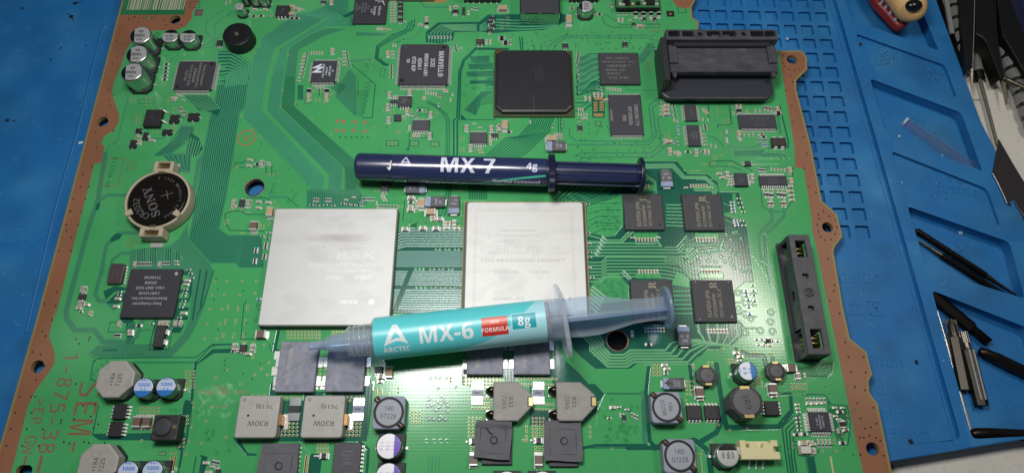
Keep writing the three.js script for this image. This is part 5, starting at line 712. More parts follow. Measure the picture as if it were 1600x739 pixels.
// ---- ceramic chips, resistors: body and two end caps in one mesh each
const chipGeo = new Map();
function twoEnd(w, h, d, vert, endShare) {          // w along the ends
  const key = [w, h, d, vert, endShare].join(); if (chipGeo.has(key)) return chipGeo.get(key);
  const e = w * endShare, b = box(w - 2 * e, h * 0.96, d * 0.97, 0, 0.00004), t1 = moved(box(e, h, d, 0, Math.min(0.00006, e / 4)), -(w - e) / 2, 0, 0), t2 = moved(box(e, h, d, 0, Math.min(0.00006, e / 4)), (w - e) / 2, 0, 0), f = moved(box(w * 1.35, 0.00016, d * 1.05), 0, 0, 0);
  const gg = mergeGeometries([plain(b), join([t1, t2, f])], true); if (vert) gg.rotateY(PI / 2); chipGeo.set(key, gg); return gg;
}
function passive(px, py, type, vert) {
  const T = { big: [0.0033, 0.0019, 0.0024, M.brownCap, 0.16, 'ceramic_capacitor'], tan: [0.0034, 0.002, 0.0022, M.tanCap, 0.12, 'ceramic_capacitor'], mid: [0.0021, 0.0012, 0.0014, M.greyCap, 0.24, 'ceramic_capacitor'], midTan: [0.0021, 0.0012, 0.0014, M.tanCap, 0.22, 'ceramic_capacitor'], small: [0.0016, 0.0008, 0.0009, M.paleCap, 0.25, 'ceramic_capacitor'], brown: [0.0016, 0.0008, 0.0009, M.brownCap, 0.25, 'ceramic_capacitor'], tiny: [0.0011, 0.0005, 0.00058, M.paleCap, 0.28, 'chip_capacitor'], tinyTan: [0.0011, 0.0005, 0.00058, M.tanCap, 0.25, 'chip_capacitor'], res: [0.0017, 0.0005, 0.0009, M.resist, 0.22, 'chip_resistor'], tinyRes: [0.0011, 0.0004, 0.00058, M.resist, 0.27, 'chip_resistor'], blue: [0.0012, 0.0005, 0.0008, M.blueRes, 0.24, 'chip_resistor'], dark: [0.0022, 0.001, 0.0016, M.resist, 0.2, 'chip_resistor'], array: [0.0011, 0.0005, 0.002, M.resist, 0.26, 'chip_resistor'] }[type];
  const m = mesh(T[5], twoEnd(T[0], T[1], T[2], !!vert, T[4]), [T[3], M.tin], board); place(m, px, py, T[1] * 0.8, 0); return m;
}
M.blueRes = mat('#3a78a8', 0.4);
const many = (type, vert, pts) => { for (let i = 0; i < pts.length; i += 2) passive(pts[i], pts[i + 1], type, vert); };
many('big', 1, [395, 352.5, 212.2, 659, 227.8, 659, 739.7, 718.5, 841.7, 718.5, 1094, 612.8, 1208.4, 607.3]);
many('big', 0, [406.4, 522, 1237.6, 574.8]);
many('tan', 0, [785.4, 11.8, 861.6, 215.6, 672.5, 330.5]); many('tan', 1, [788.8, 194.5, 889.3, 29.6, 658, 317, 420.4, 330.5, 607.5, 581.5]);
many('mid', 1, [728.8, 199, 735, 230, 767.7, 200, 608, 146.7, 605.4, 166, 606.6, 186, 672.3, 178, 671, 211, 1089, 236.8, 709.4, 348.3, 365, 541.8, 392.8, 543.5, 363.8, 317, 387, 316, 407.8, 254.4, 1248, 587.4, 1137.3, 272, 1176, 276, 128, 452, 124, 474]);
many('midTan', 1, [639.6, 142.8, 635.6, 172.8, 1047.6, 235, 1216, 170, 1155.6, 208, 518.5, 78.7, 605.5, 83, 481.8, 150.5, 509.7, 150.5, 666.4, 29, 1235.4, 265.4, 1237, 282.3]);
many('dark', 1, [481.8, 142, 509.7, 142, 666.4, 37]); many('mid', 0, [641, 327, 687, 342, 660, 356, 681, 356.4, 642, 308.5, 632.8, 357.6]);
many('small', 0, [697.6, 356.4, 713.6, 356.4, 676, 338.5, 1095.7, 624, 1210.8, 618.6, 677, 343, 641, 322]); many('small', 1, [779.5, 196.5, 702.6, 349, 697, 349, 693.5, 349, 650.5, 316.5, 651, 321, 639.6, 198.7, 766.6, 222, 766, 215, 988.6, 521, 1060.6, 239, 1108, 236.5, 1102, 236]);
many('res', 0, [455.5, 28, 455.5, 23, 795, 206, 463, 28, 1014, 538, 937, 22, 1004, 39.5, 641.5, 316, 1194, 213, 395.5, 25, 407, 24.5]);
many('midTan', 0, [455, 9.5, 454.5, 21, 461.5, 13, 1042, 165, 1042, 171, 1042, 177.5, 1046, 220.5, 1000.5, 40]);
many('tiny', 0, [468, 13, 472, 15]);
// rows of the smallest parts: [from x, y, to x, y, how many, type, upright]
const rows = [
  [475, 84, 466, 126, 9, 'tiny', 0], [479, 84, 471, 120, 7, 'tinyRes', 0], [486, 82, 503, 82, 5, 'tinyTan', 1], [527, 97, 530, 92, 2, 'tiny', 0], [537, 80, 537, 101, 5, 'tiny', 0], [541, 82, 545, 103, 5, 'tinyRes', 0], [493, 135, 505, 135, 4, 'tiny', 1],
  [611, 2, 611, 33, 8, 'tiny', 0], [616, 2, 616, 33, 8, 'tiny', 0], [589, 44, 597, 44, 4, 'tiny', 1], [602, 45, 608, 46, 3, 'tinyTan', 0], [613, 80, 613, 90, 3, 'tiny', 0], [611, 102, 611, 121, 6, 'tinyRes', 0], [614, 70, 618, 70, 2, 'tiny', 1],
  [711, 71, 713, 79, 3, 'tinyRes', 0], [717, 74, 722, 76, 2, 'tiny', 0], [760, 64, 766, 64, 2, 'small', 1], [793, 67, 799, 67, 3, 'tinyRes', 1], [784, 59, 790, 66, 2, 'dark', 0], [797, 59, 799, 59, 2, 'tinyRes', 1], [665, 144, 681, 146, 5, 'tiny', 1], [684, 148, 688, 150, 2, 'tinyRes', 1], [693, 141, 699, 141, 3, 'tinyTan', 1], [707, 147, 704, 155, 2, 'tiny', 1], [661, 152, 664, 152, 2, 'tiny', 1], [684, 163.5, 686, 163.5, 1, 'blue', 1],
  [615, 151, 622, 151, 3, 'tiny', 1], [629, 182, 640, 181, 5, 'tiny', 0], [645, 178, 651, 181, 2, 'tinyRes', 1], [654, 172, 657, 172, 1, 'res', 0], [645, 211, 655, 211, 4, 'tiny', 1],
  [741, 193, 750, 199, 5, 'tiny', 0], [749, 230, 752, 238, 3, 'tinyTan', 0], [780, 191, 781, 203, 1, 'blue', 1], [780, 197, 780, 203, 2, 'small', 0], [828, 188, 829, 192, 1, 'tiny', 1], [863, 194, 864, 199, 2, 'tinyRes', 1], [869, 209, 871, 216, 3, 'tiny', 0], [875.5, 209, 876.5, 216, 3, 'tiny', 0],
  [904, 82, 902, 96, 5, 'tinyRes', 0], [901, 100, 905, 120, 4, 'tinyRes', 1], [950, 138, 970, 140, 6, 'tiny', 1], [934, 137, 940, 138, 2, 'tinyRes', 1], [929, 147, 941, 147, 3, 'small', 1], [915, 153, 922, 153, 2, 'small', 1], [904, 170, 911, 171, 3, 'tiny', 1], [904, 178, 917, 179, 4, 'tiny', 1], [911, 185, 917, 185, 2, 'small', 0], [904, 187, 907, 193, 2, 'tinyRes', 1], [947, 155, 948, 156, 1, 'small', 0],
  [966, 21, 980, 21, 4, 'tinyRes', 1], [967, 30, 973, 30, 2, 'small', 1], [988, 21, 1003, 21, 2, 'tinyRes', 1], [994, 17, 1030, 17, 4, 'brown', 1], [994, 22, 1030, 22, 4, 'dark', 1], [985, 29, 985, 33, 1, 'tiny', 0], [1002, 29, 1019, 30, 2, 'tiny', 0],
  [1035, 160, 1034, 178, 4, 'tiny', 0], [1047, 168, 1049, 180, 2, 'blue', 0], [1053, 165, 1057, 184, 4, 'tinyRes', 0], [1054, 187, 1059, 189, 2, 'tiny', 1], [1060, 199, 1061, 207, 3, 'blue', 1], [1058, 218, 1061, 224, 3, 'tinyRes', 1], [1052, 221, 1053, 222, 1, 'blue', 1], [1039, 218, 1041, 223, 2, 'tiny', 0], [1100, 170, 1106, 177, 4, 'tinyTan', 0], [1099, 186, 1107, 187, 2, 'tiny', 1], [1102, 195, 1103, 201, 3, 'tinyRes', 0], [1100, 210, 1104, 226, 4, 'tinyTan', 0], [1112, 227, 1119, 229, 2, 'tinyTan', 1], [1054, 238, 1064, 240, 4, 'tiny', 1], [1071, 238, 1080, 236, 2, 'res', 0], [1098, 235, 1100, 237, 1, 'tinyRes', 0],
  [1147, 176, 1168, 173, 3, 'tinyTan', 1], [1152, 166, 1158, 166, 2, 'small', 1], [1154, 173, 1157, 173, 2, 'dark', 1], [1181, 172, 1188, 172, 2, 'tinyTan', 1], [1196, 168, 1206, 170, 3, 'brown', 1], [1216, 175, 1218, 177, 1, 'dark', 0], [1164, 210, 1178, 210, 3, 'tinyTan', 1], [1184, 219, 1198, 219, 4, 'tinyRes', 1], [1193, 226, 1199, 226, 2, 'blue', 1], [1190, 210, 1192, 210, 1, 'brown', 0],
  [1125, 271, 1130, 277, 4, 'small', 0], [1142, 281, 1140, 289, 3, 'tiny', 0], [1174, 284, 1178, 287, 3, 'tiny', 0], [1187, 265, 1197, 266, 4, 'tinyRes', 1], [1206, 264, 1227, 265, 5, 'tiny', 1], [1194, 298, 1230, 298, 6, 'tinyTan', 1], [1197, 304, 1207, 305, 3, 'res', 1], [1217, 304, 1227, 305, 3, 'res', 1], [1203, 318, 1208, 318, 2, 'brown', 1], [1223, 318, 1228, 318, 2, 'brown', 1], [1236, 291, 1239, 312, 4, 'small', 0], [1205, 311, 1226, 311, 2, 'tiny', 1], [1176, 257, 1180, 258, 2, 'tiny', 0],
  [1145, 316, 1147, 331, 4, 'blue', 0], [1155, 310, 1162, 331, 4, 'tinyRes', 0], [1150, 344, 1152, 352, 3, 'blue', 0], [1160, 345, 1163, 352, 2, 'tinyRes', 0], [1166, 455, 1167, 461, 2, 'blue', 0], [1177, 446, 1180, 470, 4, 'tinyRes', 0], [1170, 468, 1172, 490, 3, 'blue', 0], [1183, 530, 1216, 533, 6, 'tinyRes', 0], [1186, 538, 1204, 539, 4, 'tiny', 0],
  [994, 374, 1023, 374, 7, 'tinyTan', 1], [1089, 374, 1118, 374, 7, 'tinyTan', 1], [999, 424, 1028, 424, 7, 'tinyTan', 1], [1097, 424, 1125, 424, 7, 'tinyTan', 1], [1009, 515, 1038, 515, 7, 'tinyRes', 1], [1107, 517, 1137, 517, 7, 'tinyTan', 1], [1080, 290, 1105, 290, 7, 'tinyTan', 1], [1006, 291, 1014, 291, 3, 'tinyTan', 1], [988, 371, 990, 371, 1, 'tiny', 0], [1028, 371, 1030, 371, 1, 'tiny', 0], [1071, 293, 1074, 293, 1, 'tiny', 0], [1110, 293, 1113, 293, 1, 'tiny', 0],
  [919, 318, 919, 320, 1, 'tinyRes', 0], [918, 364, 921, 364, 1, 'tinyRes', 0], [919, 380, 924, 380, 2, 'tiny', 0], [922, 394, 922, 402, 2, 'tinyRes', 0], [919, 418, 924, 418, 2, 'tiny', 0], [924, 433, 927, 434, 1, 'tinyRes', 0], [872, 296, 876, 297, 1, 'brown', 1],
  [566, 311, 583, 311, 5, 'tinyRes', 1], [562, 319, 566, 319, 2, 'tinyRes', 1], [589, 322, 620, 323, 7, 'tinyRes', 1], [597, 306, 601, 313, 3, 'tiny', 0], [588, 317, 590, 324, 2, 'tiny', 1], [535, 318, 560, 321, 5, 'tinyRes', 0], [540, 312, 552, 308, 3, 'tiny', 0], [493, 312, 512, 312, 2, 'array', 1], [486, 320, 496, 321, 3, 'tinyRes', 0], [508, 320, 520, 321, 3, 'tinyRes', 0],
  [399, 391, 397, 408, 2, 'array', 0], [414, 385, 412, 401, 2, 'array', 0], [417, 372, 415, 379, 2, 'tinyRes', 0], [407, 369, 411, 369, 1, 'tinyRes', 0], [418, 362, 419, 365, 2, 'blue', 0], [402, 467, 405, 467, 1, 'blue', 0], [361, 322, 368, 322, 2, 'tiny', 1], [382, 323, 385, 326, 2, 'tiny', 0], [402, 314, 404, 316, 1, 'small', 0], [402, 324, 403, 325, 1, 'small', 0], [417, 315, 418, 317, 1, 'small', 0], [388, 249, 390, 250, 1, 'small', 0], [387, 258, 388, 259, 1, 'small', 0], [418, 254, 419, 258, 2, 'tiny', 0], [400, 256, 402, 257, 1, 'res', 0],
  [216, 412, 234, 412, 6, 'tinyRes', 1], [207, 412, 211, 412, 2, 'small', 1], [254, 411, 262, 411, 3, 'tinyRes', 1], [274, 408, 275, 413, 2, 'tiny', 0], [247, 412, 248, 413, 1, 'small', 1], [195, 418, 191, 442, 6, 'tinyRes', 0], [186, 456, 185, 461, 2, 'tinyRes', 0], [178, 467, 186, 466, 3, 'small', 0], [176, 478, 183, 479, 3, 'small', 0], [294, 421, 299, 434, 3, 'tinyRes', 0], [291, 438, 289, 444, 2, 'small', 0], [289, 452, 286, 462, 3, 'tinyRes', 0], [286, 470, 282, 480, 3, 'tinyRes', 0], [281, 489, 290, 489, 2, 'small', 0], [279, 496, 277, 506, 3, 'tinyRes', 0], [272, 505, 280, 505, 2, 'small', 1], [248, 505, 260, 505, 4, 'small', 1], [234, 506, 238, 505, 2, 'tinyRes', 0], [214, 508, 217, 509, 1, 'res', 0], [182, 506, 186, 506, 2, 'small', 1], [202, 517, 202, 522, 2, 'small', 0], [181, 521, 183, 527, 1, 'array', 1], [127, 451, 129, 453, 1, 'small', 0], [133, 476, 121, 481, 2, 'small', 0], [138, 487, 140, 492, 2, 'small', 1], [123, 481, 125, 487, 2, 'tinyRes', 0],
  [384, 551, 389, 554, 2, 'small', 0], [362, 549, 364, 549, 1, 'tinyRes', 0], [371, 545, 371, 549, 2, 'tiny', 0], [259, 100, 256, 124, 5, 'res', 0], [276, 148, 270, 156, 3, 'tiny', 0], [281, 150, 284, 156, 2, 'tinyTan', 0], [269, 152, 270, 153, 1, 'small', 0], [281, 170, 286, 176, 2, 'brown', 1], [212, 208, 216, 214, 3, 'tiny', 0], [228, 213, 236, 219, 2, 'small', 0], [215, 220, 214, 224, 2, 'small', 0], [340, 74, 346, 74, 2, 'tiny', 0], [352, 4, 359, 2, 2, 'tinyTan', 1], [397, 14, 413, 14, 2, 'small', 0], [514, 1, 520, 1, 1, 'midTan', 1], [474, 88, 470, 100, 3, 'tiny', 0],
  [606, 581, 607, 582, 1, 'small', 1], [591, 588, 599, 588, 2, 'mid', 0], [593, 594, 594, 598, 2, 'small', 0], [505, 712.5, 506, 712.5, 1, 'dark', 0], [493, 712.5, 494, 712.5, 1, 'tiny', 0], [740, 689.5, 741, 689.5, 1, 'dark', 0], [841.5, 688.5, 842, 688.5, 1, 'dark', 0], [832, 688, 833, 688, 1, 'tiny', 0], [731, 690, 732, 690, 1, 'tiny', 0],
  [957, 636, 959, 637, 1, 'small', 0], [968, 636, 980, 640, 4, 'tiny', 0], [988, 648, 996, 652, 4, 'tinyRes', 1], [950, 652, 955, 655, 2, 'tinyRes', 0], [969, 646, 971, 652, 2, 'tiny', 1], [318, 722, 322, 724, 1, 'small', 0], [332, 722, 340, 724, 3, 'tinyRes', 1], [330, 729, 338, 732, 2, 'tiny', 0], [321, 738, 326, 738, 1, 'small', 0],
  [1039, 570, 1043, 576, 4, 'small', 0], [1041, 580, 1041, 584, 2, 'tinyRes', 0], [1152, 551, 1158, 557, 4, 'small', 0], [1154, 562, 1158, 564, 2, 'tiny', 0], [1251, 588, 1259, 586, 2, 'tiny', 1], [1247, 632, 1249, 644, 3, 'tiny', 0], [1248, 653, 1250, 672, 4, 'tinyRes', 0], [1262, 625, 1290, 625, 6, 'tinyRes', 1], [1264, 631, 1288, 630, 4, 'tiny', 0], [1306, 637, 1318, 637, 3, 'tiny', 0], [1311, 643, 1317, 644, 2, 'res', 0], [1316, 662, 1320, 664, 1, 'dark', 1], [1307, 650, 1312, 655, 2, 'tiny', 0], [1280, 690, 1298, 690, 4, 'tiny', 1], [1281, 696, 1299, 696, 4, 'tinyRes', 1], [1246, 679, 1258, 678, 2, 'res', 0], [1316, 692, 1320, 692, 1, 'res', 0], [1321, 671, 1326, 672, 1, 'brown', 0], [1268, 690, 1272, 694, 2, 'small', 0], [1312, 671, 1310, 676, 2, 'tiny', 1], [1274, 704, 1274, 706, 1, 'small', 1], [1255, 692, 1259, 692, 1, 'midTan', 0],
  [702, 11, 704, 12, 1, 'small', 1], [737, 12, 746, 14, 4, 'tinyRes', 1], [711, 9, 713, 10, 1, 'small', 0], [893, 11, 894, 13, 1, 'brown', 0], [886, 41, 891, 41, 2, 'small', 0], [957, 6, 957, 8, 1, 'brown', 1], [731, 18, 733, 19, 1, 'small', 1], [660, 38, 653, 38, 2, 'small', 0], [630, 32, 633, 34, 1, 'tiny', 0],
];
const SIZE = { tiny: [1.5, 0.62], tinyTan: [1.5, 0.62], tinyRes: [1.5, 0.62], small: [2.15, 0.95], brown: [2.15, 0.95], midTan: [2.85, 1.5], mid: [2.85, 1.5], res: [2.3, 0.95], blue: [1.6, 0.85], dark: [3, 1.7], array: [1.5, 2.1] };
for (let [x0, y0, x1, y1, n, type, v] of rows) { const a = at(x0, y0), b = at(x1, y1), dx = Math.abs(a.x - b.x), dz = Math.abs(a.z - b.z), d = Math.hypot(dx, dz) * 1000, [sw, sd] = SIZE[type], need = dx > dz ? (v ? sd : sw) : (v ? sw : sd); n = Math.max(1, Math.min(n, Math.floor(d / need) + 1)); for (let i = 0; i < n; i++) { const t = n > 1 ? i / (n - 1) : 0.5; passive(x0 + (x1 - x0) * t, y0 + (y1 - y0) * t, type, v); } }
// measuring resistors: long white ends, dark middle
for (const [x, y, c] of [[459.6, 639.5, '#2a2d33'], [559.5, 639.5, '#8b8fa5'], [745.7, 614, '#a5a9b8'], [842, 614, '#9296a8']]) { const g = bpart('shunt_resistor'); place(g, x, y, 0.0006); for (const s of [-1, 1]) mesh('terminal', box(0.0034, 0.0006, 0.0024, 0.0001), M.aluShine, g).position.z = s * 0.0022; const k = cell(60, 40, (q, W, H) => { q.fillStyle = c; q.fillRect(-3, -3, W + 6, H + 6); print(q, W, H, [['0001', 0.45]], { color: '#23252c', weight: 'bold' }); }); mesh('resistor_body', topUV(box(0.0033, 0.00065, 0.0021), 0.0033, 0.0021, k), MARK.epoxy, g); }
{ const g = bpart('crystal_can', 'small silver crystal below the pinned chip at lower right'); place(g, 1260.5, 703, 0.0011); mesh('base_plate', box(0.0036, 0.0004, 0.0026, 0.0003), M.tanCap, g); mesh('can', box(0.0031, 0.0008, 0.0021, 0.0003, 0.0001), M.tin, g).position.y = 0.0004; }
for (const [x, y, w, d] of [[1136, 206.5, 0.0009, 0.0022], [1136.3, 220, 0.001, 0.0026], [1157, 219, 0.0014, 0.0016], [928, 557, 0.0003, 0.0003]]) place(mesh('solder_joint', slab(roundRect(w, d, w * 0.4), 0.0004, 0.00015), M.solder, board), x, y, 0);

// ---- sockets, plugs and holders
const wornC = canvasOf(512, 512), wg = wornC.getContext('2d'); wg.fillStyle = '#3f4047'; wg.fillRect(0, 0, 512, 512);
for (let i = 0; i < 220; i++) { wg.fillStyle = `rgba(${rnd() < 0.6 ? '150,152,162' : '10,10,14'},${rr(0.02, 0.07)})`; wg.beginPath(); wg.ellipse(rnd() * 512, rnd() * 512, rr(6, 70), rr(4, 30), rr(-0.3, 0.3), 0, 7); wg.fill(); }
const wornT = texOf(wornC, true, true); wornT.repeat.set(40, 40); const wornPlastic = mat('#ffffff', 0.5, 0, { map: wornT });
{ // open metal socket at the top edge
  const g = bpart('metal_socket', 'bright metal socket shell at the top edge'), p0 = at(812, 38.5), p1 = at(873.5, 38.5), w = p1.x - p0.x, d = 0.016, h = 0.0062; g.position.set((p0.x + p1.x) / 2, BT, p0.z - d / 2);
  mesh('shell', box(w, h, d, 0.0004, 0.0003), mat('#b9bdb9', 0.14, 1), g).position.y = 0.0001; mesh('top_sheet', box(w * 0.94, 0.0002, d * 0.98), mat('#97979c', 0.4, 1), g).position.y = h + 0.0001;
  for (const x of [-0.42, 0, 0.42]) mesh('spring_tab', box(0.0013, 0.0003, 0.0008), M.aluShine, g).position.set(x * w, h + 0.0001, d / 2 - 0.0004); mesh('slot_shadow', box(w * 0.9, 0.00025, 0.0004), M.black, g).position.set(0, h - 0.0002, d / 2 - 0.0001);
}
for (const [x0, x1, y, h, l] of [[725, 782, 5, 0.006, 'black plug socket at the top edge left of the metal socket'], [889, 934, 4.5, 0.006, 'black plug socket at the top edge right of the metal socket']]) { const g = bpart('plug_socket', l), a = at(x0, y), b = at(x1, y); g.position.set((a.x + b.x) / 2, BT, a.z - 0.006); mesh('housing', box(b.x - a.x, h, 0.012, 0.0003, 0.0002), M.black, g).position.y = 0.0001; for (let i = 0; i < 6; i++) mesh('pin', box(0.0005, 0.0003, 0.0009), M.tin, g).position.set((b.x - a.x) * (i / 5 - 0.5) * 0.8, 0.0001, 0.0063); }
{ const g = bpart('plug_socket', 'grey socket at the top edge, cut by the frame'), a = at(637, 3); g.position.set(a.x, BT, a.z - 0.005); mesh('housing', box(0.021, 0.004, 0.01, 0.0003, 0.0002), mat('#77766f', 0.4, 0.4), g).position.y = 0.0001; }
{ // daughter board
  const R = rectAt([961, -30, 1030, 12], 0.003), g = bpart('daughter_board', 'small raised daughter board with chips at the top edge'); g.position.set(R.c.x, BT, R.c.z); mesh('board_plate', box(R.w, 0.0011, R.d, 0.0002), M.black, g).position.y = 0.0018; mesh('board_face', box(R.w * 0.98, 0.0001, R.d * 0.97), mat('#2f6b3e', 0.4), g).position.y = 0.00292; mesh('spacer', box(R.w * 0.8, 0.0017, R.d * 0.7), M.black, g).position.y = 0.0001;
  for (const [x, z, w, d, m] of [[-0.25, 0.3, 0.0024, 0.0036, M.resist], [0.0, 0.36, 0.0014, 0.0013, M.resist], [0.28, 0.3, 0.0034, 0.003, M.black], [-0.4, 0.2, 0.0012, 0.002, M.tin], [-0.4, 0.4, 0.0012, 0.0014, M.tin], [-0.12, 0.4, 0.001, 0.0012, M.tanCap], [0.1, 0.25, 0.001, 0.001, M.tin], [0.14, 0.38, 0.0013, 0.0009, M.tin], [0.42, 0.4, 0.0014, 0.001, M.tin], [0.42, 0.22, 0.0012, 0.001, M.tin], [-0.33, 0.42, 0.0011, 0.0008, M.tin]]) mesh('mounted_part', box(w, 0.0008, d, 0, 0.00005), m, g).position.set(x * R.w, 0.00302, z * R.d);
}
{ // black slot connector at upper right
  const g = bpart('slot_connector', 'big black slot connector with ribbed back rail and rounded foot at upper right'), pl = mat('#2c2d33', 0.42), pl2 = wornPlastic;
  const T = (R, h) => rectAt(R, h), HR = 0.0125, HS = 0.0095, HF = 0.0045;
  const rail = T([1041, 45.6, 1216, 61.5], HR), shelf = T([1046, 75, 1214, 111], HS), foot = T([1030, 80, 1206, 153], HF); g.position.set(rail.c.x, BT, rail.c.z);
  const put = (n, geo, m, c, y) => { const k = mesh(n, geo, m, g); k.position.set(c.x - rail.c.x, y, c.z - rail.c.z); return k; };
  { const w = rail.w, d = rail.d, sh = roundRect(w, d, 0.0003); const cells = [[0.075, 0.1], [0.2, 0.1], [0.43, 0.12], [0.57, 0.12], [0.82, 0.12], [0.935, 0.09]]; for (const [u, s] of cells) sh.holes.push(roundRect(w * s, d * 0.52, 0.0003, (u - 0.5) * w, 0.0004, new THREE.Path())); for (const u of [0.31, 0.7]) { const q = new THREE.Path(); q.absarc((u - 0.5) * w, 0.0002, 0.00095, 0, 2 * PI, true); sh.holes.push(q); }
    put('back_rail', slab(sh, 0.004, 0.0002, 1, 10), wornPlastic, rail.c, HR - 0.004); put('rail_floor', box(w * 0.985, HR - 0.0042, d * 0.97), pl, rail.c, 0.0002);
    for (const u of [0.31, 0.7]) { const s = put('screw', lathe([[0.0008, 0], [0.0008, 0.0003], [0.0005, 0.0005], [0, 0.0006]].reverse(), 16), M.tin, rail.c, HR - 0.0028); s.position.x += (u - 0.5) * w; }
    for (const [u, s] of [[0.45, 0.06], [0.55, 0.05]]) { const k = put('inner_rib', box(w * s, 0.0028, d * 0.3), pl2, rail.c, HR - 0.0039); k.position.x += (u - 0.5) * w; } }
  const sz0 = rail.c.z + rail.d / 2, sz1 = shelf.c.z + shelf.d / 2;
  { const k = put('shelf', box(shelf.w, 0.0024, sz1 - sz0 + 0.0002, 0.0003, 0.0003), pl2, { x: shelf.c.x, z: (sz0 + sz1) / 2 }, HS - 0.0024); const step = put('rail_step', box(shelf.w * 0.9, 0.0016, 0.0016, 0.0002, 0.0002), pl, { x: shelf.c.x, z: sz0 + 0.0008 }, HS - 0.0001); for (const s of [-1, 1]) put('shelf_end', box(0.0032, 0.0011, (sz1 - sz0) * 0.62, 0.0003, 0.0003), pl2, { x: shelf.c.x + s * (shelf.w / 2 - 0.0015), z: sz0 + (sz1 - sz0) * 0.42 }, HS - 0.0001); }
  put('body_block', box(shelf.w * 0.97, HS - 0.0028, (sz1 - sz0) * 0.72, 0.0003), pl, { x: shelf.c.x, z: sz0 + (sz1 - sz0) * 0.36 }, 0.0002); put('side_wall', box(0.0022, HR - 0.0006, foot.d * 0.9, 0.0003, 0.0002), pl, { x: foot.c.x - foot.w / 2 + 0.001, z: foot.c.z - foot.d * 0.08 }, 0.0002);
  for (const s of [-1, 1]) put('hook', slab(polyShape([[-0.0012, -0.0014], [0.0012, -0.0014], [0.0006, 0.0014], [-0.0002, 0.0014]]), 0.0016, 0.0002), pl2, { x: shelf.c.x + s * (shelf.w / 2 - 0.0016), z: sz1 + 0.0006 }, HS - 0.0022);
  put('foot_plate', slab(roundRect(foot.w, foot.d, 0.0042), 0.0018, 0.0004, 2, 8), mat('#33353d', 0.34), foot.c, HF - 0.0018); put('lip_strip', box(shelf.w * 0.93, 0.002, 0.0012), pl, { x: shelf.c.x, z: sz1 - 0.0012 }, HF - 0.0001);
  put('foot_block', box(foot.w * 0.9, HF - 0.0018, foot.d * 0.5), pl, { x: foot.c.x, z: foot.c.z - foot.d * 0.15 }, 0.0001);
}
{ // long black two-contact holder at right
  const h = 0.0088, A = at(1249, 366.5, h), B = at(1282, 554, h), w = 0.0068, d = B.z - A.z, g = bpart('contact_holder', 'long black two-contact power holder at right with brass springs in its windows'), cx = (A.x + B.x) / 2; g.position.set(cx, BT, (A.z + B.z) / 2);
  const pl = mat('#35363c', 0.42), sh = roundRect(w, d, 0.0003), win = (u, ww, dd, x = 0) => sh.holes.push(roundRect(ww, dd, 0.0002, x, -(u - 0.5) * d, new THREE.Path()));
  win(0.125, 0.0031, 0.0056, 0.0001); win(0.875, 0.0033, 0.0058); win(0.36, 0.0018, 0.0013, -0.0001); win(0.63, 0.0018, 0.0013, -0.0001);
  mesh('top_plate', slab(sh, 0.0012, 0.0002, 1, 8), wornPlastic, g).position.y = h - 0.0012;
  const side = (x, name) => { // long wall with two window openings
    const s = new THREE.Shape(); s.moveTo(-d / 2, 0); s.lineTo(d / 2, 0); s.lineTo(d / 2, h - 0.0012); s.lineTo(-d / 2, h - 0.0012); s.closePath();
    for (const [u, dd] of [[0.12, 0.0068], [0.5, 0.003], [0.87, 0.0076]]) { const q = new THREE.Path(), a = (u - 0.5) * d - dd / 2, b = u === 0.5 ? 0.0035 : 0.0009, tt = u === 0.5 ? 0.006 : 0.0064; q.moveTo(a, b); q.lineTo(a + dd, b); q.lineTo(a + dd, tt); q.lineTo(a, tt); q.closePath(); s.holes.push(q); }
    const q = new THREE.ExtrudeGeometry(s, { depth: 0.0008, bevelEnabled: false }); q.rotateY(-PI / 2); const m = mesh(name, q, pl, g); m.position.x = x; return m; };
  side(-w / 2 + 0.0008, 'left_wall'); side(w / 2, 'right_wall');
  for (const s of [-1, 1]) mesh('end_wall', box(w - 0.0018, h - 0.0013, 0.0009), pl, g).position.set(0, 0.0001, s * (d / 2 - 0.0006));
  mesh('inner_block', box(w - 0.0019, h - 0.0014, d * 0.2), pl, g).position.set(0, 0.0001, -d * 0.17); mesh('inner_block', box(w - 0.0019, h - 0.0014, d * 0.2), pl, g).position.set(0, 0.0001, d * 0.2); mesh('foot_flange', slab(roundRect(w + 0.0014, d + 0.0008, 0.0008), 0.0008, 0.0002), pl, g).position.set(-0.0003, 0.00005, 0);
  for (const u of [0.125, 0.875]) { const z = (u - 0.5) * d; for (const k of [-0.4, 1.1]) mesh('brass_contact', tube([new V3(-0.0034, 0.0045, z + k * 0.001), new V3(-0.0026, 0.0066, z + k * 0.001), new V3(-0.0008, 0.0072, z + k * 0.001), new V3(0.0012, 0.0066, z + k * 0.001), new V3(0.0018, 0.0042, z + k * 0.001)], 0.0005, 16, 6), M.brass, g); mesh('brass_plate', box(0.0004, 0.006, 0.004), mat('#6b7a2c', 0.3, 0.8), g).position.set(0.0016, 0.0004, z); }
  mesh('moulded_ring', new THREE.TorusGeometry(0.0012, 0.00035, 8, 24).rotateX(PI / 2), pl, g).position.set(0.0001, h, -0.0001 * 0 + (0.5 - 0.5) * d); mesh('moulded_boss', lathe([[0.0005, 0], [0.0005, 0.0002], [0, 0.0003]], 16), pl, g).position.set(0.0001, h - 0.00005, 0);
  for (const u of [0.26, 0.72]) { const z = (u - 0.5) * d, x = u < 0.5 ? -0.0013 : 0.0013; for (const [a, b, c, e] of [[0, -0.0011, 0.0013, 0.00018], [0, 0.0011, 0.0013, 0.00018], [-0.0006, 0, 0.00018, 0.0022], [0.0006, 0, 0.00018, 0.0022]]) mesh('moulded_frame', box(c, 0.00016, e), pl, g).position.set(x + a, h - 0.00002, z + b); }
}
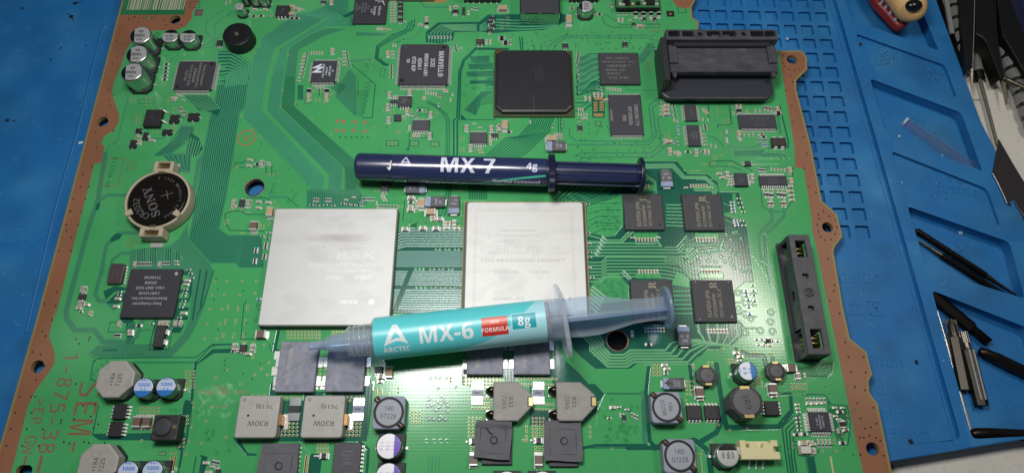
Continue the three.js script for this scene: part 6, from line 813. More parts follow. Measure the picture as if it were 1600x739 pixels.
{ // cream wire plug
  const h = 0.0045, R = rectAt([1158, 687.5, 1219, 718], h), g = bpart('wire_plug_socket', 'cream three-pin plug socket at the lower right'); g.position.set(R.c.x, BT, R.c.z); const w = R.w, d = R.d;
  const s = polyShape([[-w / 2, -d / 2], [-w * 0.34, -d / 2], [-w * 0.34, -d * 0.12], [-w * 0.26, -d * 0.12], [-w * 0.26, -d * 0.36], [-w * 0.1, -d * 0.36], [-w * 0.04, -d * 0.1], [w * 0.08, -d * 0.1], [w * 0.12, -d * 0.36], [w * 0.3, -d * 0.36], [w * 0.3, -d / 2], [w * 0.48, -d / 2], [w * 0.48, -d * 0.16], [w * 0.36, -d * 0.16], [w * 0.36, d * 0.1], [w / 2, d * 0.1], [w / 2, d / 2], [-w / 2, d / 2]]);
  mesh('housing', slab(s, h - 0.0012, 0.0002), M.creamYellow, g).position.y = 0.0012; mesh('housing_floor', box(w * 0.98, 0.0014, d * 0.9), M.creamYellow, g).position.set(0, 0.0003, -0.0002); mesh('side_tab', box(0.0012, 0.003, 0.0022), M.tin, g).position.set(-w / 2 - 0.0001, 0.0004, 0.0002);
  for (const x of [-0.22, -0.04, 0.14]) { const p = mesh('pin', tube([new V3(x * w, 0.0012, d / 2), new V3(x * w, 0.001, d / 2 + 0.0008), new V3(x * w, 0.0003, d / 2 + 0.0014), new V3(x * w, 0.0002, d / 2 + 0.0024)], 0.0003, 10, 6), M.tin, g); }
}
// ---- coin cell and its holder
const CELL = at(243.8, 310.2, 0.0050);
{ const g = bpart('coin_cell_holder', 'cream plastic holder for a coin cell with a tab at each end'); g.position.set(CELL.x, BT, CELL.z);
  mesh('holder_ring', lathe([[0.0103, 0.0008], [0.0109, 0.0003], [0.0111, 0.0008], [0.0111, 0.0044], [0.0108, 0.0047], [0.0103, 0.0047], [0.01015, 0.0044], [0.01015, 0.0008]], 64), M.cream, g); mesh('holder_floor', lathe([[0, 0.0009], [0.0103, 0.0009]], 48), M.cream, g);
  for (const s of [-1, 1]) {
    const w = s < 0 ? 0.0068 : 0.0078, z0 = s * 0.0105, z1 = s * (s < 0 ? 0.0146 : 0.0138), sh = roundRect(w, Math.abs(z1 - z0), 0.0004); sh.holes.push(roundRect(w * 0.62, Math.abs(z1 - z0) * 0.55, 0.0002, 0, -s * 0.0003, new THREE.Path()));
    const m = mesh('end_tab', slab(sh, 0.0045, 0.00025), M.cream, g); m.position.set(0.0004 * s, 0.0003, (z0 + z1) / 2); mesh('brass_contact', box(w * 0.5, 0.0006, 0.0018), M.brass, g).position.set(0.0004 * s, 0.0026, (z0 + z1) / 2 + s * 0.0003); mesh('brass_tongue', box(0.0022, 0.0003, 0.0036, 0.0002), M.brass, g).position.set(0.0006 * s, 0.0044, s * 0.0098); mesh('solder_pad', box(0.0042, 0.0003, 0.0016, 0.0003), M.solder, g).position.set(0.0008, 0.0001, s * 0.0151);
  }
  for (const a of [2.55, 0.62]) { const s = mesh('retaining_lip', slab(polyShape([[0, -0.0008], [0.0026, -0.0011], [0.0026, 0.0012], [0.0003, 0.0008]]), 0.0012, 0.0002), M.cream, g); s.rotation.y = -a + PI; s.position.set(Math.cos(a) * 0.0112, 0.0044, Math.sin(a) * 0.0112); }
}
{ const c = cell(420, 420, (x, W, H) => { x.fillStyle = '#2b2927'; x.fillRect(-3, -3, W + 6, H + 6); for (let i = 0; i < 500; i++) { x.strokeStyle = `rgba(255,255,255,${rr(0.01, 0.05)})`; x.beginPath(); const y = rnd() * H; x.moveTo(0, y); x.lineTo(W, y + rr(-30, 30)); x.stroke(); }
    const arc = (s, r, a0, step, size, col, out = 1) => { for (let i = 0; i < s.length; i++) { const a = a0 + i * step; x.save(); x.translate(W / 2 + Math.cos(a) * r * W, H / 2 + Math.sin(a) * r * H); x.rotate(a + out * PI / 2); x.font = `${size}px sans-serif`; x.textAlign = 'center'; x.textBaseline = 'middle'; x.fillStyle = col; x.fillText(s[i], 0, 0); x.restore(); } };
    arc('CR2032', 0.345, PI * 0.6, 0.235, 62, '#b9bcc0', 1); arc('3VOLTS LITHIUM CELL 2', 0.4, 1.02, -0.135, 24, '#e2e4e6', -1); print(x, W, H, [['SONY', 0.2]], { rot: -2.05, color: '#c6c8cc', font: 'serif', weight: 'bold', x: 0.42, y: 0.56, stretch: 1.1 }); x.strokeStyle = '#d2d4d8'; x.lineWidth = 4; x.save(); x.translate(W * 0.66, H * 0.42); x.rotate(-0.35); x.beginPath(); x.moveTo(-44, 0); x.lineTo(44, 0); x.moveTo(0, -38); x.lineTo(0, 38); x.stroke(); x.restore(); });
  const t = group('coin_cell', scene); t.position.set(CELL.x, 0.0013, CELL.z); tag(t, 'round steel coin cell with engraved lettering in the cream holder', 'coin cell');
  mesh('cell_can', topUV(lathe([[0.0001, 0], [0.0094, 0], [0.0098, 0.0004], [0.00985, 0.0031], [0.0096, 0.00355], [0.0093, 0.0036], [0, 0.0036]], 64), 0.0197, 0.0197, c), mat('#e2ddd6', 0.24, 0.7, { map: atlasTex }), t);
}
{ const g = group('foam_spacer', scene), p = at(967, 530, MATH); g.position.set(p.x, MATH + 0.00002, p.z); tag(g, 'black foam spacer under the board, seen through the large hole below the blue plunger', 'foam spacer'); mesh('foam_block', box(0.016, 0.0022, 0.02, 0.001, 0.0003), mat('#0b0b0d', 0.95), g); }
// ---- soft black pads lying on the memory chips near the bottom edge
function thermalPad(px, py, h, w, d, rot, label, seedy, fold) {
  const g = group('thermal_pad', scene), p = at(px, py, h); g.position.set(p.x, h - 0.0011, p.z); g.rotation.y = rot; tag(g, label, 'thermal pad');
  const b = new THREE.BoxGeometry(w, 0.0011, d, 22, 2, 22), q = b.attributes.position;
  for (let i = 0; i < q.count; i++) { const x = q.getX(i), y = q.getY(i), z = q.getZ(i), u = x / w, v = z / d; let yy = y + 0.00055 + 0.00012 * Math.sin(x * 900 + seedy) * Math.cos(z * 700 + seedy * 2); if (fold && v < -0.32) yy += 0.0007 * Math.min(1, (-0.32 - v) / 0.06) * (0.7 + 0.3 * Math.sin(u * 7)); const nz = z * (1 + 0.03 * Math.sin(u * 5 + seedy)) + u * u * 0.0006 * seedy; q.setXYZ(i, x * (1 + 0.025 * Math.sin(v * 6 + seedy * 3)), yy, nz); }
  b.computeVertexNormals(); const c = canvasOf(256, 256), k = c.getContext('2d'); k.fillStyle = '#5c5d62'; k.fillRect(0, 0, 256, 256); speckle(k, 256, 256, 5000, 0.05); for (let i = 0; i < 40; i++) { k.fillStyle = 'rgba(150,150,155,0.05)'; k.beginPath(); k.ellipse(rnd() * 256, rnd() * 256, rr(5, 40), rr(3, 14), rr(0, 3), 0, 7); k.fill(); }
  mesh('pad_sheet', b, mat('#ffffff', 0.75, 0, { map: texOf(c) }), g);
  const r = mesh('round_mark', new THREE.TorusGeometry(0.001, 0.0002, 6, 24).rotateX(PI / 2), mat('#27282b', 0.7), g); r.position.set(w * 0.03, 0.0011, 0.0002); const s = mesh('pressed_square', new THREE.TorusGeometry(w * 0.52, 0.00012, 4, 4).rotateX(PI / 2).rotateY(PI / 4), mat('#303135', 0.7), g); s.position.set(0, 0.00106, 0.0004); s.scale.set(0.95, 1, 0.88);
  if (fold) { const t = mesh('crease', tube([new V3(-w * 0.2, 0.0013, -d * 0.3), new V3(-w * 0.12, 0.0014, -d * 0.2), new V3(-w * 0.02, 0.0012, -d * 0.12)], 0.0002, 10, 5), mat('#242528', 0.7), g); }
}
thermalPad(770, 686.5, 0.0028, 0.0108, 0.0108, -0.06, 'crooked black thermal pad with a curled rear edge and round mark', 0.8, true);
thermalPad(880, 688, 0.0026, 0.0111, 0.0117, 0, 'straight black thermal pad with a pressed square and round mark, rightmost of three', 0.1, false);
thermalPad(433, 727, 0.0022, 0.0114, 0.0122, -0.02, 'black thermal pad at the bottom edge below the left grey inductor', 0.3, false);
// ---------------------------------------------------------------- syringes
function along(o, a, b) { o.position.copy(a); const d = b.clone().sub(a); o.rotation.set(0, Math.atan2(-d.z, d.x), Math.atan2(d.y, Math.hypot(d.x, d.z)), 'YXZ'); return d.length(); }
function wing(halfLen, halfW, t) { // flat oval finger flange across the axis: long in local z, before it is rolled
  const s = new THREE.Shape(), r = halfW * 0.45; s.moveTo(-halfLen + r, -r); s.quadraticCurveTo(-halfW, -halfW, 0, -halfW); s.quadraticCurveTo(halfW, -halfW, halfLen - r, -r); s.absarc(halfLen - r, 0, r, -PI / 2, PI / 2); s.quadraticCurveTo(halfW, halfW, 0, halfW); s.quadraticCurveTo(-halfW, halfW, -halfLen + r, r); s.absarc(-halfLen + r, 0, r, PI / 2, PI * 1.5);
  const g = new THREE.ExtrudeGeometry(s, { depth: t - 0.0006, bevelEnabled: true, bevelThickness: 0.0003, bevelSize: 0.0003, bevelOffset: -0.0003, bevelSegments: 2, curveSegments: 10 }); g.translate(0, 0, -t / 2 + 0.0003); g.rotateY(PI / 2); return g;
}
{ // navy syringe
  const h = 0.0068, a = at(556, 260, h), b = at(1004, 274.5, h), s = group('syringe', scene), L = along(s, a, b), k = L / 448, X = (px) => (px - 556) * k;
  tag(s, 'capped navy syringe of thermal paste lying above the silver processors', 'syringe');
  const W = 1400, H = 790, c = canvasOf(W, H), x = c.getContext('2d'), kx = W / (X(853) - X(616)), ux = (px) => (X(px) - X(616)) * kx, vy = (deg) => (deg + 180) / 360 * H, mmx = kx / 1000;
  x.fillStyle = '#283158'; x.fillRect(0, 0, W, H);
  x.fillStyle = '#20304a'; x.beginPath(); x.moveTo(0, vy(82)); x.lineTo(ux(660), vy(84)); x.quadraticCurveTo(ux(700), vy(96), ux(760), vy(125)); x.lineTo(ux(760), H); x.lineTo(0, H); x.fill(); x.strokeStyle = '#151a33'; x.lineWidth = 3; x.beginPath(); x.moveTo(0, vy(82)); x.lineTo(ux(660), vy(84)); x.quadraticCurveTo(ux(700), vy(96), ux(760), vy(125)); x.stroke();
  x.fillStyle = '#1d2450'; x.beginPath(); x.moveTo(ux(735), vy(112)); x.quadraticCurveTo(ux(790), vy(72), W, vy(55)); x.lineTo(W, vy(150)); x.lineTo(ux(735), vy(150)); x.fill();
  x.fillStyle = '#4cc7a2'; x.beginPath(); x.moveTo(ux(738), vy(100)); x.quadraticCurveTo(ux(780), vy(58), W, vy(38)); x.lineTo(W, vy(46)); x.quadraticCurveTo(ux(790), vy(66), ux(738), vy(100)); x.fill();
  x.fillStyle = '#d9dbec'; x.textBaseline = 'middle'; x.textAlign = 'left'; x.font = `bold ${7.7 * mmx}px sans-serif`; x.save(); x.translate(ux(688), vy(6)); x.scale((X(776) - X(688)) * kx / x.measureText('MX-7').width, 1); x.fillText('MX-7', 0, 0); x.restore();
  x.font = `bold ${3.4 * mmx}px sans-serif`; x.fillText('4g', ux(823), vy(4)); x.font = `bold ${2.05 * mmx}px sans-serif`; x.save(); x.translate(ux(771), vy(74)); x.scale((X(845) - X(771)) * kx / x.measureText('Thermal Compound').width, 1); x.fillText('Thermal Compound', 0, 0); x.restore(); x.font = `${1.1 * mmx}px sans-serif`; x.globalAlpha = 0.55; x.fillText('High performance thermal compound', ux(772), vy(91)); x.globalAlpha = 1;
  const tri = (cx, cy, w, hh, lw, notch) => { x.lineWidth = lw; x.strokeStyle = '#d9dbec'; x.beginPath(); x.moveTo(cx - w / 2, cy + hh / 2); x.lineTo(cx, cy - hh / 2); x.lineTo(cx + w / 2, cy + hh / 2); x.quadraticCurveTo(cx, cy + hh * 0.22, cx - w / 2, cy + hh / 2); x.stroke(); };
  tri(ux(637), vy(-6), 2.7 * mmx, 2.1 * mmx, 0.42 * mmx); x.font = `bold ${1.15 * mmx}px sans-serif`; x.textAlign = 'center'; x.fillText('ARCTIC', ux(637), vy(16));
  const lab = phys('#ffffff', 0.24, { map: texOf(c), clearcoat: 0.8, clearcoatRoughness: 0.12 }), navy = phys('#252d50', 0.28, { clearcoat: 0.6, clearcoatRoughness: 0.2 }), dark = mat('#161a38', 0.4);
  mesh('end_cap', barrel([[0, 0.0001], [0.0001, 0.0036], [0.0006, 0.0044], [0.0014, 0.0047], [X(613), 0.0047], [X(614), 0.0045], [X(614.2), 0.003]]), navy, s);
  mesh('label_sleeve', barrel([[X(616), 0.00475], [X(700), 0.00476], [X(780), 0.00478], [X(853), 0.0048]]), lab, s); mesh('barrel_tube', barrel([[X(612), 0.0001], [X(612.2), 0.0044], [X(614), 0.00462], [X(617), 0.00462], [X(852), 0.0047], [X(857), 0.0046], [X(864), 0.0046], [X(864.2), 0.003]]), navy, s);
  const f = mesh('finger_flange', wing(0.0116, 0.0058, 0.0022), dark, s); f.position.x = X(862); f.rotation.x = -0.72;
  const rib = []; for (let i = 0; i < 4; i++) rib.push(moved(new THREE.BoxGeometry(X(1000) - X(864), 0.0081, 0.0009), 0, 0, 0, 0, i * PI / 4 + 0.2)); const pl = mesh('plunger_rod', join(rib), navy, s); pl.position.x = (X(1000) + X(864)) / 2; mesh('plunger_core', barrel([[X(864), 0.0034], [X(1000), 0.0034]], 16), navy, s);
  mesh('thumb_disc', barrel([[X(997), 0.0001], [X(997.2), 0.0055], [X(998.5), 0.0061], [X(1003), 0.0061], [X(1004.5), 0.0055], [X(1005), 0.0001]]), dark, s);
  const scuff = mesh('torn_edge', slab(polyShape([[-0.0011, 0.0002], [-0.0003, 0.0002], [0.0003, -0.0021], [0.0006, -0.0021], [0.0004, 0.0006], [-0.0001, 0.0013]]), 0.0001), M.white, s); scuff.position.set(X(613.5), 0.00455, 0.0022); scuff.rotation.x = 0.45;
}
{ // clear syringe with teal label
  const h = 0.0096, a = at(482, 541, h), b = at(1048, 480, h + 0.0008), s = group('syringe', scene), L = along(s, a, b), k = L / 569, X = (px) => (px - 482) * k;
  tag(s, 'clear syringe with teal label and pale blue plunger lying across both silver processors', 'syringe');
  const R = 0.0064, W = 1320, H = 1010, c = canvasOf(W, H), x = c.getContext('2d'), kx = W / (X(851) - X(587)), ux = (px) => (X(px) - X(587)) * kx, vy = (deg) => (deg + 180) / 360 * H, mx = kx / 1000;
  x.fillStyle = '#5ccdd3'; x.fillRect(0, 0, W, H);
  const sw = (col, p) => { x.fillStyle = col; x.beginPath(); x.moveTo(ux(p[0]), vy(p[1])); x.quadraticCurveTo(ux(p[2]), vy(p[3]), ux(p[4]), vy(p[5])); x.lineTo(ux(870), vy(p[5])); x.lineTo(ux(870), vy(170)); x.lineTo(ux(p[0]), vy(p[1])); x.fill(); };
  sw('#58cad2', [640, 95, 780, 45, 840, -25]); sw('#7cd3dc', [662, 96, 790, 52, 838, -18]); sw('#a5dde6', [690, 90, 800, 50, 842, -60]); x.fillStyle = '#a5dde6'; x.fillRect(ux(838), 0, W, vy(60)); 
  x.fillStyle = '#1f6f76'; x.fillRect(0, 0, W, vy(-100));
  x.fillStyle = '#e3ebef'; x.strokeStyle = '#e3ebef'; const lx = ux(621), ly = vy(10), tw = 7.4 * mx, th = 6.2 * mx; x.beginPath(); x.moveTo(lx - tw / 2, ly + th / 2); x.lineTo(lx - 0.1 * tw, ly - th / 2); x.lineTo(lx + 0.08 * tw, ly - th / 2); x.lineTo(lx + tw / 2, ly + th / 2); x.quadraticCurveTo(lx + 0.22 * tw, ly + th * 0.28, lx, ly + th * 0.3); x.quadraticCurveTo(lx - 0.2 * tw, ly + th * 0.34, lx - tw / 2, ly + th / 2); x.fill(); x.fillStyle = '#5ccdd3'; x.beginPath(); x.moveTo(lx - 0.2 * tw, ly + th * 0.26); x.lineTo(lx, ly - th * 0.22); x.lineTo(lx + 0.2 * tw, ly + th * 0.18); x.quadraticCurveTo(lx, ly + th * 0.1, lx - 0.2 * tw, ly + th * 0.26); x.fill();
  x.fillStyle = '#e3ebef'; x.textAlign = 'center'; x.textBaseline = 'middle'; x.font = `bold ${2.3 * mx}px sans-serif`; x.fillText('ARCTIC', lx, vy(50)); x.textAlign = 'left'; x.font = `bold ${6.6 * mx}px sans-serif`; x.save(); x.translate(ux(654), vy(20)); x.scale((X(740) - X(654)) * kx / x.measureText('MX-6').width, 1); x.fillText('MX-6', 0, 0); x.restore();
  x.fillStyle = '#c4322a'; x.fillRect(ux(752), vy(-9), 7.8 * mx, 5.4 * mx); x.fillStyle = '#d2553a'; x.fillRect(ux(752), vy(-9), 7.8 * mx, 2.2 * mx); x.fillStyle = '#f0d9d2'; x.textAlign = 'center'; x.font = `bold ${1.75 * mx}px sans-serif`; x.fillText('FORMULA', ux(752) + 3.9 * mx, vy(-9) + 3.6 * mx); x.globalAlpha = 0.8; x.font = `bold ${1.2 * mx}px sans-serif`; x.fillText('NEW', ux(752) + 3.9 * mx, vy(-9) + 1.4 * mx); x.globalAlpha = 1;
  x.fillStyle = '#23a3b1'; x.fillRect(ux(798), vy(-11), 7.4 * mx, 4.6 * mx); x.lineWidth = 0.25 * mx; x.strokeStyle = '#bfe0e6'; x.strokeRect(ux(798), vy(-11), 7.4 * mx, 4.6 * mx); x.fillStyle = '#e3ebef'; x.font = `bold ${3.6 * mx}px sans-serif`; x.fillText('8g', ux(798) + 3.7 * mx, vy(-11) + 2.3 * mx);
  const lab = phys('#ffffff', 0.36, { map: texOf(c), clearcoat: 0.25, clearcoatRoughness: 0.3 }), clear = phys('#f3f6f9', 0.14, { transmission: 0.84, thickness: 0, ior: 1.45 }), hazy = phys('#eef3f8', 0.2, { transmission: 0.8, thickness: 0, ior: 1.45 }), blue = phys('#e6f0fa', 0.16, { transmission: 0.84, thickness: 0, ior: 1.45 }), tipBlue = phys('#d6e4f4', 0.18, { transmission: 0.78, thickness: 0, ior: 1.45 });
  mesh('label_sleeve', barrel([[X(587), R + 0.00008], [X(851), R + 0.00008]], 64), lab, s); mesh('barrel_tube', barrel([[X(582), 0.0021], [X(582.5), 0.0056], [X(585), R - 0.0002], [X(589), R], [X(848), R], [X(884), R], [X(884.2), 0.0054]], 48), hazy, s);
  mesh('paste', barrel([[X(588), 0.0001], [X(588.5), R - 0.0011], [X(846), R - 0.0011], [X(846.5), 0.0001]], 32), mat('#8f9497', 0.6), s);
  mesh('plunger_stopper', barrel([[X(849), 0.0001], [X(849.2), R - 0.0008], [X(858), R - 0.0008], [X(858.3), 0.0001]], 32), blue, s);
  mesh('tip_collar', barrel([[X(541), 0.0026], [X(543), 0.0042], [X(560), 0.0046], [X(582), 0.0049], [X(584), 0.0049]], 40), clear, s); for (const px of [549, 557, 565, 573]) { const t = mesh('thread_ridge', new THREE.TorusGeometry(0.0046 + (px - 549) * 0.000008, 0.00028, 6, 40).rotateY(PI / 2 + 0.12), clear, s); t.position.x = X(px); }
  mesh('inner_nozzle', barrel([[X(500), 0.0012], [X(518), 0.0026], [X(545), 0.003], [X(582), 0.0032]], 32), tipBlue, s); mesh('tip_cap', barrel([[X(483), 0.0001], [X(483.2), 0.0013], [X(507), 0.0015], [X(511), 0.0022], [X(530), 0.0026], [X(543), 0.0029]], 32), clear, s); mesh('tip_core', barrel([[X(481), 0.0001], [X(481.5), 0.0011], [X(508), 0.0012], [X(512), 0.0001]], 24), tipBlue, s);
  const f = mesh('finger_flange', wing(0.0162, 0.0072, 0.0015), hazy, s); f.position.x = X(878); f.rotation.x = -0.63;
  const fin = (prof) => { const sh = new THREE.Shape(); prof.forEach(([px, y], i) => i ? sh.lineTo(X(px), y) : sh.moveTo(X(px), y)); for (let i = prof.length - 1; i >= 0; i--) sh.lineTo(X(prof[i][0]), -prof[i][1]); sh.closePath(); const g = new THREE.ExtrudeGeometry(sh, { depth: 0.0007, bevelEnabled: true, bevelThickness: 0.0002, bevelSize: 0.0002, bevelSegments: 1 }); g.translate(0, 0, -0.00055); return g; };
  const prof = [[858, 0.0052], [905, 0.0059], [935, 0.0058], [965, 0.0046], [990, 0.0036], [1020, 0.0033], [1042, 0.0034]];
  for (const r of [0.35, 0.35 + PI / 2]) { const m = mesh('plunger_fin', fin(prof), r > 1 ? phys('#bcd0e8', 0.25, { transmission: 0.7, thickness: 0 }) : blue, s); m.rotation.x = r + PI / 2; }
  mesh('thumb_disc', barrel([[X(1041), 0.0001], [X(1041.3), 0.0058], [X(1043), 0.0066], [X(1047), 0.0067], [X(1049), 0.0061], [X(1050), 0.0001]], 40), phys('#b5cde6', 0.2, { transmission: 0.68, thickness: 0, ior: 1.45 }), s);
}

// ---------------------------------------------------------------- toy, bits and tools on the right
const FLOOR = TABLE_Y + 0.0019, TOPF = MATH;
{ const t = group('toy_animal_head', scene), o = at(1405, -12, TOPF - 0.003); t.position.copy(o); tag(t, 'cream toy animal snout with black nose and open red jaw at the top edge', 'toy');
  const L = (px, py, h) => at(px, py, h).sub(o), sk = mat('#cfa76c', 0.55), ball = (px, py, h, rx, ry, rz, m, n, seg = 24) => { const g = new THREE.SphereGeometry(1, seg, seg * 0.75 | 0); g.scale(rx, ry, rz); const q = mesh(n, g, m, t); q.position.copy(L(px, py, h)); return q; };
  const body = []; for (const [px, py, r] of [[1398, -46, 0.0098], [1402, -34, 0.0094], [1407, -22, 0.0088], [1413, -10, 0.0082], [1418, 0, 0.0077], [1422, 8, 0.0072]]) { const g = new THREE.SphereGeometry(r, 28, 20); g.scale(0.86, 0.72, 1); const p = L(px, py, TOPF + 0.0095); g.translate(p.x, p.y, p.z); body.push(g); }
  mesh('muzzle', join(body), sk, t); ball(1429, 8.5, TOPF + 0.0142, 0.0031, 0.0021, 0.0024, mat('#0d0d0e', 0.25), 'nose'); 
  const jaw = [[1345, -50], [1364, -2], [1384, 22], [1400, 39], [1410, 43.5], [1418, 40], [1421, 32], [1412, 18], [1400, 0], [1390, -50]].map(([x, y]) => { const p = L(x, y, TOPF + 0.003); return [p.x, p.z]; }), js = new THREE.Shape(); js.setFromPoints(new THREE.SplineCurve(jaw.concat([jaw[0]]).map(([x, z]) => new THREE.Vector2(x, -z))).getPoints(60)); const j = mesh('lower_jaw', slab(js, 0.0042, 0.0012, 3), mat('#8e2a25', 0.45), t); j.position.y = 0.003; 
  for (const [px, py, r] of [[1379, 3, 1], [1384, -2, 1.2], [1387, 9, 0.9], [1391, 6, 1.2], [1394, 18, 0.9], [1397, 14, 1.1], [1402, 28, 0.9], [1404, 22, 1], [1412, 30, 0.9], [1375, -8, 1]]) { const c = mesh('tooth', new THREE.ConeGeometry(0.0008 * r, 0.0024 * r, 10), mat('#a9b1c6', 0.5), t); c.position.copy(L(px, py, TOPF + 0.0052)); }
}
// a tool lying between two measured pixels: group at its first end, local +x along it
function rodThing(name, p1, p2, r, floor, label, category, grp) { const s = group(name, scene), a = at(...p1, floor + r), b = at(...p2, floor + r), L = along(s, a, b); tag(s, label, category, grp); return { s, L }; }
const BITS = 'screwdriver bits in the mat wells';
for (const [p1, p2, label] of [[[1431, 359], [1589, 461], 'slim black double-ended driver bit, upper of two lying side by side in the mat'], [[1573.5, 464], [1431, 373], 'slim black driver bit with tapered bright left tip, lower of two in the mat']]) {
  const { s, L } = rodThing('driver_bit', p1, p2, 0.0011, FLOOR, label, 'screwdriver bit', BITS);
  mesh('bit_shank', barrel([[0, 0.0001], [0.0003, 0.0008], [0.0008, 0.0011], [L * 0.68, 0.0011], [L * 0.71, 0.001]], 12), mat('#1d1a17', 0.3, 0.7), s); mesh('bit_tip', barrel([[L * 0.7, 0.00095], [L * 0.76, 0.00075], [L * 0.86, 0.0005], [L * 0.97, 0.00038], [L, 0.00022]], 12), mat('#6b6055', 0.3, 1), s);
}
function hexBit(p1, p2, r, label, hexFrom, hexTo, tip, floor = FLOOR, tone = '#26231f') { // tip at p1
  const { s, L } = rodThing('driver_bit', p1, p2, r, floor, label, 'screwdriver bit', BITS), dark = mat(tone, 0.4, 0.75); const g = hexRod(L * (hexTo - hexFrom), r * 1.08); const q = mesh('hex_shank', g, dark, s); q.position.x = L * hexFrom;
  if (tip === 'cross' || tip === 'point') { mesh('bit_neck', barrel([[L * hexFrom, r * 0.9], [L * (hexFrom - 0.06), r * 0.75], [L * hexFrom * 0.35, r * 0.72], [L * 0.02, r * (tip === 'cross' ? 0.22 : 0.08)], [0, 0.00005]].reverse(), 20), mat(tip === 'cross' ? '#5d5954' : '#2c2825', 0.35, 0.9), s); for (let i = 0; i < 4; i++) { const w = mesh('flute', moved(new THREE.BoxGeometry(L * hexFrom * 0.7, r * 0.9, r * 0.22), L * hexFrom * 0.42, r * 0.42, 0), dark, s); w.rotation.x = i * PI / 2 + 0.4; } }
  if (tip === 'star') { mesh('bit_neck', barrel([[L * hexFrom, r * 0.85], [L * (hexFrom - 0.05), r * 0.62], [0.0004, r * 0.6], [0.0001, r * 0.5], [0, 0.0001]].reverse(), 20), mat('#77736c', 0.35, 0.95), s); for (let i = 0; i < 6; i++) { const w = mesh('star_ridge', moved(barrel([[0.0002, r * 0.2], [L * hexFrom * 0.6, r * 0.2]], 8), 0, r * 0.56, 0), mat('#77736c', 0.35, 0.95), s); w.rotation.x = i * PI / 3; } }
  if (tip === 'round') mesh('bit_neck', barrel([[L * hexFrom, r], [L * hexFrom * 0.4, r * 0.92], [L * 0.03, r * 0.7], [0, 0.0001]].reverse(), 20), mat('#2c2926', 0.35, 0.85), s);
  return { s, L, q };
}
hexBit([1548, 537], [1452, 456], 0.0019, 'dark pointed hex driver bit coming out of the upper left corner of the lowest well', 0.3, 1, 'point');
hexBit([1486, 498], [1509, 610], 0.0019, 'dark cross-tip hex driver bit beside the long needle', 0.28, 1, 'cross', FLOOR, '#3a3530');
{ const { s, L } = hexBit([1506, 518], [1535, 634], 0.0019, 'dark star-tip hex driver bit with a silver face bearing stamped letters', 0.27, 1, 'star'); const c = canvasOf(360, 80), x = c.getContext('2d'); x.fillStyle = '#a3a3a0'; x.fillRect(0, 0, 360, 80); speckle(x, 360, 80, 1500, 0.08); x.fillStyle = '#26262a'; x.font = 'bold 52px sans-serif'; x.textAlign = 'center'; x.textBaseline = 'middle'; x.save(); x.translate(175, 42); x.scale(0.95, 1); x.fillText('HOLL-MOM', 0, 0); x.restore();
  const g = new THREE.PlaneGeometry(L * 0.66, 0.002); g.rotateX(-PI / 2); const f = mesh('stamped_face', slab(polyShape([[-L * 0.33, -0.001], [L * 0.33, -0.001], [L * 0.33, 0.001], [-L * 0.33, 0.001]]), 0.0001), mat('#8f8f8c', 0.5, 0.5), s); f.position.set(L * 0.6, 0.00172, 0); const t = mesh('stamped_lettering', g, mat('#ffffff', 0.5, 0.4, { map: texOf(c) }), s); t.position.set(L * 0.6, 0.00183, 0); }
hexBit([1530, 547], [1625, 593], 0.0019, 'dark round-nosed driver bit leaving the frame at the right', 0.28, 1, 'round');
{ const { s, L } = hexBit([1517, 677], [1640, 683], 0.0019, 'dark driver bit with a thin neck along the bottom of the lowest well', 0.2, 1, 'round'); mesh('thin_neck', barrel([[-0.0002, 0.0009], [L * 0.14, 0.0011]], 14), mat('#1f1c1a', 0.4, 0.8), s); }
{ const { s, L } = rodThing('needle', [1465, 482], [1517, 672], 0.00055, FLOOR, 'long thin steel needle along the left edge of the lowest well', 'needle'); mesh('needle_shaft', barrel([[0, 0.00005], [L * 0.15, 0.00035], [L * 0.4, 0.0006], [L, 0.0006], [L + 0.00005, 0.00005]], 12), mat('#d9cebe', 0.25, 0.7), s); }
{ const { s, L } = rodThing('plastic_strip', [1414, 190], [1530, 267], 0.0008, FLOOR, 'clear plastic tube piece lying in a mat well', 'plastic piece'); const cl = phys('#f2f6fb', 0.08, { transmission: 0.97, thickness: 0 }); mesh('strip_shell', moved(box(L, 0.0009, 0.0042, 0.0004, 0.0001), L / 2, -0.0006, 0), cl, s); mesh('strip_ridge', moved(box(L * 0.98, 0.0009, 0.0007), L / 2, 0.0003, 0.0009), cl, s); mesh('strip_ridge', moved(box(L * 0.98, 0.0008, 0.0006), L / 2, 0.0003, -0.0011), cl, s); mesh('strip_end', moved(box(0.0009, 0.0016, 0.003), 0.0002, -0.0005, 0), phys('#e8eef5', 0.3, { transmission: 0.5, thickness: 0 }), s); }
// tools on the worktop
function flatTool(name, pts, h0, thick, m, label, category, partName, bev = 0.0004) { const o = at(pts[0][0], pts[0][1], h0 + thick), g = group(name, scene); g.position.set(o.x, h0, o.z); tag(g, label, category); mesh(partName, slab(polyShape(pts.map(([x, y]) => { const p = at(x, y, h0 + thick); return [p.x - o.x, p.z - o.z]; })), thick, bev, 2), m, g); return { g, o, h0, at: (x, y, h) => at(x, y, h).sub(new V3(o.x, h0, o.z)) }; }
const knurlC = canvasOf(128, 128), kn = knurlC.getContext('2d'); kn.fillStyle = '#e2e2dd'; kn.fillRect(0, 0, 128, 128); kn.lineWidth = 4; for (let i = -128; i < 256; i += 16) { kn.strokeStyle = '#4a4a48'; kn.beginPath(); kn.moveTo(i, 0); kn.lineTo(i + 128, 128); kn.stroke(); kn.beginPath(); kn.moveTo(i + 128, 0); kn.lineTo(i, 128); kn.stroke(); }
const kt = texOf(knurlC, false, true), kc = texOf(knurlC, true, true); kc.repeat.set(2, 5); kt.repeat.set(2, 5); const KNURL = mat('#ffffff', 0.32, 0.4, { map: kc, bumpMap: kt, bumpScale: 0.0003 });
const blackTool = mat('#0c0c0d', 0.45);
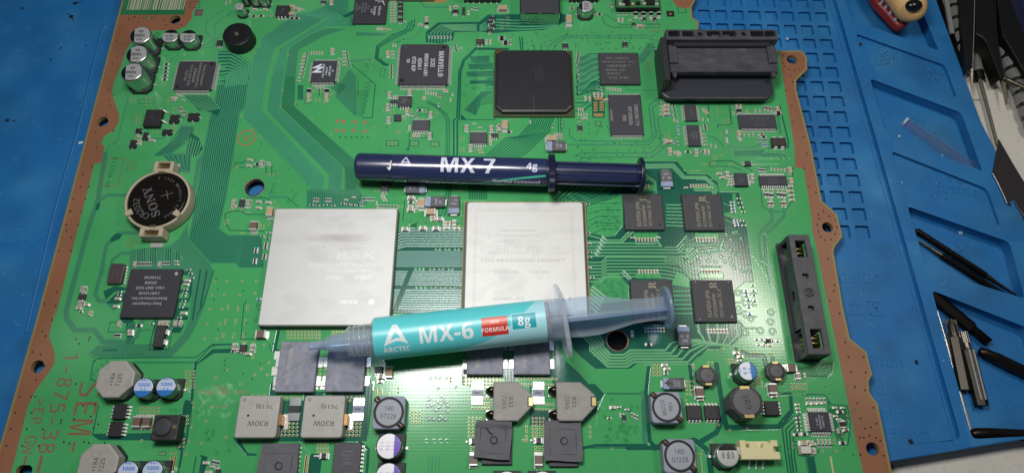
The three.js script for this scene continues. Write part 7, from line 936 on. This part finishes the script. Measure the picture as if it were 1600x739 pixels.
function knurled(p1, p2, r1, r2, n, h, label) { const s = group('craft_knife', scene), a = at(...p1, h), b = at(...p2, h), L = along(s, a, b); tag(s, label, 'craft knife'); mesh('handle_core', barrel([[0, 0.0001], [0.0002, r1 * 0.8], [L, r2 * 0.8], [L + 0.0002, 0.0001]], 20), mat('#151516', 0.4), s); for (let i = 0; i < n; i++) { const x0 = L * (i + 0.1) / n, x1 = L * (i + 0.86) / n, ra = r1 + (r2 - r1) * i / n, rb = r1 + (r2 - r1) * (i + 1) / n; mesh('knurled_grip', barrel([[x0, ra * 0.75], [x0 + 0.0004, ra], [x1 - 0.0004, rb], [x1, rb * 0.75]], 28), KNURL, s); } return { s, L }; }
const TT = TABLE_Y;
flatTool('marker_pen', [[1456, -24], [1467, -24], [1499, 75], [1512, 108], [1504, 113], [1497, 104]], TT, 0.003, blackTool, 'black flat tool lying right against the mat edge at upper right', 'tool', 'tool_body');
{ const g = group('push_pin', scene), p = at(1506, 117, TT + 0.0022); g.position.copy(p); tag(g, 'small round grey metal tip by the mat edge below the knurled handle', 'tool tip'); const q = new THREE.SphereGeometry(0.0019, 16, 12); mesh('round_tip', q, M.steel, g); mesh('tip_collar', barrel([[0, 0.0012], [0.002, 0.001]], 14), M.darkSteel, g); }
{ const { s, L } = knurled([1485, -26], [1510, 108], 0.0024, 0.0007, 7, TT + 0.0062, 'silver craft knife with knurled grip rings tapering towards the viewer, nearest the mat'); mesh('smooth_strip', moved(box(L * 0.62, 0.0008, 0.0016, 0.0002), L * 0.31, 0.0002, 0.0031), mat('#a9a9a4', 0.35, 0.5), s); }
{ const t = flatTool('tweezers', [[1497, -24], [1525, -24], [1524, 40], [1521.5, 105], [1513, 112], [1510, 90], [1503, 40]], TT + 0.003, 0.006, blackTool, 'black tweezers with a slim bright point, left pair', 'tweezers', 'tweezer_arm'); const a = t.at(1518, 100, TT + 0.006), b = t.at(1521, 149, TT + 0.004), k = new THREE.ConeGeometry(0.0011, a.distanceTo(b), 10); const tip = mesh('tweezer_tip', k, mat('#c3baa8', 0.3, 0.6), t.g); tip.position.copy(a.clone().add(b).multiplyScalar(0.5)); tip.quaternion.setFromUnitVectors(new V3(0, 1, 0), b.clone().sub(a).normalize()); mesh('bright_edge', tube([t.at(1524.5, -18, TT + 0.0091), t.at(1523.5, 40, TT + 0.0091), t.at(1521, 104, TT + 0.0091)], 0.00018, 20, 5), M.steel, t.g); }
{ const t = flatTool('tweezers', [[1526, -20], [1557, -20], [1560, 55], [1571, 118], [1565, 122], [1543, 66], [1536, 58], [1526, 52]], TT + 0.002, 0.006, blackTool, 'black tweezers with a dull steel point reaching over the white table, middle pair', 'tweezers', 'tweezer_arm'); mesh('tweezer_tip', slab(polyShape([[1563, 118], [1571, 118], [1575, 163], [1570, 142]].map(([x, y]) => { const p = t.at(x, y, TT + 0.005); return [p.x, p.z]; })), 0.0016, 0.0003), mat('#9d9180', 0.35, 0.6), t.g).position.y = 0.002; mesh('bright_edge', tube([t.at(1556, -18, TT + 0.0081), t.at(1559, 55, TT + 0.0081), t.at(1570, 117, TT + 0.0081)], 0.00015, 20, 5), M.darkSteel, t.g); }
{ const t = flatTool('tweezers', [[1557, -20], [1574, -20], [1603, 55], [1650, 150], [1625, 150], [1568, 54]], TT + 0.004, 0.005, blackTool, 'black tweezers cut by the right edge of the frame', 'tweezers', 'tweezer_arm'); mesh('steel_arm', slab(polyShape([[1567, 53], [1574, 56], [1606, 112], [1640, 180], [1630, 184], [1590, 110]].map(([x, y]) => { const p = t.at(x, y, TT + 0.005); return [p.x, p.z]; })), 0.0014, 0.0003), mat('#8d8d8f', 0.4, 0.8), t.g).position.y = 0.0012; }
knurled([1570, 72], [1618, 205], 0.0029, 0.0027, 7, TT + 0.0042, 'silver craft knife with knurled grip rings under the black tweezers at the right edge');
{ const { s, L } = rodThing('scriber', [1524, 92], [1560, 228], 0.0022, TT, 'slim steel scriber with knurled collar pointing down over the white table', 'scriber'); mesh('knurled_grip', barrel([[0, 0.0016], [0.0004, 0.0021], [L * 0.14, 0.0021], [L * 0.15, 0.0015]], 24), KNURL, s); for (let i = 0; i < 4; i++) mesh('collar_ring', barrel([[L * (0.155 + i * 0.024), 0.0014], [L * (0.16 + i * 0.024), 0.0019], [L * (0.172 + i * 0.024), 0.0019], [L * (0.178 + i * 0.024), 0.0014]], 20), mat('#2f2e2d', 0.35, 0.9), s); mesh('scriber_rod', barrel([[L * 0.15, 0.0009], [L * 0.27, 0.0007], [L, 0.0006], [L + 0.0004, 0.0001]], 12), mat('#8d877c', 0.3, 0.6), s); }
{ const { s, L } = rodThing('steel_rod', [1569, 122], [1612, 143], 0.001, TT + 0.005, 'short dull steel rod crossing the tweezers at the right edge', 'steel rod'); mesh('rod_shaft', barrel([[0, 0.0001], [0.0002, 0.001], [L, 0.0012]], 12), mat('#6e675c', 0.35, 1), s); mesh('rod_end', barrel([[-0.0003, 0.0001], [-0.0002, 0.0011], [0.0012, 0.0011], [0.0013, 0.0008]], 12), M.darkSteel, s); }
{ const t = flatTool('knife_blade', [[1562.6, 217], [1585, 256], [1612, 300], [1640, 345], [1612, 352], [1597, 331], [1590, 322], [1587, 311], [1580, 314], [1582, 321], [1575, 318], [1564, 293], [1552.5, 271]], TT + 0.0062, 0.0006, mat('#4a4647', 0.34, 0.6), 'dark utility knife blade with a notched edge leaning on the mat at right', 'knife blade', 'blade_sheet', 0.00015); mesh('ground_edge', tube([t.at(1552.5, 271, TT + 0.0068), t.at(1564, 293, TT + 0.0068), t.at(1575, 318, TT + 0.0068)], 0.0002, 10, 5), M.steel, t.g); }
flatTool('blue_case', [[1589, -20], [1640, -20], [1640, 60], [1608, 30]], TT, 0.006, mat('#16204f', 0.5), 'dark blue case corner at the top right of the frame', 'case', 'case_shell');
{ // crumbs and lint lying on the mat
  const o = []; const add = (px, py, h, w, d, hh, c, ry = 0) => { const q = plain(moved(box(w, hh, d), 0, 0, 0, ry)), p = at(px, py, h), col = new THREE.Color(c), a = new Float32Array(q.attributes.position.count * 3); for (let i = 0; i < a.length; i += 3) { a[i] = col.r; a[i + 1] = col.g; a[i + 2] = col.b; } q.translate(p.x, h + 0.00003, p.z); q.setAttribute('color', new THREE.BufferAttribute(a, 3)); o.push(q); };
  for (const [x, y, w, d, c, r] of [[125, 223, 0.0016, 0.0009, '#cfd3d8', 0.3], [10, 188, 0.0016, 0.0012, '#14213a', 0], [20, 189, 0.0008, 0.0006, '#14213a', 0], [116, 5, 0.0014, 0.0012, '#10182a', 0.2], [121, 4, 0.0034, 0.0003, '#10182a', 0.4], [110, 26, 0.0016, 0.0014, '#10182a', 0], [107, 23, 0.0032, 0.0003, '#10182a', -0.5], [112, 30, 0.002, 0.0003, '#10182a', -0.9], [94, 75, 0.0008, 0.0005, '#10182a', 0.4], [78, 93, 0.0008, 0.0007, '#1a2c4a', 0], [34, 13, 0.0014, 0.0009, '#22304a', 0], [133, 71, 0.0007, 0.0004, '#10182a', 0]]) add(x, y, MATH, w, d, 0.0001, c, r);
  for (const [x, y, h, w, d, c] of [[1345, 69, MATH - 0.0006, 0.0011, 0.0011, '#0f141c'], [1433, 566, MATH - 0.0006, 0.0009, 0.0014, '#0f141c'], [1424, 690, MATH - 0.0006, 0.0012, 0.0014, '#0f141c'], [1502, 364, FLOOR, 0.0012, 0.001, '#b9c6d2'], [1497, 444, FLOOR, 0.0016, 0.0006, '#c3ccd4'], [1471, 244, FLOOR, 0.0018, 0.0004, '#c8d0d8'], [1406, 213, FLOOR, 0.0008, 0.0006, '#d0cfc4'], [1108, 21, MATH - 0.0028, 0.0012, 0.0012, '#b07e80'], [1132, 20, MATH - 0.0028, 0.0012, 0.0008, '#22304a'], [1231, 32, MATH - 0.0028, 0.001, 0.0005, '#7e3a48'], [1204, 27, MATH - 0.0028, 0.0014, 0.001, '#6f9a8a'], [1231, 61, MATH - 0.0006, 0.0008, 0.001, '#a9bcd0'], [1336, 235, MATH - 0.0028, 0.0012, 0.001, '#2a2d33'], [1409, 286, MATH - 0.0006, 0.0009, 0.0008, '#b7a98c']]) add(x, y, h, w, d, 0.0002, c, rnd());
  const spot = (n, cx, cy, sx, sy, h, dark) => { for (let i = 0; i < n; i++) { const g = (rnd() + rnd() + rnd() - 1.5) / 1.5, k = (rnd() + rnd() + rnd() - 1.5) / 1.5, lt = rnd() > dark; add(cx + g * sx, cy + k * sy, h, rr(0.00012, 0.00036), rr(0.0001, 0.0003), 0.00006, lt ? ['#6f8fae', '#93a5b4', '#8a8478'][Math.floor(rnd() * 3)] : ['#13263f', '#1b2d46', '#22303c'][Math.floor(rnd() * 3)], rnd() * 3); } };
  spot(110, 1386, 92, 26, 22, MATH - 0.0013, 0.93); spot(70, 1440, 112, 55, 24, MATH - 0.0013, 0.8); spot(50, 1465, 118, 28, 16, MATH - 0.0013, 0.9); spot(70, 1485, 290, 70, 42, MATH - 0.0013, 0.85); spot(36, 1440, 190, 70, 50, FLOOR, 0.8); spot(36, 1510, 400, 70, 50, FLOOR, 0.8); spot(30, 1560, 600, 50, 80, FLOOR, 0.85); spot(36, 1400, 560, 50, 150, MATH - 0.0006, 0.85); spot(20, 1360, 420, 50, 60, MATH - 0.0006, 0.7); spot(50, 60, 120, 120, 160, MATH, 0.95); spot(30, 100, 60, 80, 60, MATH, 0.95);
  const m = mesh('crumbs', mergeGeometries(o), new THREE.MeshStandardMaterial({ vertexColors: true, roughness: 0.8 }), scene); tag(m, 'scattered dark and pale crumbs and lint on the blue mat', null, null, 'stuff');
}
scene.traverse((o) => { if (o.isMesh) { o.castShadow = true; o.receiveShadow = true; } });
renderer.render(scene, camera);
